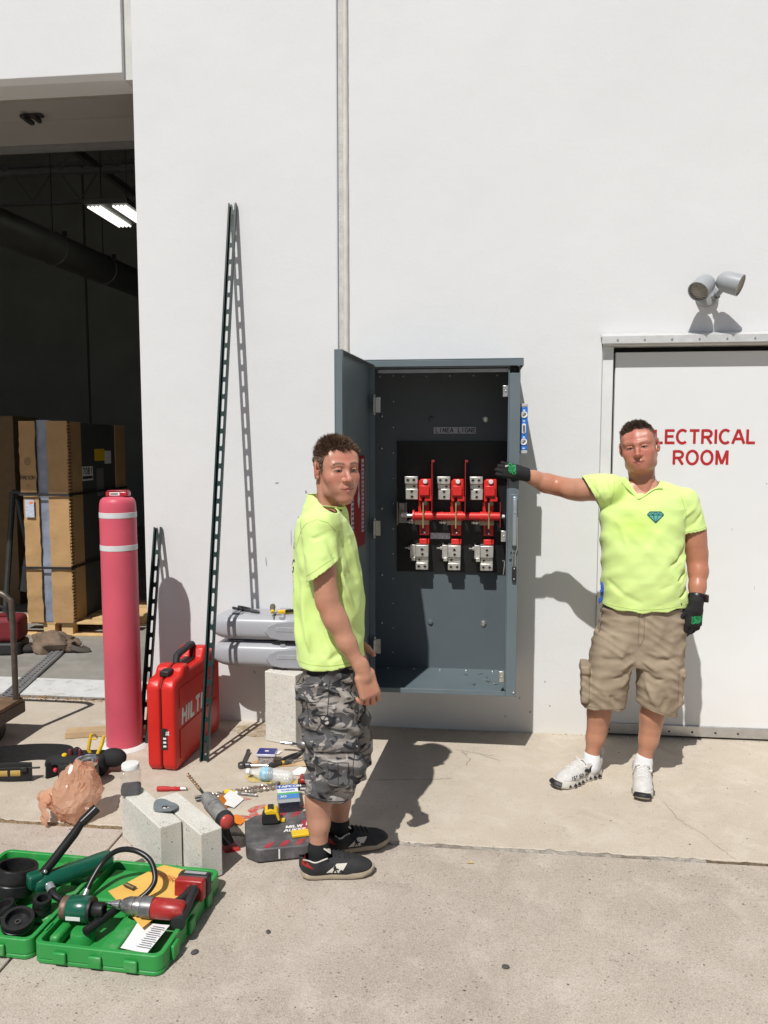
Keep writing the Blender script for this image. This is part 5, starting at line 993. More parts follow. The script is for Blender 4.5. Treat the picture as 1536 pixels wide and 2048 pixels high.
# ---------------------------------------------------------------- belt, pouch, tumbler, bag
BLN = M('black nylon webbing', (0.014, 0.014, 0.015), 0.8, var=0.3, vs=60, bump=0.3, bs=250)
TNY = M('tan yellow webbing', (0.42, 0.29, 0.08), 0.7, var=0.15)
be = thing('tool_belt', 'padded black tool belt loop lying on the walkway', 'tool belt', (-2.20, -0.80, 0.0), R(10))
def band(a0, a1, rx, ry, z0, z1, th, lean, n=48):
    vs = []
    for i in range(n + 1):
        a = R(a0 + (a1 - a0) * i / n); k = 1 + 0.03 * math.sin(5 * a)
        for r_, z in ((0, z0), (th, z0 + 0.004), (th, z1 - 0.004), (0, z1)):
            zz = z * (1 + 0.08 * math.sin(3 * a)); ln = 1 + lean * (z - z0)
            vs.append(((rx * ln + r_) * k * math.cos(a), (ry * ln + r_) * k * math.sin(a), zz))
    fs = [(i * 4 + q, (i + 1) * 4 + q, (i + 1) * 4 + (q + 1) % 4, i * 4 + (q + 1) % 4) for i in range(n) for q in range(4)] + [(0, 1, 2, 3), (n * 4 + 3, n * 4 + 2, n * 4 + 1, n * 4)]
    return MB().add(vs, fs)
band(-52, 290, 0.190, 0.125, 0.001, 0.090, 0.016, 0.6).build('padded_band', BLN, be, fix=True, smooth=60)
band(196, 258, 0.2085, 0.1435, 0.028, 0.056, 0.003, 0.4, 20).build('yellow_strap', TNY, be, fix=True, smooth=60); band(262, 275, 0.2085, 0.1435, 0.028, 0.056, 0.004, 0.4, 8).build('yellow_strap', TNY, be, fix=True, smooth=60)
band(170, 300, 0.2085, 0.1435, 0.062, 0.072, 0.004, 0.4, 24).build('strap', BLK, be, fix=True, smooth=60)
for a in (200, 215, 280): MB().box((0.212 * math.cos(R(a)), 0.147 * math.sin(R(a)), 0.067), (0.014, 0.03, 0.022), (0, 0, R(a))).build('buckle', BLK, be, bevel=0.003)
MB().sphere((-0.16, -0.165, 0.02), 0.03, 12, 8, (1.3, .8, .7)).build('orange_cap', M('orange plastic', (0.75, 0.20, 0.02), 0.5), be)
po = thing('tool_pouch', 'black tool pouch holding yellow cutters and screwdrivers', 'tool pouch', (-1.885, -0.80, 0.0), R(8))
MB().prism(rrect(0.20, 0.11, 0.03), 0.001, 0.105).build('body', BLN, po, bevel=0.02, seg=3)
MB().prism(rrect(0.12, 0.05, 0.02), 0.001, 0.085, o=(-0.05, -0.082, 0)).build('front_pocket', BLN, po, bevel=0.012, seg=3)
MB().sphere((0.125, 0.01, 0.075), 0.05, 20, 14, (1.35, 0.9, 0.95)).build('padded_flap', BLN, po, smooth=80)
MB().tube([(-0.19, -0.03, 0.075), (-0.13, -0.05, 0.095), (-0.07, -0.07, 0.085), (-0.02, -0.09, 0.06)], 0.02, 8, flat=(1.3, 0.35)).build('strap', BLN, po); MB().bx(-0.075, 0.005, -0.118, -0.108, 0.045, 0.092).build('buckle', BLK, po, bevel=0.004); MB().tube([(-0.07, -0.12, 0.047), (0.0, -0.12, 0.047)], 0.003, 8).build('buckle_bar', CHR, po)
MB().sphere((-0.125, -0.085, 0.055), 0.011, 10, 8).build('red_knob', M('red knob', (0.6, 0.03, 0.05), 0.4), po)
for k, (x, y, h, r, c, lb) in enumerate(((-0.075, -0.02, 0.135, 0.012, M('maroon grip', (0.12, 0.02, 0.04), 0.5), 'maroon handled screwdriver standing in the pouch beside the yellow stub'), (-0.018, -0.045, 0.145, 0.009, M('maroon grip', 0), 'maroon handled screwdriver standing in the pouch between black handles'), (-0.098, -0.035, 0.118, 0.014, YEL, 'yellow handled screwdriver standing in the pouch'), (-0.045, -0.015, 0.140, 0.016, MK, 'thick black handled screwdriver standing in the pouch'))):
    q = po.matrix_basis @ Vector((x, y, 0.03))
    t = thing('pouch_screwdriver', lb, 'screwdriver', q, group='screwdrivers standing in the pouch'); MB().lathe([(r * .7, 0), (r, 0.02), (r, h - 0.04), (r * .9, h - 0.034), (r * .5, h - 0.03)], n=10).build('handle', c, t); MB().lathe([(0.003, -0.025), (0.003, 0)], n=6).build('shaft', CHR, t)
for s, lb in ((0.0, 'yellow handled cutters standing in the black pouch'),):
    q = po.matrix_basis @ Vector((0.035, 0.005, 0.075)); t = thing('cable_cutters', lb, 'cutters', q, R(6))
    MB().tube([(-0.006, 0, 0.0), (-0.030, 0, 0.045), (-0.022, 0, 0.085), (-0.012, 0, 0.125)], [0.006, 0.009, 0.009, 0.007], 10).build('handle', YEL, t); MB().tube([(0.012, -0.02, -0.01), (0.022, -0.01, 0.03), (0.040, 0, 0.075), (0.050, 0, 0.115)], [0.006, 0.009, 0.009, 0.007], 10).build('handle', YEL, t)
    MB().tube([(-0.010, 0, 0.115), (0.005, 0, 0.122), (0.018, 0, 0.105)], 0.004, 8).build('strap', M('brown strap', (0.16, 0.09, 0.03), 0.6), t); MB().tube([(-0.022, 0, 0.098), (0.015, 0, 0.100)], 0.0045, 8).build('crossbar', YEL, t); MB().box((0.003, 0, -0.02), (0.03, 0.012, 0.05)).build('jaw', DST, t, bevel=0.003)
tu = thing('tumbler', 'black insulated tumbler with bright steel rim', 'tumbler', (-1.800, -0.945, 0.0), rot=(R(6), R(-3), 0))
MB().lathe([(0.042, 0.006), (0.045, 0.008), (0.054, 0.10), (0.054, 0.118)], n=36).build('body', M('blue black enamel', (0.012, 0.014, 0.020), 0.3, coat=0.3), tu, smooth=40)
MB().lathe([(0.0545, 0.1185), (0.056, 0.121), (0.056, 0.140), (0.054, 0.1425), (0.050, 0.140), (0.049, 0.128), (0.001, 0.126)], n=36).build('steel_rim', CHR, tu, smooth=40)
MB().lathe([(0.036, 0.1265), (0.034, 0.131), (0.020, 0.1325)], o=(0.0, 0.0, 0), n=26).build('lid_disc', M('clear grey lid', (0.20, 0.20, 0.20), 0.2), tu); MB().tube([(-0.02, -0.01, 0.133), (0.02, 0.012, 0.135)], 0.006, 10).build('lid_slider', BLK, tu)
# crumpled orange carrier bag
bag = thing('plastic_bag', 'crumpled translucent orange plastic carrier bag', 'plastic bag', (-1.695, -1.255, 0.0))
mbag, n, l, p = newmat('orange film'); tc = n.new('ShaderNodeTexCoord'); nz_ = n.new('ShaderNodeTexNoise'); nz_.inputs['Scale'].default_value = 9; l.new(tc.outputs['Object'], nz_.inputs['Vector'])
rp = n.new('ShaderNodeValToRGB'); rp.color_ramp.elements[0].color = (0.74, 0.36, 0.20, 1); rp.color_ramp.elements[1].color = (0.84, 0.58, 0.42, 1); l.new(nz_.outputs['Fac'], rp.inputs[0]); l.new(rp.outputs[0], p.inputs['Base Color'])
p.inputs['Roughness'].default_value = 0.16; p.inputs['Coat Weight'].default_value = 0.8; p.inputs['Coat Roughness'].default_value = 0.06; tl_ = n.new('ShaderNodeBsdfTranslucent'); l.new(rp.outputs[0], tl_.inputs['Color']); ms_ = n.new('ShaderNodeMixShader'); ms_.inputs[0].default_value = 0.42; l.new(p.outputs[0], ms_.inputs[1]); l.new(tl_.outputs[0], ms_.inputs[2]); tp_ = n.new('ShaderNodeBsdfTransparent'); m2_ = n.new('ShaderNodeMixShader'); m2_.inputs[0].default_value = 0.30; l.new(ms_.outputs[0], m2_.inputs[1]); l.new(tp_.outputs[0], m2_.inputs[2]); l.new(m2_.outputs[0], n['Material Output'].inputs['Surface'])
vn = n.new('ShaderNodeTexNoise'); vn.noise_type = 'RIDGED_MULTIFRACTAL'; vn.inputs['Scale'].default_value = 24; vn.inputs['Detail'].default_value = 3; vn.inputs['Distortion'].default_value = 0.8; l.new(tc.outputs['Object'], vn.inputs['Vector']); b_ = n.new('ShaderNodeBump'); b_.inputs['Strength'].default_value = 0.35; b_.inputs['Distance'].default_value = 0.008; l.new(vn.outputs['Fac'], b_.inputs['Height']); l.new(b_.outputs[0], p.inputs['Normal'])
nu, nv = 40, 26; vs = []; rb = random.Random(12)
PLN = [(Vector((rb.gauss(0, 1), rb.gauss(0, 1), rb.gauss(0, 1))).normalized(), rb.uniform(0.80, 1.0)) for _ in range(26)]
for j in range(nv + 1):
    for i in range(nu):
        ph = PI * min(1, max(0, (j + (rb.uniform(-.4, .4) if 0 < j < nv else 0)) / nv)); a = 2 * PI * (i + rb.uniform(-.4, .4)) / nu; d = Vector((math.sin(ph) * math.cos(a), math.sin(ph) * math.sin(a), math.cos(ph)))
        r_ = min([h / max(0.05, d.dot(n_)) for n_, h in PLN] + [1.12]) * (1 + rb.uniform(-0.045, 0.055)) + 0.10 * mnoise.noise(d * 2.2 + Vector((3, 1, 2))); z = 0.112 + 0.132 * d.z * r_
        if z < 0.002: z = 0.002 + 0.0008 * rb.random()
        vs.append((0.110 * d.x * r_ * (1 - 0.25 * max(0, d.z)) + 0.020 * d.z, 0.098 * d.y * r_ + 0.01 * d.z, z))
fs = []
for j in range(nv):
    for i in range(nu):
        q = (j * nu + i, (j + 1) * nu + i, (j + 1) * nu + (i + 1) % nu, j * nu + (i + 1) % nu)
        fs += [(q[0], q[1], q[2]), (q[0], q[2], q[3])] if rb.random() < .5 else [(q[0], q[1], q[3]), (q[1], q[2], q[3])]
MB().add(vs, fs).build('film', mbag, bag, smooth=16)
for pts in ([(-0.095, -0.03, 0.13), (-0.14, -0.03, 0.115), (-0.165, -0.025, 0.10), (-0.13, -0.045, 0.075), (-0.09, -0.05, 0.09)], [(-0.09, -0.06, 0.13), (-0.12, -0.07, 0.10), (-0.10, -0.085, 0.05), (-0.115, -0.08, 0.02)]):
    MB().tube(smooth_path(pts, 5), [0.010 + 0.009 * abs(math.sin(k * 0.8)) for k in range(5 * (len(pts) - 1) + 1)], 7, flat=(1.5, 0.45)).build('bag_handle', mbag, bag, smooth=25)
# ---------------------------------------------------------------- wood offcut, cart
wd = tag(MB().box((0, 0, 0.019), (0.50, 0.075, 0.036)).build('wood_offcut', M('pale pine', (0.46, 0.33, 0.19), 0.75, var=0.15, vs=9), None, bevel=0.002), 'pale wooden offcut lying behind the pink bollard', 'wood'); wd.location = (-2.00, -0.285, 0.001); wd.rotation_euler = (0, 0, R(16))
ct = thing('platform_cart', 'steel handled platform cart with a worn wooden deck', 'cart', (-2.85, -0.75, 0.0))
CWd = dict(parent=ct, world=True); CST = M('brown painted tube', (0.10, 0.085, 0.07), 0.4, metal=0.5, var=0.3, vs=20)
for k in range(4): MB().bx(-3.09 + 0.15 * k, -2.946 + 0.15 * k, -1.30, -0.345, 0.192, 0.216).build('deck_board', M('worn cart wood', (0.16, 0.10, 0.06), 0.8, var=0.4, vs=10), bevel=0.003, **CWd)
MB().bx(-3.10, -2.490, -1.31, -0.335, 0.130, 0.1915).build('deck_frame', M('dark cart frame', (0.075, 0.065, 0.05), 0.7, var=0.3, vs=12), bevel=0.004, **CWd)
MB().tube(smooth_path([(-2.515, -0.385, 0.18), (-2.515, -0.385, 0.70), (-2.535, -0.385, 0.79), (-2.65, -0.385, 0.83), (-3.05, -0.385, 0.83), (-3.11, -0.385, 0.79), (-3.13, -0.385, 0.70), (-3.13, -0.385, 0.18)], 6), 0.0165, 12).build('handle', CST, **CWd)
for y in (-1.2, -0.45):
    for x in (-3.06, -2.59): MB().lathe([(0.045, -0.018), (0.058, -0.014), (0.058, 0.014), (0.045, 0.018)], o=(x, y, 0.060), ax=(1, 0, 0), n=22).build('wheel', BLK, **CWd); MB().bx(x - 0.03, x - 0.022, y - 0.02, y + 0.02, 0.06, 0.1295).build('caster_fork', CST, **CWd)
# ---------------------------------------------------------------- inside the warehouse
KRF = M('brown corrugated card', (0.42, 0.255, 0.115), 0.8, var=0.10, vs=7, bump=0.25, bs=30)
KRD = M('corrugated card edge', (0.20, 0.12, 0.06), 0.9, var=0.2)
PIN = M('new pine', (0.62, 0.42, 0.20), 0.75, var=0.14, vs=8)
pal = thing('pallet', 'new pine pallet under the tall wrapped cabinet', 'pallet', (-3.93, 1.80, 0.0), R(2.0))
for k in range(6): MB().bx(0.0, 1.05, 0.17 * k, 0.17 * k + 0.11, 0.105, 0.123).build('top_board', PIN, pal, bevel=0.002)
for y in (0.0, 0.43, 0.86): MB().bx(0.0, 1.05, y, y + 0.10, 0.001, 0.017).build('bottom_board', PIN, pal, bevel=0.002)
for x in (0.0, 0.30, 0.46, 0.92):
    for y in (0.005, 0.435, 0.865): MB().bx(x, x + 0.10, y, y + 0.09, 0.0175, 0.1045).build('spacer_block', PIN, pal, bevel=0.002)
wc = thing('wrapped_cabinet', 'tall grey cabinet wrapped in cardboard guards and plastic film on the pallet', 'wrapped cabinet', (-3.735, 1.80, 0.1235), R(2.0))
H = 1.715; WX = 0.385; WD = 1.15
DGR = M('wrapped cabinet grey', (0.055, 0.058, 0.060), 0.55, var=0.1)
MB().bx(0.012, WX - 0.012, 0.012, WD - 0.012, 0, H - 0.02).build('cabinet_body', DGR, wc)
FLM = M('clear wrap film', (0.22, 0.25, 0.32), 0.16, var=0.35, vs=5, spec=0.8, bump=0.6, bs=14)
MB().bx(0.11, 0.235, 0.0005, 0.0115, 0.0, H + 0.01).build('wrap_film', FLM, wc, bevel=0.003)
def crumple(x0, x1, y0, y1, z0, z1, nm, seed, mat=KRF):
    nz_, nx = 40, 6; vs = []
    for side in (0, 1):
        for j in range(nz_ + 1):
            z = z0 + (z1 - z0) * j / nz_
            for i in range(nx + 1):
                x = x0 + (x1 - x0) * i / nx; bz = 0.006 * mnoise.noise(Vector((x * 9, z * 5, seed))) + 0.014 * max(0, mnoise.noise(Vector((x * 5, z * 11, seed + 5)))) * (1 if z < 1.0 else 0.3)
                ex = 0.008 * mnoise.noise(Vector((z * 14, seed, i * .1))) if i in (0, nx) else 0
                vs.append((x + ex, (y0 - bz) if side == 0 else y1, z))
    k = (nx + 1) * (nz_ + 1); fs = []
    for j in range(nz_):
        for i in range(nx): a = j * (nx + 1) + i; fs += [(a, a + 1, a + nx + 2, a + nx + 1), (k + a, k + a + nx + 1, k + a + nx + 2, k + a + 1)]
    for j in range(nz_):
        for i in (0, nx): a = j * (nx + 1) + i; fs.append((a, a + nx + 1, k + a + nx + 1, k + a))
    for j in (0, nz_):
        for i in range(nx): a = j * (nx + 1) + i; fs.append((a, a + 1, k + a + 1, k + a))
    return MB().add(vs, fs).build(nm, mat, wc, fix=True, smooth=50)
crumple(-0.01, 0.125, -0.022, -0.010, 0.0, 1.085, 'cardboard_guard', 1); crumple(-0.03, 0.108, -0.022, -0.010, 1.115, H, 'cardboard_guard', 2)
crumple(0.212, WX + 0.004, -0.024, -0.010, 0.0, H, 'cardboard_guard', 3)
MB().bx(WX - 0.011, WX + 0.002, -0.0095, 0.05, 0.0, H).build('card_edge', KRD, wc)
for k in range(60): MB().bx(WX + 0.0025, WX + 0.012, -0.022, 0.030, 0.012 + 0.0283 * k, 0.027 + 0.0283 * k).build('flute_tab', KRF, wc)
MB().bx(WX - 0.010, WX + 0.004, 0.0505, 0.23, 0.0, H - 0.004).build('cardboard_guard', KRF, wc, bevel=0.001)
MB().bx(WX - 0.0115, WX - 0.004, 0.2305, 0.93, 0.0, H - 0.012).build('side_film', DGR, wc)
MB().bx(WX - 0.010, WX + 0.006, 0.9305, WD, 0.0, H - 0.01).build('cardboard_guard', KRF, wc, bevel=0.002)
for z in (1.097, 0.475):
    MB().bx(-0.035, WX + 0.013, -0.045, -0.0405, z - 0.010, z + 0.010).build('strap', BLK, wc); MB().bx(WX + 0.0125, WX + 0.0165, -0.040, WD, z - 0.010, z + 0.010).build('strap', BLK, wc)
lab = MB().bx(0.012, 0.090, -0.0400, -0.0382, 0.905, 1.055).build('shipping_label', M('white blue label', (0.46, 0.50, 0.62), 0.5, var=0.3, vs=120, det=2), wc); MB().bx(0.050, 0.080, -0.0408, -0.0401, 1.018, 1.040).build('orange_sticker', OPM, lab)
MK2 = M('marker ink', (0.03, 0.025, 0.02), 0.7)
letters('handwriting', 'PALSON', 0.030, 0.0045, MK2, wc, (-0.018, -0.0372, 1.225), (1, 0, 0), (0, 0, 1), adv=0.020); letters('handwriting', 'O', 0.062, 0.0038, MK2, wc, (0.020, -0.0372, 1.345), (1, 0, 0), (0, 0, 1)); letters('handwriting', '1', 0.028, 0.0038, MK2, wc, (0.036, -0.0372, 1.362), (1, 0, 0), (0, 0, 1)); letters('handwriting', '-1', 0.020, 0.0038, MK2, wc, (0.030, -0.0372, 1.165), (1, 0, 0), (0, 0, 1))
sx_ = WX - 0.0038
s1 = MB().bx(sx_, sx_ + 0.0022, 0.24, 0.45, 1.20, 1.325).build('code_sticker', WHT, wc); letters('lettering', '7081', 0.055, 0.012, BLK, s1, (sx_ + 0.0024, 0.25, 1.258), (0, 1, 0), (0, 0, 1), adv=0.048); MB().bx(sx_ + 0.0023, sx_ + 0.0028, 0.25, 0.44, 1.215, 1.240).build('code_bar', BLK, s1)
MB().bx(sx_, sx_ + 0.0022, 0.50, 0.70, 1.37, 1.48).build('yellow_sticker', YEL, wc); MB().bx(sx_, sx_ + 0.0022, 0.705, 0.84, 1.34, 1.46).build('white_sticker', WHT, wc); MB().bx(sx_, sx_ + 0.0022, 0.53, 0.67, 1.05, 1.30).build('grey_label', M('grey label', (0.16, 0.16, 0.17), 0.5, var=0.4, vs=120), wc)
# jacket heap, tool bag, dark cartons
JK = M('taupe canvas', (0.17, 0.12, 0.085), 0.9, var=0.25, vs=14, bump=0.4, bs=60)
jk = thing('jacket_heap', 'taupe work jacket dropped in a heap on the warehouse floor', 'jacket', (-3.27, 1.36, 0.0), R(8))
nu, nv = 48, 24; vs = []
for j in range(nv + 1):
    ph = PI * j / nv
    for i in range(nu):
        a = 2 * PI * i / nu; d = Vector((math.sin(ph) * math.cos(a), math.sin(ph) * math.sin(a), math.cos(ph))); r_ = 1 + 0.35 * mnoise.noise(d * 2.0 + Vector((1, 5, 0))) - 0.25 * abs(mnoise.noise(d * 4.4))
        vs.append((0.19 * d.x * r_, 0.13 * d.y * r_, max(0.001, 0.055 + 0.085 * d.z * r_ * (1.25 - 0.6 * d.x if d.x < 0.4 else 0.9))))
MB().add(vs, [(j * nu + i, (j + 1) * nu + i, (j + 1) * nu + (i + 1) % nu, j * nu + (i + 1) % nu) for j in range(nv) for i in range(nu)]).build('cloth', JK, jk, smooth=60)
MB().tube(smooth_path([(0.12, -0.06, 0.06), (0.2, -0.08, 0.035), (0.29, -0.05, 0.012), (0.22, 0.0, 0.03)], 6), 0.016, 8, flat=(1.3, .5)).build('strap', M('dark strap', (0.07, 0.06, 0.05), 0.8), jk); MB().sphere((-0.19, -0.03, 0.03), 0.07, 14, 9, (1.3, .9, .5)).build('dark_lining', M('dark lining', (0.025, 0.022, 0.02), 0.9, bump=0.6, bs=40), jk)
tb = thing('tool_bag', 'dark red and black tool bag on the warehouse floor', 'tool bag', (-3.66, 1.28, 0.0), R(10))
MB().prism(rrect(0.34, 0.24, 0.05), 0.001, 0.10).build('rubber_base', MK, tb, bevel=0.02, seg=3); MB().prism(rrect(0.33, 0.23, 0.05), 0.101, 0.30).build('red_body', M('dark red nylon', (0.16, 0.012, 0.018), 0.7, var=0.2), tb, bevel=0.04, seg=3); MB().tube(smooth_path([(-0.1, -0.10, 0.26), (-0.07, -0.12, 0.38), (0.07, -0.12, 0.38), (0.1, -0.10, 0.26)], 6), 0.012, 8).build('handle', MK, tb)
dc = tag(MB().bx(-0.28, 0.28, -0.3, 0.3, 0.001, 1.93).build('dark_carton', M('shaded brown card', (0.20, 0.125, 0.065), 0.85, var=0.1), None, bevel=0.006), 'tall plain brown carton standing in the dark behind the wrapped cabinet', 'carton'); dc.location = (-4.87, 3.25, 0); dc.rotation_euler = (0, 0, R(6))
fr_ = thing('folded_stand', 'dark folded metal stand beside the wrapped cabinet', 'metal stand', (-4.05, 2.1, 0.0)); FST = M('dark grey tube', (0.055, 0.06, 0.058), 0.5, metal=0.3)
MB().tube([(-0.12, 0, 0.02), (-0.02, 0.05, 1.22)], 0.025, 10).tube([(-0.02, 0.05, 1.22), (0.16, 0.06, 1.20)], 0.02, 10).tube([(0.2, 0.1, 0.02), (0.02, 0.05, 1.15)], 0.025, 10).build('frame', FST, fr_)
MB().tube([(0.01, 0.2, 0.3), (0.10, 0.2, 0.9)], [0.10, 0.06], 12).build('hanging_bag', M('black cloth', (0.02, 0.02, 0.02), 0.9), fr_)
rk = thing('dark_rack', 'dark metal rack shelves standing far inside the warehouse', 'rack', (-3.1, 4.4, 0.0))
for x in (0.0, 1.35): MB().bx(x, x + 0.05, 0, 0.05, 0.001, 1.9).build('upright', FST, rk)
for z in (0.25, 0.75, 1.25, 1.85): MB().bx(0.0505, 1.3495, 0.0, 0.05, z, z + 0.05).build('beam', FST, rk); MB().bx(0.06, 1.34, 0.051, 0.5, z + 0.03, z + 0.045).build('shelf', FST, rk)
# duct, hangers, luminaire
DU = M('grey spiral duct', (0.13, 0.135, 0.125), 0.5, metal=0.3, var=0.12, vs=4)
du = thing('air_duct', 'round grey spiral air duct hung across the dark warehouse', 'duct', (-4.95, 3.3, 4.0)); a0 = Vector((-5.02, 1.6, 3.97)); a1 = Vector((-4.84, 10.4, 4.0))
a0 = Vector((-5.10, 2.9, 3.98)); a1 = Vector((-4.60, 10.45, 4.0)); du.location = a0
MB().cyl(a0, a1, 0.19, n=32).build('pipe', DU, du, smooth=60, world=True)
for t in (0.06, 0.23, 0.38, 0.56, 0.75):
    c = a0 + (a1 - a0) * t; MB().lathe([(0.192, -0.014), (0.200, -0.012), (0.200, 0.012), (0.192, 0.014)], o=c, ax=(a1 - a0), n=32, cap=False).build('band', M('duct band', (0.20, 0.20, 0.20), 0.4, metal=0.6), du, world=True)
    MB().tube([c + Vector((0, 0, 0.2)), c + Vector((0, 0, 1.9))], 0.006, 6).build('hanger_wire', FST, du, world=True); MB().box(c + Vector((0.15, 0, 0.17)), (0.05, 0.03, 0.05)).build('clamp', FST, du, world=True)
lu = thing('strip_light', 'lit four-tube fluorescent fixture hanging inside the warehouse', 'light fixture', (-3.93, 3.85, 4.20), R(0))
MB().bx(-0.25, 0.25, -0.02, 0.80, 0.03, 0.09).build('housing', M('dark luminaire', (0.10, 0.10, 0.10), 0.5), lu, bevel=0.004)
for x in (-0.21, -0.165, -0.12, -0.075, 0.075, 0.12, 0.165, 0.21): MB().cyl((x, 0.02, 0.012), (x, 0.77, 0.012), 0.012, n=12).build('tube', M('lit tube', (0.9, 0.9, 0.88), 0.4, emit=(1.0, 0.97, 0.88), estr=1.6), lu)
for x in (-0.15, 0.15): MB().tube([(x, 0.2, 0.09), (x, 0.2, 1.6)], 0.004, 5).build('hanger_wire', FST, lu)
# ---------------------------------------------------------------- implicit surfaces for bodies and clothes
def smin(a, b, k):
    if k <= 0: return np.minimum(a, b)
    h = np.clip(0.5 + 0.5 * (b - a) / k, 0, 1); return b + (a - b) * h - k * h * (1 - h)
def smax(a, b, k): return -smin(-a, -b, k)
V = lambda *a: np.array(a, dtype=np.float64)
def P_cap(a, b, r1, r2):
    a = np.asarray(a, float); b = np.asarray(b, float); ba = b - a; q = float(ba @ ba) + 1e-12; R_ = max(r1, r2)
    def f(x, y, z):
        t = np.clip(((x - a[0]) * ba[0] + (y - a[1]) * ba[1] + (z - a[2]) * ba[2]) / q, 0, 1)
        return np.sqrt((x - a[0] - t * ba[0]) ** 2 + (y - a[1] - t * ba[1]) ** 2 + (z - a[2] - t * ba[2]) ** 2) - (r1 + (r2 - r1) * t)
    return f, np.minimum(a, b) - R_, np.maximum(a, b) + R_
def P_ell(c, r, rot=None):
    c = np.asarray(c, float); r = np.asarray(r, float); m = np.eye(3) if rot is None else np.array(rot)   # rows = axes
    def f(x, y, z):
        dx, dy, dz = x - c[0], y - c[1], z - c[2]
        u = [m[i, 0] * dx + m[i, 1] * dy + m[i, 2] * dz for i in range(3)]
        k0 = np.sqrt(sum((u[i] / r[i]) ** 2 for i in range(3))); k1 = np.sqrt(sum((u[i] / r[i] ** 2) ** 2 for i in range(3))) + 1e-9
        return k0 * (k0 - 1) / k1
    R_ = max(r) if rot is not None else r
    return f, c - R_, c + R_
def P_box(c, h, rr, rot=None):
    c = np.asarray(c, float); h = np.asarray(h, float) - rr; m = np.eye(3) if rot is None else np.array(rot)
    def f(x, y, z):
        dx, dy, dz = x - c[0], y - c[1], z - c[2]
        q = [np.abs(m[i, 0] * dx + m[i, 1] * dy + m[i, 2] * dz) - h[i] for i in range(3)]
        return np.sqrt(sum(np.maximum(v, 0) ** 2 for v in q)) + np.minimum(np.maximum(np.maximum(q[0], q[1]), q[2]), 0) - rr
    R_ = float(np.linalg.norm(h)) + rr
    return f, c - R_, c + R_
def P_loft(o, F, L, zs, cf, hf, hl, cl=None, n=2.3):
    """stack of superellipses: F,L horizontal unit axes, tables over z"""
    o = np.asarray(o, float); zs = np.asarray(zs); cl = np.zeros(len(zs)) if cl is None else np.asarray(cl)
    def sm(z, t):
        return np.interp(z, zs, t)
    def f(x, y, z):
        a = sm(z, hf); b = sm(z, hl)
        u = ((x - o[0]) * F[0] + (y - o[1]) * F[1] - sm(z, cf)) / a; v = ((x - o[0]) * L[0] + (y - o[1]) * L[1] - sm(z, cl)) / b
        k = (np.abs(u) ** n + np.abs(v) ** n) ** (1.0 / n)
        d = (k - 1) * np.minimum(a, b) * np.where(k < 1, 1, 0.9)
        return np.maximum(d, np.maximum(zs[0] - z, z - zs[-1]))
    R_ = max(max(hf), max(hl)) + 0.06
    return f, V(o[0] - R_, o[1] - R_, zs[0]), V(o[0] + R_, o[1] + R_, zs[-1])
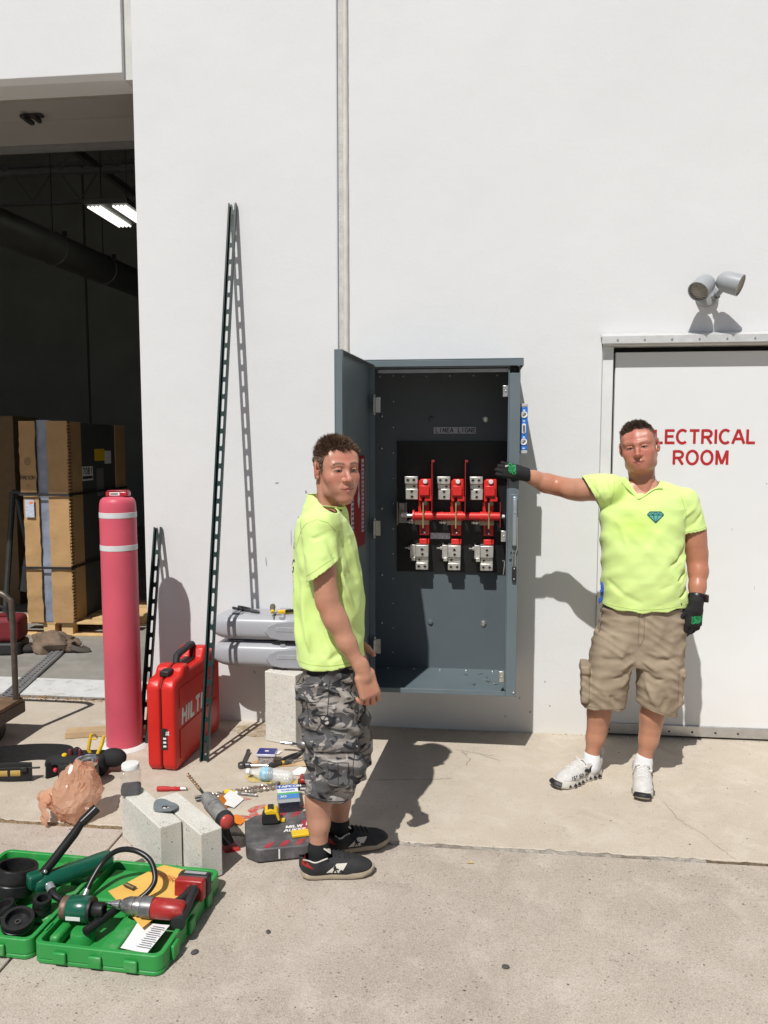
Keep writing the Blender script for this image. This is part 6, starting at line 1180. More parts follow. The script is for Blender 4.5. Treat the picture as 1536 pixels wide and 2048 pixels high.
class Field:
    def __init__(s, lo, hi, vox):
        s.lo = np.asarray(lo, float); s.vox = vox; s.n = np.maximum(4, np.ceil((np.asarray(hi) - s.lo) / vox).astype(int) + 1)
        s.ax = [s.lo[i] + vox * np.arange(s.n[i]) for i in range(3)]
        s.d = np.full(tuple(s.n), 0.4, dtype=np.float32)
    def reg(s, lo, hi, m):
        sl = []
        for i in range(3):
            a = int(np.clip(math.floor((lo[i] - m - s.lo[i]) / s.vox), 0, s.n[i])); b = int(np.clip(math.ceil((hi[i] + m - s.lo[i]) / s.vox) + 1, 0, s.n[i])); sl.append(slice(a, b))
        x = s.ax[0][sl[0]][:, None, None]; y = s.ax[1][sl[1]][None, :, None]; z = s.ax[2][sl[2]][None, None, :]
        return tuple(sl), x, y, z
    def add(s, prim, k=0.0, mod=None):
        f, lo, hi = prim; sl, x, y, z = s.reg(lo, hi, k + 0.03)
        if 0 in s.d[sl].shape: return s
        v = f(x, y, z)
        if mod is not None: v = mod(v, x, y, z)
        s.d[sl] = smin(s.d[sl], v, k); return s
    def sub(s, prim, k=0.0):
        f, lo, hi = prim; sl, x, y, z = s.reg(lo, hi, k + 0.03)
        if 0 in s.d[sl].shape: return s
        s.d[sl] = smax(s.d[sl], -f(x, y, z), k); return s
    def chain(s, pts, rad, k=0.01):
        for i in range(len(pts) - 1): s.add(P_cap(pts[i], pts[i + 1], rad[i], rad[i + 1]), k)
        return s
    def all(s): return s.ax[0][:, None, None], s.ax[1][None, :, None], s.ax[2][None, None, :]
    def fold(s, pts, amp, w):
        """raise (amp>0) or press in (amp<0) the surface along a polyline"""
        pts = [np.asarray(p, float) for p in pts]; lo = np.min(pts, axis=0); hi = np.max(pts, axis=0); sl, x, y, z = s.reg(lo, hi, w * 2.6)
        if 0 in s.d[sl].shape: return s
        m = None; n = len(pts)
        for i in range(n - 1):
            a, b = pts[i], pts[i + 1]; ba = b - a; q = float(ba @ ba) + 1e-12
            t = np.clip(((x - a[0]) * ba[0] + (y - a[1]) * ba[1] + (z - a[2]) * ba[2]) / q, 0, 1)
            d2 = (x - a[0] - t * ba[0]) ** 2 + (y - a[1] - t * ba[1]) ** 2 + (z - a[2] - t * ba[2]) ** 2
            tt = (i + t) / (n - 1); e = np.exp(-d2 / (w * w)) * (0.25 + 0.75 * np.sin(np.pi * np.clip(tt, 0.02, 0.98)))
            m = e if m is None else np.maximum(m, e)
        s.d[sl] -= (amp * m).astype(np.float32); return s
    def waves(s, comps):
        x, y, z = s.all(); near = np.abs(s.d) < 0.05; idx = np.nonzero(near)
        X = s.ax[0][idx[0]]; Y = s.ax[1][idx[1]]; Z = s.ax[2][idx[2]]; v = np.zeros(len(X))
        for A, k, ph, q, wa in comps:
            w = np.sin(X * q[0] + Y * q[1] + Z * q[2] + ph * 1.7) * wa; v += A * (2 * (0.5 + 0.5 * np.cos(X * k[0] + Y * k[1] + Z * k[2] + ph + w)) ** 1.6 - 0.8)
        s.d[idx] -= v.astype(np.float32); return s
    def sample(s, P):
        q = (P - s.lo) / s.vox; i = np.clip(np.floor(q).astype(int), 0, s.n - 2); t = q - i; r = 0
        for a in (0, 1):
            for b in (0, 1):
                for c in (0, 1):
                    w = (t[:, 0] if a else 1 - t[:, 0]) * (t[:, 1] if b else 1 - t[:, 1]) * (t[:, 2] if c else 1 - t[:, 2]); r = r + w * s.d[i[:, 0] + a, i[:, 1] + b, i[:, 2] + c]
        return r
    def nets(s, d=None):
        d = s.d if d is None else d; ins = d < 0; nx, ny, nz = d.shape
        cnt = np.zeros((nx - 1, ny - 1, nz - 1), dtype=np.int8); C = [(a, b, c) for a in (0, 1) for b in (0, 1) for c in (0, 1)]
        for a, b, c in C: cnt += ins[a:nx - 1 + a, b:ny - 1 + b, c:nz - 1 + c]
        act = (cnt > 0) & (cnt < 8); idx = np.argwhere(act); N = len(idx)
        val = np.stack([d[idx[:, 0] + a, idx[:, 1] + b, idx[:, 2] + c] for a, b, c in C], 1).astype(np.float64); co = np.array(C, float)
        acc = np.zeros((N, 3)); num = np.zeros(N)
        for i in range(8):
            for j in range(i + 1, 8):
                if np.abs(co[i] - co[j]).sum() != 1: continue
                va, vb = val[:, i], val[:, j]; m = (va < 0) != (vb < 0); t = np.where(m, va / np.where(m, va - vb, 1), 0)
                acc += m[:, None] * (co[i] + t[:, None] * (co[j] - co[i])); num += m
        P = s.lo + s.vox * (idx + acc / num[:, None])
        mp = np.full(act.shape, -1, dtype=np.int64); mp[idx[:, 0], idx[:, 1], idx[:, 2]] = np.arange(N); faces = []
        for axis in range(3):
            sh = [slice(None)] * 3; s2 = list(sh); sh[axis] = slice(0, -1); s2[axis] = slice(1, None); A = ins[tuple(sh)]; B = ins[tuple(s2)]
            e = np.argwhere(A != B); u, v = [(1, 2), (2, 0), (0, 1)][axis]
            ok = (e[:, u] > 0) & (e[:, v] > 0) & (e[:, u] < d.shape[u] - 1) & (e[:, v] < d.shape[v] - 1); e = e[ok]
            def cell(du, dv):
                q = e.copy(); q[:, u] += du; q[:, v] += dv; return mp[q[:, 0], q[:, 1], q[:, 2]]
            Q = np.stack([cell(-1, -1), cell(0, -1), cell(0, 0), cell(-1, 0)], 1)
            fl = ~A[e[:, 0], e[:, 1], e[:, 2]]; Q[fl] = Q[fl][:, ::-1]; faces.append(Q)
        F = np.concatenate(faces); F = F[(F >= 0).all(1)]
        return P, F
def relax(P, F, it=2, lam=0.5):
    n = len(P)
    E = np.concatenate([F[:, [0, 1]], F[:, [1, 2]], F[:, [2, 3]], F[:, [3, 0]]]); E = np.concatenate([E, E[:, ::-1]])
    cn = np.bincount(E[:, 0], minlength=n).astype(float) + 1e-9
    for _ in range(it):
        for l_ in (lam, -lam * 0.98):
            av = np.stack([np.bincount(E[:, 0], weights=P[E[:, 1], i], minlength=n) for i in range(3)], 1) / cn[:, None]; P = P + l_ * (av - P)
    return P
def drop(P, F, keep):
    mp = np.full(len(P), -1); mp[keep] = np.arange(keep.sum()); G = mp[F]; G = G[(G >= 0).all(1)]; return P[keep], G
def np_mesh(name, P, F, col=None):
    me = bpy.data.meshes.new(name); me.vertices.add(len(P)); me.vertices.foreach_set('co', P.astype(np.float32).ravel())
    me.loops.add(len(F) * 4); me.loops.foreach_set('vertex_index', F.astype(np.int32).ravel()); me.polygons.add(len(F))
    me.polygons.foreach_set('loop_start', np.arange(0, len(F) * 4, 4, dtype=np.int32)); me.polygons.foreach_set('loop_total', np.full(len(F), 4, dtype=np.int32)); me.update(calc_edges=True); me.validate()
    if col is not None:
        at = me.color_attributes.new('Col', 'FLOAT_COLOR', 'POINT'); at.data.foreach_set('color', np.concatenate([col, np.ones((len(col), 1))], 1).astype(np.float32).ravel())
    return me
def np_obj(name, P, F, mat, parent, col=None, solid=0.0):
    o = fin(name, np_mesh(name, P, F, col), mat, parent, 0, 2, 0, True); o.data.polygons.foreach_set('use_smooth', [True] * len(o.data.polygons))
    if solid: m = o.modifiers.new('thickness', 'SOLIDIFY'); m.thickness = solid; m.offset = -1
    return o
def largest(P, F):
    n = len(P); lab = np.arange(n); E = np.concatenate([F[:, [0, 1]], F[:, [1, 2]], F[:, [2, 3]]])
    for _ in range(400):
        m = np.minimum(lab[E[:, 0]], lab[E[:, 1]]); new = lab.copy(); np.minimum.at(new, E[:, 0], m); np.minimum.at(new, E[:, 1], m); new = new[new]
        if (new == lab).all(): break
        lab = new
    used = np.zeros(n, bool); used[F.ravel()] = True; u, c = np.unique(lab[used], return_counts=True); return drop(P, F, (lab == u[c.argmax()]) & used)
def cloth(fd, cuts, vox, it=2, keep=None):
    """surface of a garment: solid field minus the cut fields, with the cut faces opened"""
    d = fd.d.copy()
    for c in cuts: d = np.maximum(d, c.astype(np.float32))
    P, F = fd.nets(d); k_ = fd.sample(P) > -0.85 * vox
    if keep is not None: sd_ = fd.d; fd.d = keep; k_ |= np.abs(fd.sample(P)) < 0.95 * vox; fd.d = sd_
    P, F = drop(P, F, k_); P, F = largest(P, F); return relax(P, F, it), F
def bvh_of(P, F): return BVHTree.FromPolygons([Vector(p) for p in P], [tuple(int(i) for i in f) for f in F])
def project(mb, bvh, d, off=0.0016):
    d = Vector(d).normalized(); out = []; ok = []
    for v in mb.v:
        h = bvh.ray_cast(Vector(v), d); ok.append(h[0] is not None); out.append(h[0] - d * off if h[0] is not None else Vector(v))
    mb.f = [f for f in mb.f if all(ok[i] for i in f) and max((out[f[0]] - out[i]).length for i in f) < 0.05]
    used = sorted({i for f in mb.f for i in f}); mp = {i: k for k, i in enumerate(used)}
    mb.v = [tuple(out[i]) for i in used]; mb.f = [tuple(mp[i] for i in f) for f in mb.f]; return mb
def nrm(v): v = np.asarray(v, float); return v / np.linalg.norm(v)
def fnoise(P, s, seed=0.0):
    P = P * s + seed; return (np.sin(P[:, 0] + 1.3 * np.sin(P[:, 1] * 1.7 + seed)) + np.sin(P[:, 1] * 1.1 + 1.7 * np.sin(P[:, 2] * 1.3)) + np.sin(P[:, 2] * 0.9 + 1.1 * np.sin(P[:, 0] * 2.1))) / 3
# ---- head in its own frame: x = to the person's left, y = forward, z = up, eyes at z = 0
def head_mesh(neck_to, neck_r, wide=1.0, jaw=1.0, chinz=-0.118, ear=1.0, smile=0.004, chest=None, vox=0.0019, nose=1.0, extra=None):
    fd = Field((-0.115, -0.135, -0.27), (0.115, 0.14, 0.135), vox); w = wide
    fd.add(P_ell((0, -0.014, 0.030), (0.0755 * w, 0.096, 0.088)))
    fd.add(P_ell((0, 0.022, -0.005), (0.069 * w, 0.070, 0.085)), 0.02)
    fd.add(P_ell((0, 0.028, -0.055), (0.057 * w * jaw, 0.060, 0.062)), 0.025)
    for s in (-1, 1):
        fd.chain([(s * 0.058 * w * jaw, -0.012, -0.042), (s * 0.046 * w * jaw, 0.022, -0.083), (s * 0.018 * jaw, 0.066, chinz + 0.018)], [0.014, 0.017, 0.017], 0.028)
        fd.add(P_ell((s * 0.045 * w, 0.055, -0.028), (0.024, 0.026, 0.022)), 0.022)
        fd.add(P_ell((s * 0.036 * w * jaw, 0.058, -0.060), (0.022, 0.022, 0.026)), 0.025)
        fd.add(P_ell((s * 0.050 * w, 0.030, 0.040), (0.018, 0.035, 0.035)), 0.03)
    fd.add(P_ell((0, 0.069, chinz + 0.020), (0.024 * jaw, 0.019, 0.018)), 0.02)
    fd.add(P_cap((-0.044 * w, 0.0725, 0.0205), (-0.010, 0.085, 0.0165), 0.0105, 0.0115), 0.014); fd.add(P_cap((0.044 * w, 0.0725, 0.0205), (0.010, 0.085, 0.0165), 0.0105, 0.0115), 0.014)
    for s in (-1, 1): fd.sub(P_ell((s * 0.031 * w, 0.101, 0.001), (0.020, 0.017, 0.012)), 0.014)
    fd.add(P_cap((0, 0.082, 0.010), (0, 0.104 * nose, -0.030), 0.0075, 0.0105), 0.012)
    fd.add(P_ell((0, 0.106 * nose, -0.034), (0.0115, 0.0105, 0.010)), 0.008)
    for s in (-1, 1): fd.add(P_ell((s * 0.0125, 0.094, -0.037), (0.0085, 0.011, 0.008)), 0.006)
    for s in (-1, 1): fd.sub(P_ell((s * 0.0065, 0.101, -0.0445), (0.0036, 0.006, 0.0035)), 0.003)
    for s in (-1, 1):                                            # lids, nearly closed against the glare
        fd.add(P_ell((s * 0.031 * w, 0.0725, -0.001), (0.0160, 0.0112, 0.0105)), 0.008)
        fd.chain([(s * 0.0165, 0.0815, -0.002), (s * 0.026, 0.0860, 0.0040), (s * 0.038 * w, 0.0840, 0.0040), (s * 0.048 * w, 0.0745, -0.001)], [0.002, 0.0034, 0.0034, 0.002], 0.005)
        for a, b in (((s * 0.0185, 0.0845, -0.0025), (s * 0.030 * w, 0.0885, -0.0008)), ((s * 0.030 * w, 0.0885, -0.0008), (s * 0.044 * w, 0.0825, -0.0025))): fd.sub(P_cap(a, b, 0.0019, 0.0019), 0.002)
    fd.add(P_ell((0, 0.075, -0.068), (0.030, 0.020, 0.022)), 0.02)
    fd.chain([(-0.027, 0.078, -0.0655 + smile), (-0.008, 0.0925, -0.0635), (0, 0.0925, -0.065), (0.008, 0.0925, -0.0635), (0.027, 0.078, -0.0655 + smile)], [0.0025, 0.0046, 0.004, 0.0046, 0.0025], 0.006)
    fd.chain([(-0.022, 0.080, -0.070 + smile), (0, 0.0915, -0.0755), (0.022, 0.080, -0.070 + smile)], [0.003, 0.0062, 0.003], 0.006)
    for a, b in (((-0.026, 0.083, -0.0675 + smile * 1.3), (0, 0.0985, -0.0695)), ((0, 0.0985, -0.0695), (0.026, 0.083, -0.0675 + smile * 1.3))): fd.sub(P_cap(a, b, 0.0016, 0.0016), 0.003)
    for s in (-1, 1): fd.fold([(s * 0.019, 0.093, -0.038), (s * 0.030, 0.086, -0.052), (s * 0.035, 0.078, -0.070)], -0.0012, 0.0055)      # smile fold
    for s in (-1, 1):
        rot = np.array([[math.cos(0.42), -s * 0.0 + math.sin(0.42) * s * -1, 0], [s * math.sin(0.42), math.cos(0.42), 0], [0, 0, 1]])
        ex = s * 0.0765 * w
        fd.add(P_ell((ex + s * 0.006, -0.014, 0.000), (0.0062 * ear, 0.0185 * ear, 0.0315 * ear), rot), 0.006)
        fd.add(P_ell((ex + s * 0.003, -0.004, -0.026), (0.0065 * ear, 0.010, 0.011)), 0.006)
        fd.sub(P_ell((ex + s * 0.0135, -0.009, 0.002), (0.0065, 0.0105, 0.018), rot), 0.004)
        fd.add(P_cap((ex + s * 0.004, 0.002, -0.012), (ex + s * 0.004, 0.003, -0.004), 0.005, 0.004), 0.005)
    nt = np.asarray(neck_to, float)
    fd.add(P_cap((0, -0.025, -0.045), nt, neck_r * 0.98, neck_r * 1.06), 0.022)
    for s in (-1, 1): fd.add(P_cap((s * 0.058, -0.025, -0.050), nt + V(s * 0.018, 0.045, 0.01), 0.013, 0.011), 0.018)
    if extra: extra(fd)
    P, F = fd.nets(); return relax(P, F, 1), F
def head_colors(P, skin, flush, brow, browcol, lip, hair_fn, haircol, stub=0.0, buzz=None, op=0.0026, hw=0.006):
    n = len(P); x, y, z = P[:, 0], P[:, 1], P[:, 2]; sk = np.array(skin); c = np.tile(sk, (n, 1)); c *= (1 + 0.07 * fnoise(P, 90))[:, None] * (1 + 0.05 * fnoise(P, 260, 2))[:, None]
    def mix(w, col): nonlocal c; w = np.clip(w, 0, 1)[:, None]; c = c * (1 - w) + np.array(col) * w
    g = lambda cx, cy, cz, r: np.exp(-((np.abs(x) - cx) ** 2 + (y - cy) ** 2 + (z - cz) ** 2) / r ** 2)
    fl = np.array(flush); mix(0.75 * g(0.042, 0.07, -0.03, 0.026), fl); mix(0.7 * g(0, 0.105, -0.03, 0.02), fl); mix(0.6 * g(0, 0.09, 0.05, 0.04), fl); mix(0.6 * g(0.082, -0.012, 0.0, 0.03), fl); mix(0.5 * g(0, 0.085, -0.105, 0.02), fl)
    if stub: mix(stub * np.clip((0.0 - y + 0.105) * 30, 0, 1) * np.clip((-0.040 - z) * 60, 0, 1) * np.clip((z + 0.135) * 60, 0, 1) * (y > -0.02), sk * np.array([0.72, 0.72, 0.78]))
    yb = 0.0235 + 0.003 * np.sin(np.clip((np.abs(x) - 0.012) / 0.036, 0, 1) * 2.6) - np.clip(np.abs(x) - 0.040, 0, 1) * 0.35
    mix(brow * np.exp(-((z - yb) / 0.0042) ** 2) * (np.abs(x) > 0.010) * (np.abs(x) < 0.052) * (y > 0.05), browcol)
    mix(0.85 * np.exp(-(((z + 0.0645) / 0.0035) ** 2)) * (np.abs(x) < 0.023) * (y > 0.076), lip); mix(0.85 * np.exp(-(((z + 0.0745) / 0.0042) ** 2)) * (np.abs(x) < 0.020) * (y > 0.076), lip)
    mix(0.95 * np.exp(-(((z + 0.0695 - 0.15 * np.maximum(0, np.abs(x) - 0.012)) / 0.0017) ** 2)) * (np.abs(x) < 0.028) * (y > 0.074), (0.09, 0.025, 0.02))
    ez = -0.0015 - 0.10 * np.maximum(0, np.abs(np.abs(x) - 0.031) - 0.006)
    ax_ = np.abs(x) - 0.0315; inn = (y > 0.066) * np.clip((1 - (ax_ / 0.0145) ** 2 - ((z - ez) / op) ** 2) * 4, 0, 1)
    mix(np.clip((1 - (ax_ / 0.0165) ** 2 - ((z - ez - 0.0006) / (op + 0.0020)) ** 2) * 4, 0, 1) * (y > 0.066), (0.075, 0.04, 0.03)); mix(inn * 0.85, (0.42, 0.37, 0.34)); mix(inn * (np.abs(ax_ + 0.001) < 0.0050), (0.045, 0.035, 0.03))
    mix(0.5 * np.exp(-((z - 0.0085) / 0.0018) ** 2) * (np.abs(np.abs(x) - 0.031) < 0.017) * (y > 0.07), sk * 0.62)
    if buzz is not None: mix(buzz(x, y, z), haircol[1])
    mix(np.clip(hair_fn(x, y, z) / hw, 0, 1) * 0.92, haircol[0]); return np.clip(c, 0, 1)
def hair_mesh(P, F, hair_fn, n, len_fn, comb, seed, wid=0.0011, jit=0.45):
    rng = np.random.default_rng(seed); a, b, d = P[F[:, 0]], P[F[:, 1]], P[F[:, 2]]; cr = np.cross(b - a, d - a); ar = np.linalg.norm(cr, axis=1); ce = P[F].mean(1)
    m = hair_fn(ce[:, 0], ce[:, 1], ce[:, 2]); pr = ar * np.clip(m / 0.004, 0, 1) * (np.abs(ce[:, 0]) < 0.0775); pr /= pr.sum(); pick = rng.choice(len(F), n, p=pr)
    t = rng.random((n, 2)); q = a[pick] * (1 - t[:, :1]) + b[pick] * t[:, :1]; e = P[F[pick, 3]] * (1 - t[:, :1]) + d[pick] * t[:, :1]; base = q * (1 - t[:, 1:]) + e * t[:, 1:]
    nr = cr[pick] / (ar[pick][:, None] + 1e-12); cl = np.stack([fnoise(base, 330, q) for q in (0.0, 2.0, 4.0)], 1) * jit * 1.6
    L = len_fn(base) * rng.uniform(0.6, 1.15, n) * (1 + 0.45 * fnoise(base, 210, 1.0)); dr = nr + comb(base) + cl + rng.normal(0, jit, (n, 3)) * 0.35; dr /= np.linalg.norm(dr, axis=1)[:, None]
    sd = np.cross(dr, rng.normal(0, 1, (n, 3))); sd /= np.linalg.norm(sd, axis=1)[:, None]; base = base - nr * 0.001
    bend = comb(base) * 0.5 + rng.normal(0, 0.15, (n, 3)); mid = base + dr * (L * 0.55)[:, None]; dt = dr + bend; dt /= np.linalg.norm(dt, axis=1)[:, None]; tip = mid + dt * (L * 0.45)[:, None]
    w = wid * rng.uniform(0.6, 1.3, n)[:, None]; vs = np.stack([base - sd * w, base + sd * w, mid + sd * w * 0.8, mid - sd * w * 0.8, tip + sd * w * 0.15, tip - sd * w * 0.15], 1).reshape(-1, 3)
    k = np.arange(n)[:, None] * 6; fs = np.concatenate([k + np.array([0, 1, 2, 3]), k + np.array([3, 2, 4, 5])]); return vs, fs
def to_world(P, origin, f, up):
    f = nrm(f); u = np.asarray(up, float); u = nrm(u - f * (u @ f)); l = np.cross(u, f); return np.asarray(origin) + P[:, :1] * l + P[:, 1:2] * f + P[:, 2:3] * u, (l, f, u)
def to_local(Q, origin, fr): q = np.asarray(Q, float) - np.asarray(origin); return np.array([q @ fr[0], q @ fr[1], q @ fr[2]])
def hand(fd, wr, d, t, n, curl=((25, 35, 25),) * 4, spread=(5, 1, -2, -6), thumb=(0.62, 0.62, 0.25), tb=25, sc=1.0, fat=1.0, k=0.006):
    """wr wrist, d towards fingers, t towards the thumb, n palm normal"""
    d = nrm(d); t = nrm(np.asarray(t) - d * (d @ t)); n = np.cross(d, t) * np.sign(np.dot(np.cross(d, t), n)); S = sc
    wr = np.asarray(wr, float); at = lambda a, b, c=0.0: wr + (d * a + t * b + n * c) * S
    rows = np.array([d, t, n])
    fd.add(P_box(at(0.052, 0.0), V(0.044, 0.037, 0.0145 * fat) * S, 0.0125 * S, rows), 0.012); fd.add(P_cap(at(-0.02, 0), at(0.02, 0), 0.026 * S * fat, 0.024 * S * fat), 0.015); fd.add(P_ell(at(0.030, 0.022, 0.010), V(0.032, 0.017, 0.016) * S, rows), 0.012)
    for i, (o, L, r) in enumerate(((0.029, 0.074, 0.0088), (0.0098, 0.082, 0.0092), (-0.0095, 0.076, 0.0086), (-0.028, 0.060, 0.0076))):
        p = at(0.090 - 0.004 * abs(i - 1), o, 0.0); ang = 0.0; r *= S * fat; sp = R(spread[i]); dd_ = d * math.cos(sp) + t * math.sin(sp); prev = p - dd_ * 0.02 * S
        fd.add(P_cap(prev, p, r * 1.12, r * 1.1), 0.008)
        for j, fr_ in enumerate((0.46, 0.30, 0.24)):
            ang += R(curl[i][j]); q = p + (dd_ * math.cos(ang) + n * math.sin(ang)) * L * fr_ * S; fd.add(P_cap(p, q, r * (1.06 - 0.09 * j), r * (0.97 - 0.10 * j)), 0.0022 if j else 0.004); p = q
    p = at(0.018, 0.028, 0.008); v = nrm(d * thumb[0] + t * thumb[1] + n * thumb[2]); q = p + v * 0.046 * S; fd.add(P_cap(p, q, 0.0135 * S * fat, 0.0112 * S * fat), 0.010); v2 = nrm(v + d * math.sin(R(tb)) + n * 0.1); fd.add(P_cap(q, q + v2 * 0.034 * S, 0.0112 * S * fat, 0.0085 * S * fat), 0.003)
SKIN = M('skin', (1, 1, 1), 0.37, var=0.05, vs=55, spec=0.48, attr='Col', sss=0.06, bump=0.06, bs=320, rvar=0.08)
HAIRB = M('brown hair', (0.17, 0.108, 0.072), 0.5, var=0.35, vs=60, spec=0.4)
HAIRD = M('dark brown hair', (0.085, 0.056, 0.040), 0.45, var=0.35, vs=60, spec=0.5)
NEON = M('neon yellow green cotton', (0.63, 0.81, 0.28), 0.85, var=0.05, vs=7, bump=0.25, bs=420, spec=0.2, sheen=0.15, attr='Col')
NEONP = M('neon cotton rib', (0.60, 0.78, 0.26), 0.85, var=0.05, vs=30, bump=0.2, bs=400, spec=0.2)
def tube_obj(nm, pts, r, mat, parent, n=10, flat=None): return MB().tube(pts, r, n, flat=flat).build(nm, mat, parent, world=True, smooth=50)
def crease(m, sc, strength, dist=0.012, stretch=(1, 1, 1)):
    """fine cloth creases: ridged noise chained in front of the weave bump"""
    n, l = m.node_tree.nodes, m.node_tree.links; p = n['Principled BSDF']; tc = n.new('ShaderNodeTexCoord'); mp = n.new('ShaderNodeMapping'); mp.inputs['Scale'].default_value = stretch; l.new(tc.outputs['Object'], mp.inputs['Vector'])
    k = n.new('ShaderNodeTexNoise'); k.noise_type = 'RIDGED_MULTIFRACTAL'; k.inputs['Scale'].default_value = sc; k.inputs['Detail'].default_value = 2.5; k.inputs['Distortion'].default_value = 0.7; l.new(mp.outputs[0], k.inputs['Vector'])
    b = n.new('ShaderNodeBump'); b.inputs['Strength'].default_value = strength; b.inputs['Distance'].default_value = dist; l.new(k.outputs['Fac'], b.inputs['Height'])
    if p.inputs['Normal'].links: l.new(p.inputs['Normal'].links[0].from_socket, b.inputs['Normal'])
    l.new(b.outputs[0], p.inputs['Normal'])
crease(NEON, 8, 0.55, 0.010)
# ---------------------------------------------------------------- camouflage cloth
def camo_mat():
    m, n, l, p = newmat('grey camouflage cotton'); tc = n.new('ShaderNodeTexCoord'); mp = n.new('ShaderNodeMapping'); mp.inputs['Scale'].default_value = (1, 1, 1.9); l.new(tc.outputs['Object'], mp.inputs['Vector'])
    def nz(sc, off, dist):
        m2 = n.new('ShaderNodeMapping'); m2.inputs['Location'].default_value = off; l.new(mp.outputs[0], m2.inputs['Vector']); k = n.new('ShaderNodeTexNoise'); k.inputs['Scale'].default_value = sc; k.inputs['Detail'].default_value = 1.5; k.inputs['Distortion'].default_value = dist; l.new(m2.outputs[0], k.inputs['Vector']); return k.outputs['Fac']
    def step(src, t):
        r = n.new('ShaderNodeValToRGB'); r.color_ramp.elements[0].position = t; r.color_ramp.elements[1].position = t + 0.025; l.new(src, r.inputs[0]); return r.outputs[0]
    def mix(f, a, b):
        x = n.new('ShaderNodeMix'); x.data_type = 'RGBA'; l.new(f, x.inputs[0])
        for s_, q in ((6, a), (7, b)):
            if isinstance(q, tuple): x.inputs[s_].default_value = (*q, 1)
            else: l.new(q, x.inputs[s_])
        return x.outputs[2]
    c = mix(step(nz(10, (0, 0, 0), 1.2), 0.47), (0.26, 0.235, 0.215), (0.10, 0.098, 0.10))
    c = mix(step(nz(12, (5, 2, 1), 1.4), 0.56), c, (0.028, 0.028, 0.030)); c = mix(step(nz(14, (1, 7, 3), 1.3), 0.59), c, (0.36, 0.335, 0.31))
    l.new(c, p.inputs['Base Color']); p.inputs['Roughness'].default_value = 0.9; p.inputs['Specular IOR Level'].default_value = 0.15
    b = n.new('ShaderNodeTexNoise'); b.inputs['Scale'].default_value = 400; l.new(tc.outputs['Object'], b.inputs['Vector']); bm_ = n.new('ShaderNodeBump'); bm_.inputs['Strength'].default_value = 0.3; bm_.inputs['Distance'].default_value = 0.004; l.new(b.outputs['Fac'], bm_.inputs['Height']); l.new(bm_.outputs[0], p.inputs['Normal']); return m
CAMO = camo_mat(); crease(CAMO, 9, 0.4, 0.010, (1, 1, 1.6))
def skin_cols(P, base, red=None, pale=None):
    c = np.tile(np.array(base, float), (len(P), 1)) * (1 + 0.06 * fnoise(P, 45))[:, None] * (1 + 0.05 * fnoise(P, 190, 1))[:, None]
    for cx, cy, cz, r, col in (red or []):
        w = np.exp(-((P[:, 0] - cx) ** 2 + (P[:, 1] - cy) ** 2 + (P[:, 2] - cz) ** 2) / r ** 2)[:, None]; c = c * (1 - w) + np.array(col) * w
    return np.clip(c, 0, 1)
def merge(parts):
    Ps, Fs, Cs = [], [], []; k = 0
    for P, F, C in parts: Ps.append(P); Fs.append(F + k); Cs.append(C); k += len(P)
    return np.concatenate(Ps), np.concatenate(Fs), np.concatenate(Cs)
def shirt_col(P, sweat=None, s=0.05):
    c = np.ones((len(P), 3)) * (1 + s * fnoise(P, 11))[:, None]
    for cx, cy, cz, r, col in (sweat or []):
        w = np.exp(-(((P[:, 0] - cx) / r[0]) ** 2 + ((P[:, 1] - cy) / r[1]) ** 2 + ((P[:, 2] - cz) / r[2]) ** 2))[:, None] * (0.75 + 0.25 * fnoise(P, 30))[:, None]; w = np.clip(w, 0, 1); c = c * (1 - w) + np.array(col) * w
    return c
# ================================================================ man in camouflage shorts
m1 = thing('person', 'man in neon yellow shirt and camouflage shorts with black sneakers, standing sideways', 'person', (-0.525, -1.47, 0))
F1 = V(math.cos(R(8)), math.sin(R(8))); L1 = V(-math.sin(R(8)), math.cos(R(8))); O1 = V(-0.525, -1.47)
b3 = lambda f, l, z: V(O1[0] + F1[0] * f + L1[0] * l, O1[1] + F1[1] * f + L1[1] * l, z)
SK1 = (0.50, 0.245, 0.168); RD1 = (0.50, 0.17, 0.12)
H1o = V(-0.496, -1.482, 1.548); H1f = V(math.cos(R(-55)), math.sin(R(-55)), -0.02); H1u = V(-0.03, 0.0, 1.0)
_, FR1 = to_world(np.zeros((1, 3)), H1o, H1f, H1u)
hp, hf_ = head_mesh(to_local((-0.545, -1.475, 1.37), H1o, FR1), 0.0495, wide=0.955, jaw=0.82, chinz=-0.123, ear=1.10, smile=0.011, nose=1.05)
def hair1(x, y, z):
    uh = np.interp(y, [-0.12, -0.05, -0.024, -0.012, 0.002, 0.020, 0.034, 0.050, 0.066, 0.085, 0.12], [-0.072, -0.062, -0.03, 0.030, 0.012, -0.018, 0.004, 0.055, 0.080, 0.084, 0.086]) + 0.006 * np.sin(x * 210) * (y > 0.05) + 0.010 * (np.abs(x) < 0.022) * (y > 0.06) * -1
    return np.where((np.abs(x) > 0.0655) & (y > -0.040) & (y < 0.008) & (z < 0.036), -0.01, np.where(np.abs(x) > 0.079, -0.01, z - uh))
hc = head_colors(hp, SK1, RD1, 0.9, (0.07, 0.04, 0.025), (0.46, 0.15, 0.12), hair1, ((0.17, 0.105, 0.072), (0.1, 0.07, 0.05)), stub=0.18, op=0.0036)
hv, hfs = hair_mesh(hp, hf_, hair1, 17000, lambda b: np.interp(b[:, 2], [-0.08, 0.0, 0.05, 0.09], [0.003, 0.005, 0.011, 0.021]), lambda b: np.stack([np.zeros(len(b)), np.where(b[:, 2] > 0.05, 0.55, 0.05), np.where(b[:, 2] < 0.05, -0.6, 0.15)], 1), 5, jit=0.6)
hpw, _ = to_world(hp, H1o, H1f, H1u); hvw, _ = to_world(hv, H1o, H1f, H1u)
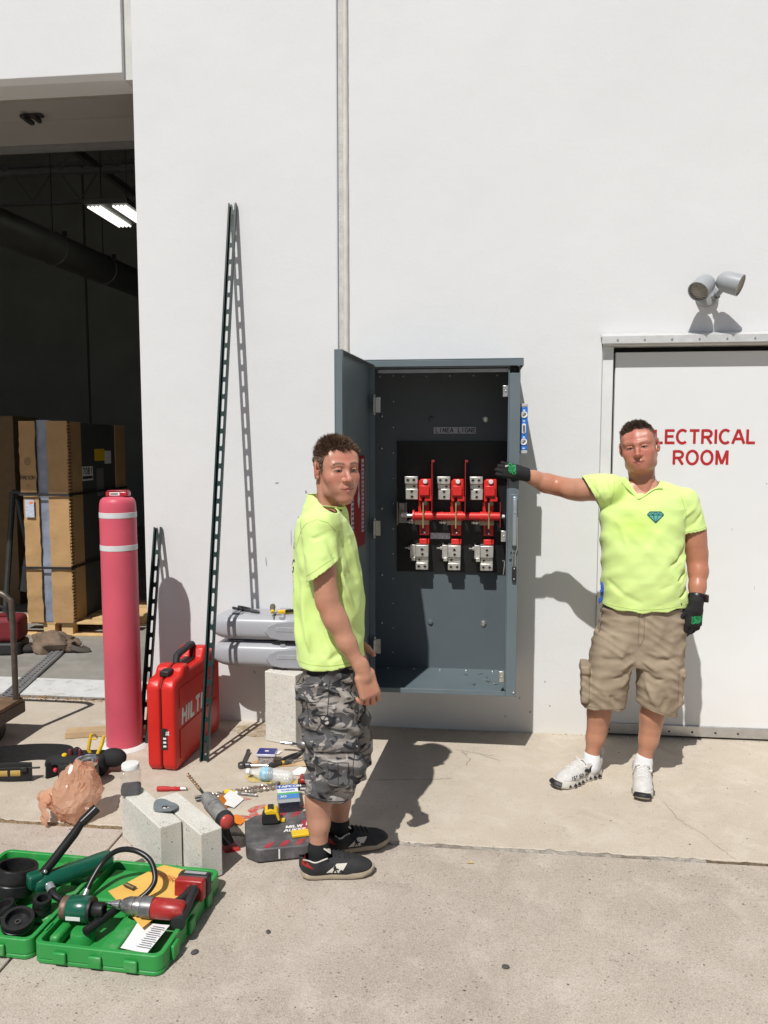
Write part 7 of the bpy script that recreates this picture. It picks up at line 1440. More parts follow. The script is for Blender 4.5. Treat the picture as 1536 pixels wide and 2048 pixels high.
# arms, legs, hidden trunk
fa = Field((-0.66, -1.74, 0.665), (-0.25, -1.55, 1.42), 0.0024)
fa.chain([(-0.530, -1.625, 1.36), (-0.520, -1.655, 1.24), (-0.504, -1.665, 1.12), (-0.495, -1.667, 1.075)], [0.042, 0.038, 0.035, 0.033], 0.025)
fa.add(P_ell((-0.507, -1.662, 1.18), (0.035, 0.035, 0.07)), 0.03); fa.add(P_ell((-0.519, -1.665, 1.075), (0.016, 0.018, 0.022)), 0.025)
fa.chain([(-0.497, -1.667, 1.085), (-0.474, -1.668, 1.02), (-0.430, -1.668, 0.935), (-0.378, -1.665, 0.842)], [0.035, 0.0355, 0.030, 0.0235], 0.03)
fa.add(P_ell((-0.458, -1.668, 1.02), (0.029, 0.031, 0.065), np.array([[.85, 0, .5], [0, 1, 0], [-.5, 0, .85]])), 0.02)
hand(fa, (-0.372, -1.664, 0.832), (0.28, 0.02, -0.96), (0.80, 0.58, 0.22), (-0.6, 0.78, -0.12), curl=((26, 44, 30), (30, 50, 32), (34, 52, 32), (38, 54, 32)), spread=(6, 0, -6, -13), thumb=(0.80, 0.10, 0.60), tb=10, sc=1.06, fat=1.0, k=0.004)
for q in ((-0.405, -0.36), (-0.375, -0.345)): fa.fold([(q[0], -1.70, 0.93), (q[1], -1.692, 0.80)], 0.0018, 0.0035)
ap, af = fa.nets(); ap = relax(ap, af, 1)
fl_ = Field((-0.66, -1.66, 0.03), (-0.40, -1.30, 0.60), 0.0036)
fl_.chain([(-0.52, -1.555, 0.62), (-0.535, -1.555, 0.44), (-0.552, -1.56, 0.30), (-0.556, -1.562, 0.20), (-0.560, -1.562, 0.10), (-0.556, -1.565, 0.04)], [0.075, 0.054, 0.046, 0.040, 0.033, 0.036], 0.02)
fl_.add(P_ell((-0.573, -1.558, 0.28), (0.034, 0.040, 0.085)), 0.025); fl_.add(P_ell((-0.520, -1.555, 0.425), (0.03, 0.042, 0.045)), 0.02)
fl_.chain([(-0.50, -1.39, 0.62), (-0.495, -1.385, 0.44), (-0.503, -1.38, 0.30), (-0.505, -1.38, 0.20), (-0.508, -1.382, 0.10), (-0.505, -1.385, 0.04)], [0.075, 0.054, 0.046, 0.040, 0.034, 0.036], 0.02)
fl_.add(P_ell((-0.522, -1.38, 0.28), (0.034, 0.040, 0.085)), 0.025)
lp_, lf_ = fl_.nets(); lp_ = relax(lp_, lf_, 1)
ft = Field((-0.72, -1.70, 0.55), (-0.33, -1.17, 1.47), 0.008)
ft.add(P_loft((*O1, 0), F1, L1, [0.58, 0.75, 0.95, 1.2, 1.33, 1.40], [0.0, 0.0, 0.0, -0.01, -0.02, -0.03], [0.10, 0.105, 0.10, 0.105, 0.085, 0.05], [0.14, 0.145, 0.135, 0.15, 0.14, 0.08]))
ft.chain([(-0.545, -1.31, 1.36), (-0.535, -1.275, 1.10), (-0.475, -1.285, 0.86)], [0.046, 0.038, 0.027], 0.02); hand(ft, (-0.47, -1.286, 0.85), (0.25, 0.0, -0.96), (0.95, 0, 0.25), (0, -1, 0), sc=1.0, fat=1.2)
tp, tf = ft.nets()
red1 = [(-0.34, -1.68, 0.755, 0.022, (0.49, 0.205, 0.14)), (-0.52, -1.67, 1.07, 0.04, (0.49, 0.20, 0.135)), (-0.36, -1.66, 0.70, 0.03, (0.50, 0.205, 0.145)), (-0.505, -1.66, 1.20, 0.05, (0.46, 0.21, 0.145))]
P_, F_, C_ = merge([(hpw, hf_, hc), (ap, af, skin_cols(ap, (0.47, 0.235, 0.150), red1)), (lp_, lf_, skin_cols(lp_, (0.46, 0.24, 0.160))), (tp, tf, skin_cols(tp, SK1))])
body1 = np_obj('body', P_, F_, SKIN, m1, C_)
np_obj('hair', hvw, hfs, HAIRB, m1)['label'] = 'short brown spiky hair'
# shirt
VX = 0.0037
fs_ = Field((-0.73, -1.78, 0.775), (-0.33, -1.19, 1.49), VX)
fs_.add(P_loft((*O1, 0), F1, L1, [0.76, 0.82, 0.88, 0.95, 1.05, 1.15, 1.25, 1.31, 1.36, 1.40], [0.0, 0.0, -0.002, -0.004, -0.006, -0.010, -0.016, -0.020, -0.025, -0.028], [0.127, 0.126, 0.128, 0.131, 0.135, 0.131, 0.122, 0.112, 0.092, 0.060], [0.172, 0.170, 0.166, 0.164, 0.166, 0.174, 0.184, 0.186, 0.178, 0.14], n=2.35))
for s in (-1, 1): fs_.add(P_cap(b3(-0.030, s * 0.055, 1.405), b3(-0.012, s * 0.160, 1.362), 0.046, 0.060), 0.04)
fs_.add(P_cap(b3(-0.032, 0, 1.39), (-0.548, -1.475, 1.440), 0.070, 0.062), 0.03)
cutn = nrm((0.56, 0.10, -0.82)); c0 = V(-0.517, -1.668, 1.190)
def slv(v, x, y, z): return smax(v, (x - c0[0]) * cutn[0] + (y - c0[1]) * cutn[1] + (z - c0[2]) * cutn[2], 0.0)
fsl = Field(fs_.lo, fs_.ax and (fs_.lo + VX * (fs_.n - 1)), VX); fsl.d = fs_.d.copy()
def sleeve1(fd): fd.add(P_cap((-0.537, -1.630, 1.352), (-0.510, -1.672, 1.16), 0.064, 0.066), 0.012); fd.add(P_cap((-0.540, -1.31, 1.355), (-0.535, -1.272, 1.17), 0.066, 0.062), 0.022)
sleeve1(fs_)
X, Y, Z = fs_.all()
near = Y < -1.585
cutA = np.where((Y < -1.602) & (Z < 1.30), (X - c0[0]) * cutn[0] + (Y - c0[1]) * cutn[1] + (Z - c0[2]) * cutn[2], -1.0)
# below the sleeve end only the trunk remains
before = fs_.d.copy()
W = [(0.0022, (62, 26, 12), 0.3, (9, 5, 14), 1.2), (0.0018, (34, -50, 26), 1.9, (12, 8, 9), 1.0), (0.0012, (46, 16, -48), 4.0, (6, 11, 9), 0.9)]
fs_.waves(W)
for pts, a, w in [([(-0.455, -1.655, 1.20), (-0.430, -1.62, 1.10), (-0.412, -1.58, 1.02)], 0.010, 0.016), ([(-0.462, -1.65, 1.13), (-0.440, -1.63, 1.04), (-0.42, -1.60, 0.96)], -0.011, 0.014), ([(-0.468, -1.64, 1.06), (-0.445, -1.63, 0.97), (-0.425, -1.60, 0.88)], 0.009, 0.016),
                  ([(-0.57, -1.64, 1.12), (-0.555, -1.645, 1.0), (-0.52, -1.64, 0.88)], -0.010, 0.016), ([(-0.60, -1.62, 1.14), (-0.595, -1.63, 1.0), (-0.57, -1.64, 0.86)], 0.008, 0.018), ([(-0.635, -1.58, 1.18), (-0.64, -1.58, 1.0), (-0.62, -1.60, 0.85)], 0.006, 0.02),
                  ([(-0.60, -1.66, 1.28), (-0.555, -1.70, 1.24), (-0.50, -1.715, 1.25)], 0.005, 0.012), ([(-0.50, -1.70, 1.32), (-0.475, -1.69, 1.26), (-0.47, -1.68, 1.21)], -0.006, 0.012), ([(-0.585, -1.66, 1.33), (-0.535, -1.70, 1.31), (-0.47, -1.69, 1.34)], -0.004, 0.010),
                  ([(-0.455, -1.62, 1.30), (-0.430, -1.60, 1.22), (-0.415, -1.56, 1.14)], -0.008, 0.014), ([(-0.43, -1.58, 1.28), (-0.412, -1.55, 1.18), (-0.40, -1.52, 1.08)], 0.007, 0.015), ([(-0.40, -1.60, 0.93), (-0.44, -1.62, 0.89), (-0.50, -1.635, 0.86)], -0.007, 0.013), ([(-0.600, -1.655, 1.34), (-0.592, -1.665, 1.26), (-0.578, -1.665, 1.17)], -0.016, 0.010), ([(-0.462, -1.64, 1.33), (-0.450, -1.655, 1.27), (-0.446, -1.655, 1.20)], -0.016, 0.010)]: fs_.fold(pts, a * 1.45, w * 0.8)
trunk = fsl.d + (fs_.d - before); cutS = np.where(cutA > 0, trunk - 0.0012, -1.0); cutB = np.where((Y > -1.33) & (Z < 1.19), trunk - 0.0012, -1.0)
hem = (0.820 + 0.006 * np.sin(X * 22 + Y * 9) - (X + 0.52) * -0.03) - Z + 0 * Y
nk = to_local((0, 0, 0), (0, 0, 0), (V(1, 0, 0), V(0, 1, 0), V(0, 0, 1)))
nka, nkb = V(-0.556, -1.475, 1.30), V(-0.520, -1.48, 1.56); ba = nkb - nka; tt = np.clip(((X - nka[0]) * ba[0] + (Y - nka[1]) * ba[1] + (Z - nka[2]) * ba[2]) / (ba @ ba), 0, 1)
neckcut = 0.068 - np.sqrt((X - nka[0] - tt * ba[0]) ** 2 + (Y - nka[1] - tt * ba[1]) ** 2 + (Z - nka[2] - tt * ba[2]) ** 2); neckcut = np.where(Z > 1.375, neckcut, -1.0)
topcut = Z - (1.428 + 0.55 * np.clip(-(X + 0.53), -0.07, 0.05)) + 0 * X + 0 * Y
sp, sf = cloth(fs_, [hem, cutS, cutB, neckcut, topcut], VX, keep=np.where((Z < 1.33) & (Z > 0.84), trunk - 0.0012, 1.0).astype(np.float32))
shirt1 = np_obj('shirt', sp, sf, NEON, m1, shirt_col(sp, [(-0.60, -1.55, 1.0, (0.06, 0.2, 0.15), (0.93, 0.97, 0.85))]), 0.0032)
sb1 = bvh_of(sp, sf)
# collar band, shoulder seam, hem lines
SEW = M('shirt seam thread', (0.42, 0.56, 0.15), 0.9)
def ring_on(bvh, c, ax, u, r0, n, off): pass
w_ = nrm(nkb - nka); u_ = nrm(np.cross(w_, (0, 1, 0))); v_ = np.cross(w_, u_); cc = V(-0.538, -1.477, 1.425)
tube_obj('collar', [Vector(cc + u_ * 0.0685 * math.cos(a) + v_ * 0.0685 * math.sin(a) + V(0, 0, -0.012)) for a in np.linspace(0, 2 * PI, 40)], 0.0075, NEONP, m1, 8, (0.55, 1.25))
INK = M('black shirt print', (0.035, 0.05, 0.03), 0.8)
for txt, z, y0, h in (('IM', 1.288, -1.575, 0.024), ('LLC', 1.255, -1.590, 0.024), ('G', 1.165, -1.598, 0.05), ('2', 1.13, -1.60, 0.03) if False else ('S', 1.13, -1.60, 0.03), ('ELE', 1.118, -1.60, 0.016), ('CTRICAL', 1.095, -1.60, 0.013)):
    mb = letters('print', txt, h, h * 0.14, INK, None, (-0.78, y0 + len(txt) * h * 0.7, z), (0, -1, 0), (0, 0, 1), gap=0.15, make=False); project(mb, sb1, (1, 0.15, 0), 0.0014); mb.build('shirt_print', INK, m1, smooth=0, world=True)
# shorts
fk = Field((-0.72, -1.74, 0.27), (-0.32, -1.22, 0.86), 0.0038)
fk.add(P_loft((*O1, 0), F1, L1, [0.56, 0.66, 0.74, 0.80, 0.85], [0.004, 0.004, 0.004, 0.004, 0.002], [0.100, 0.106, 0.108, 0.106, 0.106], [0.155, 0.165, 0.165, 0.155, 0.150], n=2.5))
fk.add(P_loft((-0.52, -1.560, 0), F1, L1, [0.22, 0.30, 0.36, 0.44, 0.52, 0.62, 0.70], [0.0, 0.0, 0.012, 0.018, 0.014, 0.004, 0.0], [0.088, 0.090, 0.098, 0.108, 0.103, 0.106, 0.10], [0.080, 0.082, 0.084, 0.086, 0.086, 0.082, 0.07], n=2.3), 0.03)
fk.add(P_loft((-0.495, -1.385, 0), F1, L1, [0.22, 0.30, 0.36, 0.44, 0.52, 0.62, 0.70], [0.0, 0.0, 0.012, 0.018, 0.014, 0.0, -0.01], [0.088, 0.090, 0.098, 0.106, 0.102, 0.106, 0.10], [0.080, 0.082, 0.084, 0.086, 0.086, 0.082, 0.07], n=2.3), 0.03)
RY = np.array([[F1[0], F1[1], 0], [L1[0], L1[1], 0], [0, 0, 1]])
fk.add(P_box((-0.478, -1.645, 0.452), (0.073, 0.020, 0.085), 0.012, RY), 0.006); fk.add(P_box((-0.474, -1.650, 0.545), (0.081, 0.024, 0.020), 0.008, RY), 0.004); fk.add(P_box((-0.462, -1.662, 0.445), (0.038, 0.012, 0.045), 0.006, RY), 0.004)
fk.add(P_box((-0.575, -1.628, 0.735), (0.052, 0.014, 0.030), 0.008, RY), 0.005); fk.add(P_ell((-0.40, -1.63, 0.46), (0.03, 0.04, 0.06)), 0.02)
fk.waves([(0.0030, (18, 30, 95), 0.5, (14, 12, 8), 1.3), (0.0026, (40, 25, 62), 2.2, (8, 14, 13), 1.2), (0.0016, (90, 40, 30), 1.0, (10, 12, 20), 1.0)])
for pts, a, w in [([(-0.625, -1.60, 0.60), (-0.57, -1.645, 0.565), (-0.51, -1.65, 0.60)], -0.012, 0.014), ([(-0.62, -1.60, 0.56), (-0.57, -1.64, 0.535), (-0.53, -1.65, 0.55)], 0.009, 0.014), ([(-0.60, -1.61, 0.50), (-0.57, -1.63, 0.47), (-0.555, -1.64, 0.42)], -0.008, 0.014), ([(-0.485, -1.65, 0.76), (-0.51, -1.655, 0.66), (-0.56, -1.65, 0.575)], -0.010, 0.012), ([(-0.46, -1.65, 0.75), (-0.49, -1.66, 0.64), (-0.53, -1.655, 0.58)], 0.008, 0.012), ([(-0.60, -1.60, 0.42), (-0.55, -1.64, 0.38), (-0.46, -1.65, 0.36)], -0.007, 0.013), ([(-0.60, -1.60, 0.385), (-0.53, -1.645, 0.352), (-0.45, -1.64, 0.345)], 0.006, 0.012)]: fk.fold(pts, a, w)
X, Y, Z = fk.all(); hemk = (0.333 - (X + 0.60) * 0.13) - Z + 0 * Y; topk = Z - 0.845 + 0 * X + 0 * Y
kp, kf = cloth(fk, [hemk, topk], 0.0038); np_obj('shorts', kp, kf, CAMO, m1, None, 0.003)
kb = bvh_of(kp, kf); STI = M('dark stitching', (0.035, 0.034, 0.036), 0.9)
def stitch(pts, bvh, d, parent, mat, r=0.0016, off=0.0006, step=0.006, nm='seam'):
    P = [Vector(p) for p in pts]; Q = []
    for a, b in zip(P[:-1], P[1:]):
        n = max(2, int((b - a).length / step)); Q += [a + (b - a) * (i / n) for i in range(n)]
    Q.append(P[-1]); d = Vector(d).normalized(); R_ = []
    for q in Q:
        h = bvh.ray_cast(q - d * 0.4, d)
        if h[0] is not None: R_.append(h[0] - d * off)
    if len(R_) > 2: return MB().tube(R_, r, 5).build(nm, mat, parent, world=True)
YD = (0.0, 1, 0)
for pts in ([(-0.607, -1.9, 0.345), (-0.52, -1.9, 0.334), (-0.435, -1.9, 0.322)], [(-0.55, -1.9, 0.53), (-0.552, -1.9, 0.38)], [(-0.405, -1.9, 0.53), (-0.41, -1.9, 0.38)], [(-0.552, -1.9, 0.372), (-0.41, -1.9, 0.368)], [(-0.556, -1.9, 0.524), (-0.395, -1.9, 0.523)], [(-0.500, -1.9, 0.49), (-0.499, -1.9, 0.41), (-0.475, -1.9, 0.398), (-0.45, -1.9, 0.398), (-0.425, -1.9, 0.41), (-0.424, -1.9, 0.49), (-0.500, -1.9, 0.49)], [(-0.462, -1.9, 0.49), (-0.462, -1.9, 0.40)], [(-0.627, -1.9, 0.765), (-0.525, -1.9, 0.768)], [(-0.625, -1.9, 0.715), (-0.60, -1.9, 0.702), (-0.54, -1.9, 0.705), (-0.525, -1.9, 0.72)], [(-0.50, -1.9, 0.78), (-0.505, -1.9, 0.66), (-0.55, -1.9, 0.59)], [(-0.585, -1.9, 0.70), (-0.575, -1.9, 0.60)]):
    stitch(pts, kb, YD, m1, STI)
for pts in ([(-0.625, -1.9, 1.27), (-0.605, -1.9, 1.32), (-0.57, -1.9, 1.362), (-0.53, -1.9, 1.378), (-0.49, -1.9, 1.368), (-0.463, -1.9, 1.33), (-0.455, -1.9, 1.29)], [(-0.64, -1.9, 0.838), (-0.52, -1.9, 0.838), (-0.41, -1.9, 0.842)], [(-0.574, -1.9, 1.172), (-0.52, -1.9, 1.209), (-0.47, -1.9, 1.244)]): stitch(pts, sb1, YD, m1, SEW, r=0.0011, off=0.0002)
# socks and sneakers
SOC = M('black sock', (0.012, 0.012, 0.013), 0.9, var=0.2, vs=80)
def lim(pts, rad, nm, mat, parent, vox=0.003, cut=None, k=0.012):
    lo = np.min(pts, axis=0) - max(rad) - 0.01; hi = np.max(pts, axis=0) + max(rad) + 0.01; f = Field(lo, hi, vox); f.chain(pts, rad, k); P, F = f.nets(); return np_obj(nm, relax(P, F, 1), F, mat, parent)
lim([(-0.559, -1.562, 0.122), (-0.560, -1.562, 0.10), (-0.555, -1.565, 0.05)], [0.0365, 0.0375, 0.040], 'sock', SOC, m1); lim([(-0.507, -1.382, 0.122), (-0.508, -1.382, 0.10), (-0.503, -1.385, 0.05)], [0.0370, 0.038, 0.040], 'sock', SOC, m1)
def foot_outline(L, w=1.0, n=10):
    pts = [(0.0, 0.0), (0.006, 0.020), (0.02, 0.032), (0.06, 0.036), (0.11, 0.035), (0.16, 0.043), (0.20, 0.049), (0.235, 0.045), (0.262, 0.030), (0.272, 0.010)]
    q = pts + [(0.270, -0.012), (0.255, -0.032), (0.225, -0.044), (0.19, -0.045), (0.15, -0.040), (0.10, -0.033), (0.05, -0.034), (0.02, -0.030), (0.005, -0.018)]
    return [(a * L / 0.272, b * w) for a, b in q]
def shoe(parent, heel, toe, mats, style, L=0.285, flip=1):
    heel = V(*heel, 0.0); d = nrm(V(*toe, 0.0) - heel); s = np.cross(V(0, 0, 1), d) * flip; at = lambda a, b, h: heel + d * a + s * b + V(0, 0, h)
    rows = np.array([d, s, V(0, 0, 1)]); k = L / 0.272; th = 0.024 if style == 'black' else 0.036
    out = foot_outline(L); nl = 6; vs = []; n = len(out); prof = [(0.94, 0.001), (1.0, 0.006), (1.01, th * 0.5), (1.0, th * 0.85), (0.97, th)]; cx = L / 2
    for sc, h in prof:
        for a, b in out:
            aa = cx + (a - cx) * (1 - (1 - sc) * 0.45); up = 0.012 * max(0, (a / L - 0.72) / 0.28) ** 2 + 0.004 * max(0, (0.15 - a / L) / 0.15) ** 2; vs.append(tuple(at(aa, b * sc, h + up * (1 if h < th * 0.7 else 0.7))))
    fs = [(j * n + i, j * n + (i + 1) % n, (j + 1) * n + (i + 1) % n, (j + 1) * n + i) for j in range(len(prof) - 1) for i in range(n)] + [tuple(range(n))[::-1], tuple(range((len(prof) - 1) * n, len(prof) * n))]
    MB().add(vs, fs).build('sole', mats['sole'], parent, fix=True, world=True, smooth=60)
    f = Field(np.minimum(at(-0.03, 0, 0), at(L + 0.03, 0, 0)) - V(.08, .08, 0.02), np.maximum(at(-0.03, 0, 0), at(L + 0.03, 0, 0)) + V(.08, .08, 0.16), 0.0027); t0 = th - 0.006
    f.add(P_ell(at(0.050 * k, 0, t0 + 0.022), (0.050, 0.036, 0.045), rows)); f.add(P_ell(at(0.115 * k, 0, t0 + 0.024), (0.06, 0.038, 0.045), rows), 0.03); f.add(P_ell(at(0.165 * k, 0.002, t0 + 0.018), (0.06, 0.043, 0.038), rows), 0.03); f.add(P_ell(at(0.212 * k, 0.002, t0 + 0.010), (0.055, 0.044, 0.031), rows), 0.03)
    f.add(P_cap(at(0.052 * k, 0, t0 + 0.035), at(0.056 * k, 0, t0 + 0.062), 0.043, 0.043), 0.02); f.add(P_cap(at(0.090 * k, 0, t0 + 0.058), at(0.15 * k, 0, t0 + 0.042), 0.022, 0.02), 0.02)
    if style == 'black': f.add(P_cap(at(0.006, 0, t0 + 0.03), at(0.002, 0, t0 + 0.066), 0.013, 0.010), 0.015)
    else: f.add(P_cap(at(0.006, 0, t0 + 0.03), at(-0.006, 0, t0 + 0.082), 0.014, 0.009), 0.02)
    f.waves([(0.0011, (60, 40, 80), 0.3, (20, 10, 10), 1.0)])
    X, Y, Z = f.all(); low = (t0 + 0.001) - Z + 0 * X + 0 * Y; u = (X - heel[0]) * d[0] + (Y - heel[1]) * d[1]
    top = Z - (t0 + 0.062 + 0.10 * np.clip(0.03 - u, 0, 0.2) * 1.2 + 0.05 * np.clip(u - 0.08, 0, 0.05)); top = np.where(u < 0.115 * k, top, -1.0)
    P, F = cloth(f, [low, top], 0.0027, 1); np_obj('upper', P, F, mats['upper'], parent, None, 0.003); bv = bvh_of(P, F)
    def ray(a, h, off, side=-1): # point on the outer side
        o = Vector(at(a, side * 0.25, h)); r = bv.ray_cast(o, Vector(s * -side)); p = r[0] if r[0] is not None else Vector(at(a, side * 0.04, h)); return p - Vector(s * -side) * off
    def patch(nm, poly, mat, side=-1, off=0.0016, sub=5):
        vs = []; n = len(poly); c = (sum(p[0] for p in poly) / n, sum(p[1] for p in poly) / n)
        pts = []
        for i in range(n):
            a, b = poly[i], poly[(i + 1) % n]
            for j in range(sub): pts.append((a[0] + (b[0] - a[0]) * j / sub, a[1] + (b[1] - a[1]) * j / sub))
        m = len(pts); rings = (1.0, 0.66, 0.33)
        for q in rings:
            for a, h in pts: vs.append(ray(c[0] + (a - c[0]) * q, c[1] + (h - c[1]) * q, off, side))
        vs.append(ray(c[0], c[1], off, side)); fs = [(j * m + i, j * m + (i + 1) % m, (j + 1) * m + (i + 1) % m, (j + 1) * m + i) for j in range(2) for i in range(m)] + [(2 * m + i, 2 * m + (i + 1) % m, 3 * m) for i in range(m)]
        o = MB().add(vs, fs).build(nm, mat, parent, world=True, smooth=60); return o
    def lace(a, h0=0.2):
        pts = []
        for b in np.linspace(-0.024, 0.024, 9):
            r = bv.ray_cast(Vector(at(a + 0.006 * abs(b) / 0.024, b, h0)), Vector((0, 0, -1)))
            if r[0] is not None: pts.append(r[0] + Vector((0, 0, 0.002)))
        if len(pts) > 3: MB().tube(pts, 0.0028, 6).build('lace', mats['lace'], parent, world=True)
    return dict(at=at, ray=ray, patch=patch, lace=lace, bv=bv, k=k, th=th, d=d, s=s)
BKS = dict(sole=M('cream rubber sole', (0.36, 0.30, 0.22), 0.7, var=0.15, vs=30), upper=M('black suede', (0.022, 0.022, 0.024), 0.75, var=0.3, vs=40, bump=0.2, bs=300), lace=M('black lace', (0.02, 0.02, 0.02), 0.8))
CRP = M('cream leather patch', (0.58, 0.55, 0.48), 0.6, var=0.05); RDL = M('red heel leather', (0.30, 0.025, 0.02), 0.55)
for he, to in (((-0.622, -1.592), (-0.349, -1.530)), ((-0.570, -1.420), (-0.350, -1.318))):
    S_ = shoe(m1, he, to, BKS, 'black', 0.282); k = S_['k']
    S_['patch']('side_patch', [(0.095, 0.030), (0.150, 0.030), (0.175, 0.062), (0.135, 0.064)], CRP); S_['patch']('heel_tab', [(0.002, 0.058), (0.050, 0.052), (0.028, 0.070), (0.006, 0.088)], RDL)
    MB().add([S_['ray'](a, h, 0.0026) for a, h in ((0.118, 0.031), (0.124, 0.044), (0.121, 0.050), (0.127, 0.058), (0.131, 0.058), (0.133, 0.050), (0.143, 0.046), (0.141, 0.042), (0.133, 0.044), (0.138, 0.032), (0.133, 0.031), (0.129, 0.041), (0.123, 0.031))], [tuple(range(13))]).build('rider_mark', BLK, m1, world=True)
    MB().add([S_['ray'](a, h, 0.0026) for a, h in ((0.143, 0.032), (0.147, 0.041), (0.153, 0.043), (0.160, 0.036), (0.155, 0.032))], [tuple(range(5))]).build('rider_mark', BLK, m1, world=True)
    pts = [S_['ray'](a, h, 0.001) for a, h in ((0.010, 0.089), (0.03, 0.080), (0.055, 0.076), (0.085, 0.080), (0.10, 0.088))]; MB().tube(smooth_path(pts, 4), 0.0028, 6).build('collar_piping', CRP, m1, world=True)
    for a in (0.118, 0.136, 0.154, 0.172): S_['lace'](a * k)
    tg = S_['at'](0.100, -0.006, 0.105); MB().box(tg, (0.034, 0.030, 0.005), (0, R(38), math.atan2(S_['d'][1], S_['d'][0]))).build('tongue_label', CRP, m1, bevel=0.002, world=True)
# ---------------------------------------------------------------- end of man in camouflage
# ================================================================ man at the cabinet edge
m2 = thing('person', 'man in neon yellow shirt and tan shorts gripping the cabinet with a black glove', 'person', (0.80, -0.58, 0))
F2 = nrm(V(-0.09, -0.996)); L2 = V(-F2[1], F2[0]); O2 = V(0.83, -0.56)
SK2 = (0.47, 0.20, 0.135); RD2 = (0.47, 0.135, 0.10)
H2o = V(0.802, -0.565, 1.630); H2f = V(math.cos(R(-108)), math.sin(R(-108)), -0.03); H2u = V(-0.165, 0.0, 0.986)
_, FR2 = to_world(np.zeros((1, 3)), H2o, H2f, H2u)
h2p, h2f_ = head_mesh(to_local((0.828, -0.545, 1.40), H2o, FR2), 0.059, wide=1.04, jaw=0.98, chinz=-0.115, ear=1.0, smile=0.014, nose=1.03)
def hair2(x, y, z):
    uh = np.interp(y, [-0.12, -0.06, 0.0, 0.03, 0.05, 0.066, 0.085, 0.12], [0.045, 0.050, 0.060, 0.066, 0.078, 0.088, 0.092, 0.096]) + (0.004 * np.sin(x * 160 + 1) + 0.004 * np.sin(x * 610)) * (y > 0.04) - 0.020 * np.clip(-x / 0.05, 0, 1) * (y > 0.03) + np.clip(np.abs(x) - 0.045, 0, 1) * 0.5
    return z - uh
def buzz2(x, y, z):
    uh = np.interp(y, [-0.12, -0.05, -0.02, 0.0, 0.020, 0.036, 0.052, 0.06], [-0.06, -0.05, 0.0, 0.0, 0.0, 0.012, 0.05, 0.09]); m = np.clip((z - uh) / 0.012, 0, 1) * (y < 0.055) * (np.abs(x) > 0.02); return 0.8 * m * np.clip((z - uh) / 0.05, 0.35, 1)
h2c = head_colors(h2p, SK2, RD2, 0.55, (0.22, 0.12, 0.075), (0.44, 0.13, 0.11), hair2, ((0.05, 0.032, 0.024), (0.19, 0.125, 0.10)), stub=0.15, buzz=buzz2, op=0.0027, hw=0.022)
hv2, hf2 = hair_mesh(h2p, h2f_, hair2, 9000, lambda b: np.interp(b[:, 2], [0.04, 0.07, 0.1], [0.003, 0.009, 0.018]), lambda b: np.stack([np.full(len(b), -0.8), np.full(len(b), 0.35), np.full(len(b), 0.1)], 1), 9, jit=0.4)
hv3, hf3 = hair_mesh(h2p, h2f_, lambda x, y, z: np.where((hair2(x, y, z) < 0.006) & ((np.abs(x) < 0.066) | (z > 0.034) | (y < -0.04) | (y > 0.008)), buzz2(x, y, z) * 0.01 - 0.001, -1), 6000, lambda b: np.interp(b[:, 2], [-0.05, 0.07], [0.0015, 0.0055]), lambda b: np.stack([np.zeros(len(b)), np.zeros(len(b)), np.full(len(b), -0.5)], 1), 4, wid=0.0006); hf2 = np.concatenate([hf2, hf3 + len(hv2)]); hv2 = np.concatenate([hv2, hv3])
h2w, _ = to_world(h2p, H2o, H2f, H2u); hv2w, _ = to_world(hv2, H2o, H2f, H2u)
fa = Field((0.22, -0.68, 1.32), (0.74, -0.34, 1.55), 0.0028)
fa.chain([(0.66, -0.57, 1.425), (0.55, -0.505, 1.420), (0.475, -0.450, 1.428), (0.430, -0.425, 1.438)], [0.058, 0.051, 0.046, 0.044], 0.02); fa.add(P_ell((0.52, -0.485, 1.418), (0.075, 0.05, 0.050)), 0.02)
fa.chain([(0.435, -0.425, 1.436), (0.385, -0.428, 1.450), (0.325, -0.445, 1.474), (0.262, -0.468, 1.498)], [0.046, 0.044, 0.035, 0.0275], 0.02); fa.add(P_ell((0.39, -0.43, 1.445), (0.055, 0.039, 0.042)), 0.02)
a2p, a2f = fa.nets(); a2p = relax(a2p, a2f, 1)
fb = Field((0.96, -0.72, 0.86), (1.17, -0.46, 1.42), 0.0028)
fb.chain([(1.040, -0.56, 1.37), (1.070, -0.558, 1.24), (1.085, -0.553, 1.13), (1.088, -0.550, 1.09)], [0.048, 0.048, 0.048, 0.046], 0.02); fb.add(P_ell((1.074, -0.56, 1.19), (0.050, 0.048, 0.07)), 0.02)
fb.chain([(1.088, -0.552, 1.10), (1.090, -0.572, 1.04), (1.080, -0.604, 0.97), (1.066, -0.640, 0.885)], [0.044, 0.044, 0.037, 0.0285], 0.02)
b2p, b2f = fb.nets(); b2p = relax(b2p, b2f, 1)
fl2 = Field((0.53, -0.68, 0.03), (1.03, -0.46, 0.62), 0.0038)
fl2.chain([(0.70, -0.57, 0.65), (0.665, -0.575, 0.46), (0.645, -0.572, 0.33), (0.632, -0.565, 0.20), (0.616, -0.568, 0.11), (0.613, -0.57, 0.04)], [0.085, 0.064, 0.054, 0.043, 0.031, 0.034], 0.02); fl2.add(P_ell((0.652, -0.545, 0.275), (0.045, 0.048, 0.09)), 0.03); fl2.add(P_ell((0.655, -0.612, 0.44), (0.045, 0.04, 0.05)), 0.02)
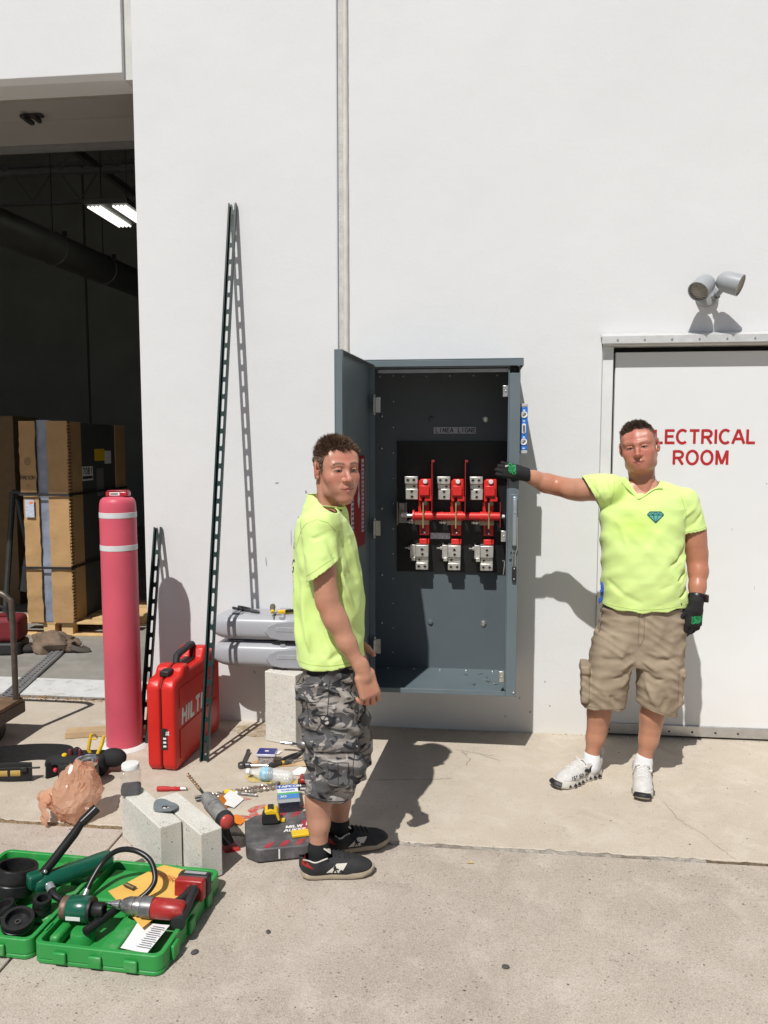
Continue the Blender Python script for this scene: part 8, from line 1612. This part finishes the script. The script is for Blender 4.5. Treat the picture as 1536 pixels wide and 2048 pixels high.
fl2.chain([(0.93, -0.57, 0.65), (0.915, -0.575, 0.46), (0.898, -0.572, 0.33), (0.886, -0.565, 0.20), (0.868, -0.570, 0.11), (0.862, -0.572, 0.04)], [0.085, 0.064, 0.055, 0.044, 0.031, 0.034], 0.02); fl2.add(P_ell((0.900, -0.545, 0.28), (0.046, 0.048, 0.09)), 0.03); fl2.add(P_ell((0.902, -0.612, 0.43), (0.045, 0.04, 0.05)), 0.02)
l2p, l2f = fl2.nets(); l2p = relax(l2p, l2f, 1)
ft = Field((0.55, -0.72, 0.60), (1.12, -0.40, 1.50), 0.006)
ft.add(P_loft((*O2, 0), F2, L2, [0.62, 0.8, 1.0, 1.2, 1.33, 1.40, 1.45], [0.0, 0.0, 0.005, 0.0, -0.01, -0.015, -0.02], [0.10, 0.11, 0.112, 0.105, 0.098, 0.078, 0.045], [0.16, 0.17, 0.168, 0.168, 0.175, 0.15, 0.09]))
for s in (-1, 1): ft.add(P_cap((0.83 + s * 0.03, -0.555, 1.44), (0.83 + s * 0.14, -0.56, 1.38 + (0.02 if s < 0 else 0)), 0.036, 0.04), 0.03)
t2p, t2f = ft.nets(); t2p = relax(t2p, t2f, 2)
red2 = [(0.43, -0.44, 1.44, 0.08, (0.46, 0.185, 0.11)), (1.09, -0.59, 1.06, 0.09, (0.44, 0.18, 0.11)), (0.80, -0.66, 1.43, 0.07, (0.52, 0.24, 0.17))]
P_, F_, C_ = merge([(h2w, h2f_, h2c), (a2p, a2f, skin_cols(a2p, (0.47, 0.235, 0.15), red2)), (b2p, b2f, skin_cols(b2p, (0.45, 0.20, 0.125), red2)), (l2p, l2f, skin_cols(l2p, (0.45, 0.215, 0.135))), (t2p, t2f, skin_cols(t2p, (0.50, 0.24, 0.165), red2))])
np_obj('body', P_, F_, SKIN, m2, C_); np_obj('hair', hv2w, hf2, HAIRD, m2)['label'] = 'dark hair combed to one side, shaved at the temples'
# shirt
VX = 0.0038
fs2 = Field((0.48, -0.75, 0.82), (1.17, -0.37, 1.53), VX)
fs2.add(P_loft((*O2, 0), F2, L2, [0.80, 0.86, 0.92, 1.0, 1.10, 1.20, 1.28, 1.34, 1.39, 1.43], [0.006, 0.006, 0.010, 0.014, 0.012, 0.006, 0.0, -0.006, -0.012, -0.016], [0.136, 0.136, 0.138, 0.142, 0.140, 0.134, 0.126, 0.116, 0.094, 0.062], [0.200, 0.200, 0.196, 0.192, 0.190, 0.190, 0.196, 0.200, 0.184, 0.13], cl=[0.015, 0.014, 0.012, 0.006, 0.0, -0.004, -0.004, 0.0, 0.0, 0.0], n=2.5))
fs2.add(P_cap((0.79, -0.555, 1.435), (0.665, -0.565, 1.425), 0.046, 0.062), 0.035); fs2.add(P_cap((0.87, -0.555, 1.435), (1.015, -0.56, 1.372), 0.044, 0.062), 0.035)
tr2 = fs2.d.copy()
fs2.add(P_cap((0.665, -0.567, 1.425), (0.545, -0.515, 1.420), 0.079, 0.072), 0.022); fs2.add(P_cap((1.020, -0.56, 1.362), (1.072, -0.558, 1.19), 0.068, 0.0665), 0.020)
bef = fs2.d.copy(); X, Y, Z = fs2.all()
fs2.waves([(0.0014, (46, 12, 40), 0.4, (10, 8, 13), 1.3), (0.0013, (-40, 14, 46), 2.0, (13, 6, 10), 1.2), (0.0010, (12, 30, 70), 1.0, (16, 9, 7), 1.3)])
for pts, a, w in [([(0.66, -0.66, 1.36), (0.72, -0.69, 1.32), (0.80, -0.70, 1.30)], -0.010, 0.014), ([(0.65, -0.65, 1.39), (0.72, -0.68, 1.36), (0.79, -0.69, 1.345)], 0.009, 0.014), ([(0.66, -0.66, 1.32), (0.70, -0.69, 1.25), (0.73, -0.70, 1.17)], 0.008, 0.017), ([(0.70, -0.66, 1.46), (0.72, -0.67, 1.41), (0.76, -0.68, 1.36)], -0.011, 0.012), ([(0.73, -0.65, 1.46), (0.745, -0.67, 1.41), (0.78, -0.68, 1.37)], 0.010, 0.011), ([(0.76, -0.69, 1.36), (0.82, -0.70, 1.325), (0.92, -0.69, 1.335)], -0.008, 0.013), ([(0.80, -0.69, 1.385), (0.86, -0.69, 1.375), (0.93, -0.67, 1.41)], 0.007, 0.011),
                  ([(1.02, -0.62, 1.18), (0.98, -0.67, 1.12), (0.90, -0.70, 1.06)], -0.010, 0.014), ([(1.025, -0.62, 1.13), (0.98, -0.67, 1.07), (0.90, -0.70, 1.01)], 0.010, 0.013), ([(1.03, -0.62, 1.08), (0.98, -0.68, 1.02), (0.89, -0.705, 0.97)], -0.010, 0.012), ([(1.03, -0.62, 1.03), (0.99, -0.67, 0.98), (0.90, -0.70, 0.93)], 0.009, 0.012), ([(1.035, -0.62, 0.985), (0.99, -0.67, 0.94), (0.88, -0.70, 0.895)], -0.009, 0.011), ([(1.04, -0.62, 0.95), (0.97, -0.68, 0.905), (0.86, -0.70, 0.875)], 0.007, 0.011), ([(0.66, -0.65, 1.0), (0.72, -0.70, 0.94), (0.80, -0.705, 0.905)], -0.006, 0.014),
                  ([(0.60, -0.62, 1.37), (0.615, -0.63, 1.42), (0.60, -0.60, 1.48)], 0.006, 0.010), ([(0.63, -0.64, 1.36), (0.65, -0.65, 1.42), (0.64, -0.62, 1.48)], -0.007, 0.011), ([(1.02, -0.63, 1.25), (1.06, -0.625, 1.28), (1.09, -0.60, 1.33)], -0.006, 0.011), ([(1.00, -0.64, 1.30), (1.04, -0.63, 1.34), (1.06, -0.60, 1.38)], 0.005, 0.012)]: fs2.fold(pts, a * 1.4, w * 0.8)
tr2 = (tr2 + (fs2.d - bef) - 0.0012).astype(np.float32)
nA = nrm((-0.86, 0.05, -0.50)); cA = V(0.578, -0.53, 1.428); pA = (X - cA[0]) * nA[0] + (Y - cA[1]) * nA[1] + (Z - cA[2]) * nA[2]
nB = nrm((0.22, 0.0, -0.97)); cB = V(1.067, -0.56, 1.232); pB = (X - cB[0]) * nB[0] + (Y - cB[1]) * nB[1] + (Z - cB[2]) * nB[2]
cut1 = np.where((pA > 0) & (X < 0.70) & (Z > 1.30), tr2, -1.0); cut1 = np.maximum(cut1, np.where((X < 0.66) & (Z > 1.25) & (pA > 0), np.minimum(pA, tr2), -1.0)); cut2 = np.where((pB > 0) & (X > 0.985), tr2, -1.0)
hem2 = (0.868 + 0.010 * np.cos((X - 0.80) * 12) * -1 + 0.03 * np.clip(X - 0.9, 0, 1) + 0.004 * np.sin(X * 60)) - Z + 0 * Y
nkd = 0.074 - np.sqrt((X - 0.828) ** 2 + (Y + 0.548) ** 2) + 0 * Z; nkd = np.where(Z > 1.38, nkd, -1.0)
vl = 0.789 - 0.56 * (Z - 1.408); vr = 0.789 + 1.45 * (Z - 1.408); vcut = np.minimum(np.minimum(X - vl, vr - X), Z - 1.405); vcut = np.where((Y < -0.56), vcut, -1.0)
top2 = Z - 1.492 + 0 * X + 0 * Y; top2 = np.where((X > 0.73) & (X < 0.95), top2, -1.0)
s2p, s2f = cloth(fs2, [cut1, cut2, hem2, nkd, vcut, top2], VX, keep=np.where((Z < 1.34) & (Z > 0.9), tr2, 1.0).astype(np.float32))
SW = [(0.77, -0.70, 1.27, (0.10, 0.15, 0.07), (0.86, 0.90, 0.55)), (0.83, -0.70, 1.05, (0.14, 0.15, 0.12), (1.02, 1.0, 1.05)), (0.70, -0.66, 1.42, (0.05, 0.1, 0.05), (0.88, 0.93, 0.6))]
np_obj('shirt', s2p, s2f, NEON, m2, shirt_col(s2p, SW), 0.0032); sb2 = bvh_of(s2p, s2f)
# v-neck band
pts = []
for x, z in [(0.742, 1.492), (0.757, 1.465), (0.775, 1.433), (0.789, 1.405), (0.815, 1.426), (0.85, 1.450), (0.885, 1.474), (0.908, 1.490)]:
    h = sb2.find_nearest(Vector((x, -0.66, z))); pts.append(h[0] + Vector((0, -0.001, 0)))
tube_obj('collar', smooth_path(pts, 4), 0.0065, NEONP, m2, 8, (1.0, 0.55))
for pts in ([(0.65, -1.2, 0.885), (0.80, -1.2, 0.872), (0.93, -1.2, 0.885), (1.03, -1.2, 0.90)], [(1.018, -1.2, 1.232), (1.06, -1.2, 1.242), (1.115, -1.2, 1.255)], [(0.642, -1.2, 1.362), (0.60, -1.2, 1.43), (0.562, -1.2, 1.49)], [(1.012, -1.2, 1.25), (1.005, -1.2, 1.33), (0.985, -1.2, 1.40)], [(0.665, -1.2, 1.36), (0.675, -1.2, 1.42), (0.68, -1.2, 1.47)]): stitch(pts, sb2, YD, m2, SEW, r=0.0011, off=0.0002)
# gem print on the chest
TEAL = M('teal print', (0.10, 0.40, 0.32), 0.7); TLD = M('dark teal print', (0.015, 0.09, 0.11), 0.7)
def chest(nm, polys, mat, off):
    mb = MB()
    for poly in polys:
        n = len(poly); pts = []
        for i in range(n):
            a, b = poly[i], poly[(i + 1) % n]
            for j in range(4): pts.append((a[0] + (b[0] - a[0]) * j / 4, a[1] + (b[1] - a[1]) * j / 4))
        c = (sum(p[0] for p in pts) / len(pts), sum(p[1] for p in pts) / len(pts)); m = len(pts)
        mb.add([(0.860 + x * .8, -1.2, 1.308 + z * .8) for x, z in pts] + [(0.860 + c[0] * .8, -1.2, 1.308 + c[1] * .8)], [(i, (i + 1) % m, m) for i in range(m)])
    project(mb, sb2, (0, 1, 0), off); return mb.build(nm, mat, m2, smooth=0, world=True)
def bar(a, b, w): d = Vector((b[0] - a[0], b[1] - a[1])).normalized(); q = Vector((-d.y, d.x)) * w / 2; return [(a[0] + q.x, a[1] + q.y), (b[0] + q.x, b[1] + q.y), (b[0] - q.x, b[1] - q.y), (a[0] - q.x, a[1] - q.y)]
chest('gem_print', [[(-0.046, 0.012), (-0.030, 0.028), (0.030, 0.028), (0.046, 0.012), (0.0, -0.034)]], TEAL, 0.0018)
K = [(-0.046, 0.012), (-0.030, 0.028), (0.030, 0.028), (0.046, 0.012), (0.0, -0.034)]
chest('gem_lines', [bar(K[i], K[(i + 1) % 5], 0.005) for i in range(5)], TLD, 0.0026); chest('gem_lines', [bar((-0.046, 0.010), (0.046, 0.010), 0.004)], TLD, 0.0030); chest('gem_lines', [bar((-0.016, 0.012), (0, -0.032), 0.003), bar((0.016, 0.012), (0, -0.032), 0.003)], TLD, 0.0034); chest('gem_lines', [bar((-0.030, 0.028), (-0.016, 0.012), 0.003), bar((-0.016, 0.012), (0, 0.028), 0.003), bar((0, 0.028), (0.016, 0.012), 0.003), bar((0.016, 0.012), (0.030, 0.028), 0.003)], TLD, 0.0038)
# cord round the neck
nbv = bvh_of(P_, F_); tube_obj('neck_cord', [nbv.find_nearest(Vector(q))[0] + Vector((0.0006, -0.0012, 0.0)) for q in smooth_path([(0.895, -0.575, 1.49), (0.892, -0.610, 1.470), (0.872, -0.650, 1.447)], 5)], 0.0013, M('brown cord', (0.09, 0.05, 0.03), 0.7), m2, 6)
# shorts
TAN = M('tan cotton canvas', (0.315, 0.250, 0.178), 0.9, var=0.10, vs=9, bump=0.3, bs=350, spec=0.15, col2=(0.36, 0.29, 0.21))
crease(TAN, 9, 0.38, 0.010, (0.7, 0.8, 1.6)); VK = 0.0039
fk = Field((0.50, -0.76, 0.30), (1.10, -0.38, 0.93), VK)
fk.add(P_loft((*O2, 0), F2, L2, [0.58, 0.66, 0.76, 0.84, 0.90, 0.93], [0.0, 0.0, 0.004, 0.004, 0.004, 0.004], [0.108, 0.120, 0.124, 0.122, 0.119, 0.119], [0.195, 0.208, 0.204, 0.194, 0.184, 0.184], cl=[0.0, 0.004, 0.010, 0.014, 0.016, 0.016], n=2.5))
fk.add(P_loft((0.70, -0.57, 0), F2, L2, [0.28, 0.37, 0.46, 0.56, 0.66, 0.74], [0.0, 0.002, 0.010, 0.012, 0.006, 0.0], [0.100, 0.102, 0.112, 0.116, 0.115, 0.10], [0.106, 0.107, 0.108, 0.104, 0.100, 0.09], cl=[-0.038, -0.036, -0.028, -0.012, 0.0, 0.01], n=2.35), 0.022)
fk.add(P_loft((0.92, -0.57, 0), F2, L2, [0.28, 0.37, 0.46, 0.56, 0.66, 0.74], [0.0, 0.002, 0.010, 0.012, 0.006, 0.0], [0.100, 0.102, 0.112, 0.116, 0.115, 0.10], [0.096, 0.097, 0.106, 0.104, 0.098, 0.09], cl=[-0.004, -0.002, 0.006, 0.006, 0.004, 0.0], n=2.35), 0.022)
R2_ = np.array([[L2[0], L2[1], 0], [-F2[0], -F2[1], 0], [0, 0, 1]])
for cx, s in ((0.572, -1), (1.008, 1)): fk.add(P_box((cx, -0.59, 0.485), (0.020, 0.072, 0.085), 0.014, R2_), 0.012); fk.add(P_box((cx + s * 0.003, -0.595, 0.566), (0.022, 0.076, 0.020), 0.009, R2_), 0.006)
fk.waves([(0.0013, (30, 8, 120), 0.5, (29, 9, 15), 3.0), (0.0015, (-46, 12, 70), 2.3, (23, 10, 22), 2.6), (0.0009, (70, 20, 50), 0.8, (17, 15, 24), 2.4)])
for pts, a, w in [([(0.805, -0.69, 0.80), (0.805, -0.69, 0.70), (0.80, -0.66, 0.63)], -0.010, 0.016), ([(0.79, -0.68, 0.66), (0.73, -0.695, 0.625), (0.64, -0.68, 0.63)], -0.010, 0.011), ([(0.785, -0.68, 0.62), (0.73, -0.69, 0.585), (0.66, -0.68, 0.585)], 0.010, 0.011), ([(0.785, -0.67, 0.585), (0.73, -0.69, 0.545), (0.67, -0.68, 0.54)], -0.010, 0.011), ([(0.78, -0.67, 0.54), (0.73, -0.685, 0.505), (0.68, -0.68, 0.50)], 0.008, 0.011), ([(0.82, -0.68, 0.66), (0.88, -0.695, 0.63), (0.96, -0.68, 0.64)], -0.010, 0.011), ([(0.825, -0.68, 0.62), (0.88, -0.69, 0.585), (0.95, -0.68, 0.60)], 0.010, 0.011), ([(0.83, -0.67, 0.575), (0.88, -0.685, 0.535), (0.94, -0.68, 0.55)], -0.010, 0.011), ([(0.84, -0.67, 0.52), (0.86, -0.685, 0.46), (0.90, -0.68, 0.40)], 0.008, 0.014), ([(0.72, -0.69, 0.84), (0.76, -0.695, 0.77), (0.79, -0.69, 0.70)], -0.007, 0.013), ([(0.66, -0.67, 0.48), (0.69, -0.68, 0.43), (0.75, -0.67, 0.395)], -0.007, 0.012), ([(0.97, -0.67, 0.50), (0.93, -0.68, 0.44), (0.91, -0.68, 0.37)], -0.007, 0.013)]: fk.fold(pts, a * 1.25, w)
X, Y, Z = fk.all(); hm = np.where(X < 0.80, 0.372 + 0.006 * np.sin(X * 40) - (X - 0.66) * 0.02, 0.392 - (X - 0.835) * 0.33) + 0.0; hemk = hm - Z + 0 * Y; topk = Z - 0.905 + 0 * X + 0 * Y
kp, kf = cloth(fk, [hemk, topk], VK); np_obj('shorts', kp, kf, TAN, m2, None, 0.003); kb = bvh_of(kp, kf); STT = M('tan stitching', (0.24, 0.185, 0.125), 0.9)
for pts in ([(0.562, -1.2, 0.388), (0.66, -1.2, 0.384), (0.762, -1.2, 0.384)], [(0.838, -1.2, 0.404), (0.92, -1.2, 0.378), (1.005, -1.2, 0.352)], [(0.80, -1.2, 0.86), (0.800, -1.2, 0.70)], [(0.822, -1.2, 0.86), (0.824, -1.2, 0.73), (0.805, -1.2, 0.69)], [(0.655, -1.2, 0.875), (0.625, -1.2, 0.74)], [(1.005, -1.2, 0.86), (1.03, -1.2, 0.74)], [(0.587, -1.2, 0.57), (0.583, -1.2, 0.42)], [(0.988, -1.2, 0.57), (0.992, -1.2, 0.41)], [(1.010, -1.2, 0.56), (1.012, -1.2, 0.42)]):
    stitch(pts, kb, YD, m2, STT, r=0.0018)
for x0, x1 in ((0.9, 0.99),):
    mb = MB(); vs = []
    for i in range(8):
        x = x0 + (x1 - x0) * i / 7
        for z in (0.856 + 0.02 * i / 7, 0.892 + 0.014 * i / 7):
            h = kb.ray_cast(Vector((x, -1.2, z)), Vector((0, 1, 0))); vs.append((h[0] if h[0] is not None else Vector((x, -0.69, z))) + Vector((0, -0.004, 0)))
    mb.add(vs, [(2 * i, 2 * i + 2, 2 * i + 3, 2 * i + 1) for i in range(7)]).build('belt', M('navy webbing belt', (0.022, 0.035, 0.07), 0.7), m2, world=True)
tube_obj('blue_lanyard', smooth_path([(0.645, -0.60, 0.985), (0.638, -0.61, 0.95), (0.640, -0.60, 0.92), (0.630, -0.60, 0.88)], 4), [0.004, 0.009, 0.006, 0.008, 0.005, 0.010, 0.006, 0.009, 0.005, 0.004, 0.009, 0.006, 0.003], M('bright blue cord', (0.02, 0.09, 0.50), 0.6), m2, 8)
# gloves
GLV = M('black knit glove', (0.013, 0.013, 0.014), 0.8, var=0.3, vs=90, bump=0.4, bs=380); GPR = M('green glove print', (0.02, 0.30, 0.10), 0.7)
g1 = Field((0.10, -0.56, 1.40), (0.30, -0.38, 1.60), 0.0024)
hand(g1, (0.258, -0.474, 1.500), (-0.97, -0.14, 0.20), (-0.15, 0.0, -0.98), (-0.1, 1.0, 0.0), curl=((30, 62, 30), (32, 64, 30), (34, 64, 30), (38, 62, 28)), spread=(3, 0, -4, -8), thumb=(0.35, 0.45, 0.80), tb=20, sc=0.98, fat=1.22)
g1.chain([(0.285, -0.465, 1.490), (0.245, -0.476, 1.503)], [0.0335, 0.034], 0.01)
p_, f_ = g1.nets(); gl1 = np_obj('glove', relax(p_, f_, 1), f_, GLV, m2); gv1 = bvh_of(p_, f_)
g2 = Field((0.92, -0.76, 0.66), (1.15, -0.54, 0.94), 0.0024)
hand(g2, (1.060, -0.646, 0.888), (-0.06, -0.03, -0.99), (-0.96, -0.25, 0.05), (-0.2, 1.0, 0.0), curl=((16, 26, 16), (20, 30, 18), (24, 32, 20), (28, 34, 20)), spread=(5, 1, -3, -8), thumb=(0.78, 0.60, 0.15), tb=20, sc=1.03, fat=1.22)
g2.chain([(1.067, -0.638, 0.905), (1.060, -0.646, 0.875)], [0.034, 0.033], 0.01)
p_, f_ = g2.nets(); gl2 = np_obj('glove', relax(p_, f_, 1), f_, GLV, m2); gv2 = bvh_of(p_, f_)
for bv, o, xd, yd in ((gv1, (0.192, -0.9, 1.548), (0.03, 0, -1), (1, 0, 0.06)), (gv2, (1.040, -0.9, 0.806), (1, 0, 0.05), (0, 0, 1))):
    for row in range(2):
        mb = letters('x', 'GRIP' if row else 'HERO', 0.017, 0.0040, GPR, None, Vector(o) + Vector(yd) * (0.0 if row else 0.019), xd, yd, gap=0.12, make=False); project(mb, bv, (0, 1, 0), 0.0016); mb.build('glove_print', GPR, m2, smooth=0, world=True)
mb = letters('x', 'S', 0.012, 0.003, WHT, None, (0.178, -0.9, 1.540), (0, 0, -1), (1, 0, 0), make=False); project(mb, gv1, (0, 1, 0), 0.0016); mb.build('glove_mark', WHT, m2, smooth=0, world=True)
# watch
wa = V(1.0725, -0.623, 0.925); wn_ = nrm(V(1.080, -0.604, 0.97) - V(1.066, -0.640, 0.885)); MB().lathe([(0.0375, -0.012), (0.0385, -0.010), (0.0385, 0.010), (0.0375, 0.012)], o=wa, ax=wn_, n=28, cap=False).build('watch_band', M('black watch strap', (0.015, 0.015, 0.017), 0.4), m2, world=True)
MB().box(wa + V(0.030, -0.028, 0.0), (0.014, 0.036, 0.038), (0, 0, R(45))).build('watch_case', M('watch glass', (0.02, 0.012, 0.012), 0.15, coat=0.4), m2, bevel=0.005, world=True)
# socks and sneakers
WSK = M('white sock', (0.70, 0.70, 0.70), 0.9, var=0.05); lim([(0.615, -0.568, 0.108), (0.615, -0.569, 0.09), (0.606, -0.578, 0.06)], [0.0385, 0.041, 0.046], 'sock', WSK, m2); lim([(0.866, -0.570, 0.108), (0.865, -0.571, 0.09), (0.858, -0.580, 0.06)], [0.0385, 0.041, 0.046], 'sock', WSK, m2)
WHS = dict(sole=M('off white foam sole', (0.62, 0.59, 0.52), 0.7, var=0.06), upper=M('white knit mesh', (0.60, 0.585, 0.56), 0.85, var=0.10, vs=40, bump=0.4, bs=420, dirt=(0.40, 0.36, 0.31), dirt_t=0.66, dirt_s=30), lace=M('white lace', (0.68, 0.67, 0.64), 0.8))
for q, (he, to, sd_) in enumerate((((0.664, -0.528), (0.408, -0.738), 1), ((0.868, -0.512), (0.808, -0.828), 1))):
    S_ = shoe(m2, he, to, WHS, 'white', 0.312); k = S_['k']; th = S_['th']
    S_['patch']('black_stripe', [(0.075, 0.050), (0.135, 0.050), (0.115, 0.070), (0.09, 0.088), (0.085, 0.075)], BLK, sd_); S_['patch']('black_stripe', [(0.115, 0.055), (0.16, 0.066), (0.15, 0.074), (0.115, 0.066)], BLK, sd_, 0.002)
    for a in (0.112, 0.130, 0.148, 0.166, 0.184): S_['lace'](a * k)
    # laces tied in a loop
    tp_ = [S_['at'](0.125 * k, b, h) for b, h in ((0.0, 0.108), (0.03, 0.112), (0.045, 0.085), (0.025, 0.088), (0.0, 0.104), (-0.03, 0.110), (-0.04, 0.082))]; MB().tube(smooth_path(tp_, 4), 0.0026, 6).build('lace_bow', WHS['lace'], m2, world=True)
    # black wedges painted as the shade in the sole openings, toe bumper and side lettering
    for j in range(8):
        a = 0.035 + 0.030 * j; w_ = 0.034 + 0.006 * math.sin(j * 0.9 + 2) + (0.008 if 3 < j < 7 else 0)
        for side in (1, -1):
            b0 = S_['at'](a, side * (w_ + 0.004), 0.008); b1 = S_['at'](a + 0.016, side * (w_ + 0.005), 0.024); b2 = S_['at'](a + 0.024, side * (w_ + 0.004), 0.011)
            MB().prism([(0, 0.004), (0.013, 0.020), (0.020, 0.007)], -0.010, 0.002, o=S_['at'](a, side * (w_ - 0.001), 0.006), X=Vector(S_['d']) * (1 if side < 0 else 1), Y=(0, 0, 1)).build('sole_hole_shade', BLK, m2, world=True)
    MB().tube(smooth_path([S_['at'](0.262 * k, -0.036, 0.030), S_['at'](0.275 * k, -0.012, 0.036), S_['at'](0.277 * k, 0.010, 0.036), S_['at'](0.264 * k, 0.034, 0.030)], 4), 0.010, 8, flat=(1.3, 0.8)).build('toe_bumper', BLK, m2, world=True)
    MB().tube(smooth_path([S_['at'](-0.002, 0, 0.085), S_['at'](-0.016, 0, 0.118), S_['at'](-0.004, 0, 0.128), S_['at'](0.006, 0, 0.110)], 4), 0.006, 7, flat=(0.6, 1.6)).build('heel_loop', WHS['lace'], m2, world=True)
    d_ = Vector(S_['d']); mb = letters('x', 'IST SO SO', 0.017, 0.0040, BLK, None, Vector(S_['at'](0.245, 0.25, 0.043)), tuple(-d_), (0, 0, 1), gap=0.22, shear=0.15, make=False); project(mb, S_['bv'], tuple(-Vector(S_['s'])), 0.0016); mb.build('side_lettering', BLK, m2, smooth=0, world=True)
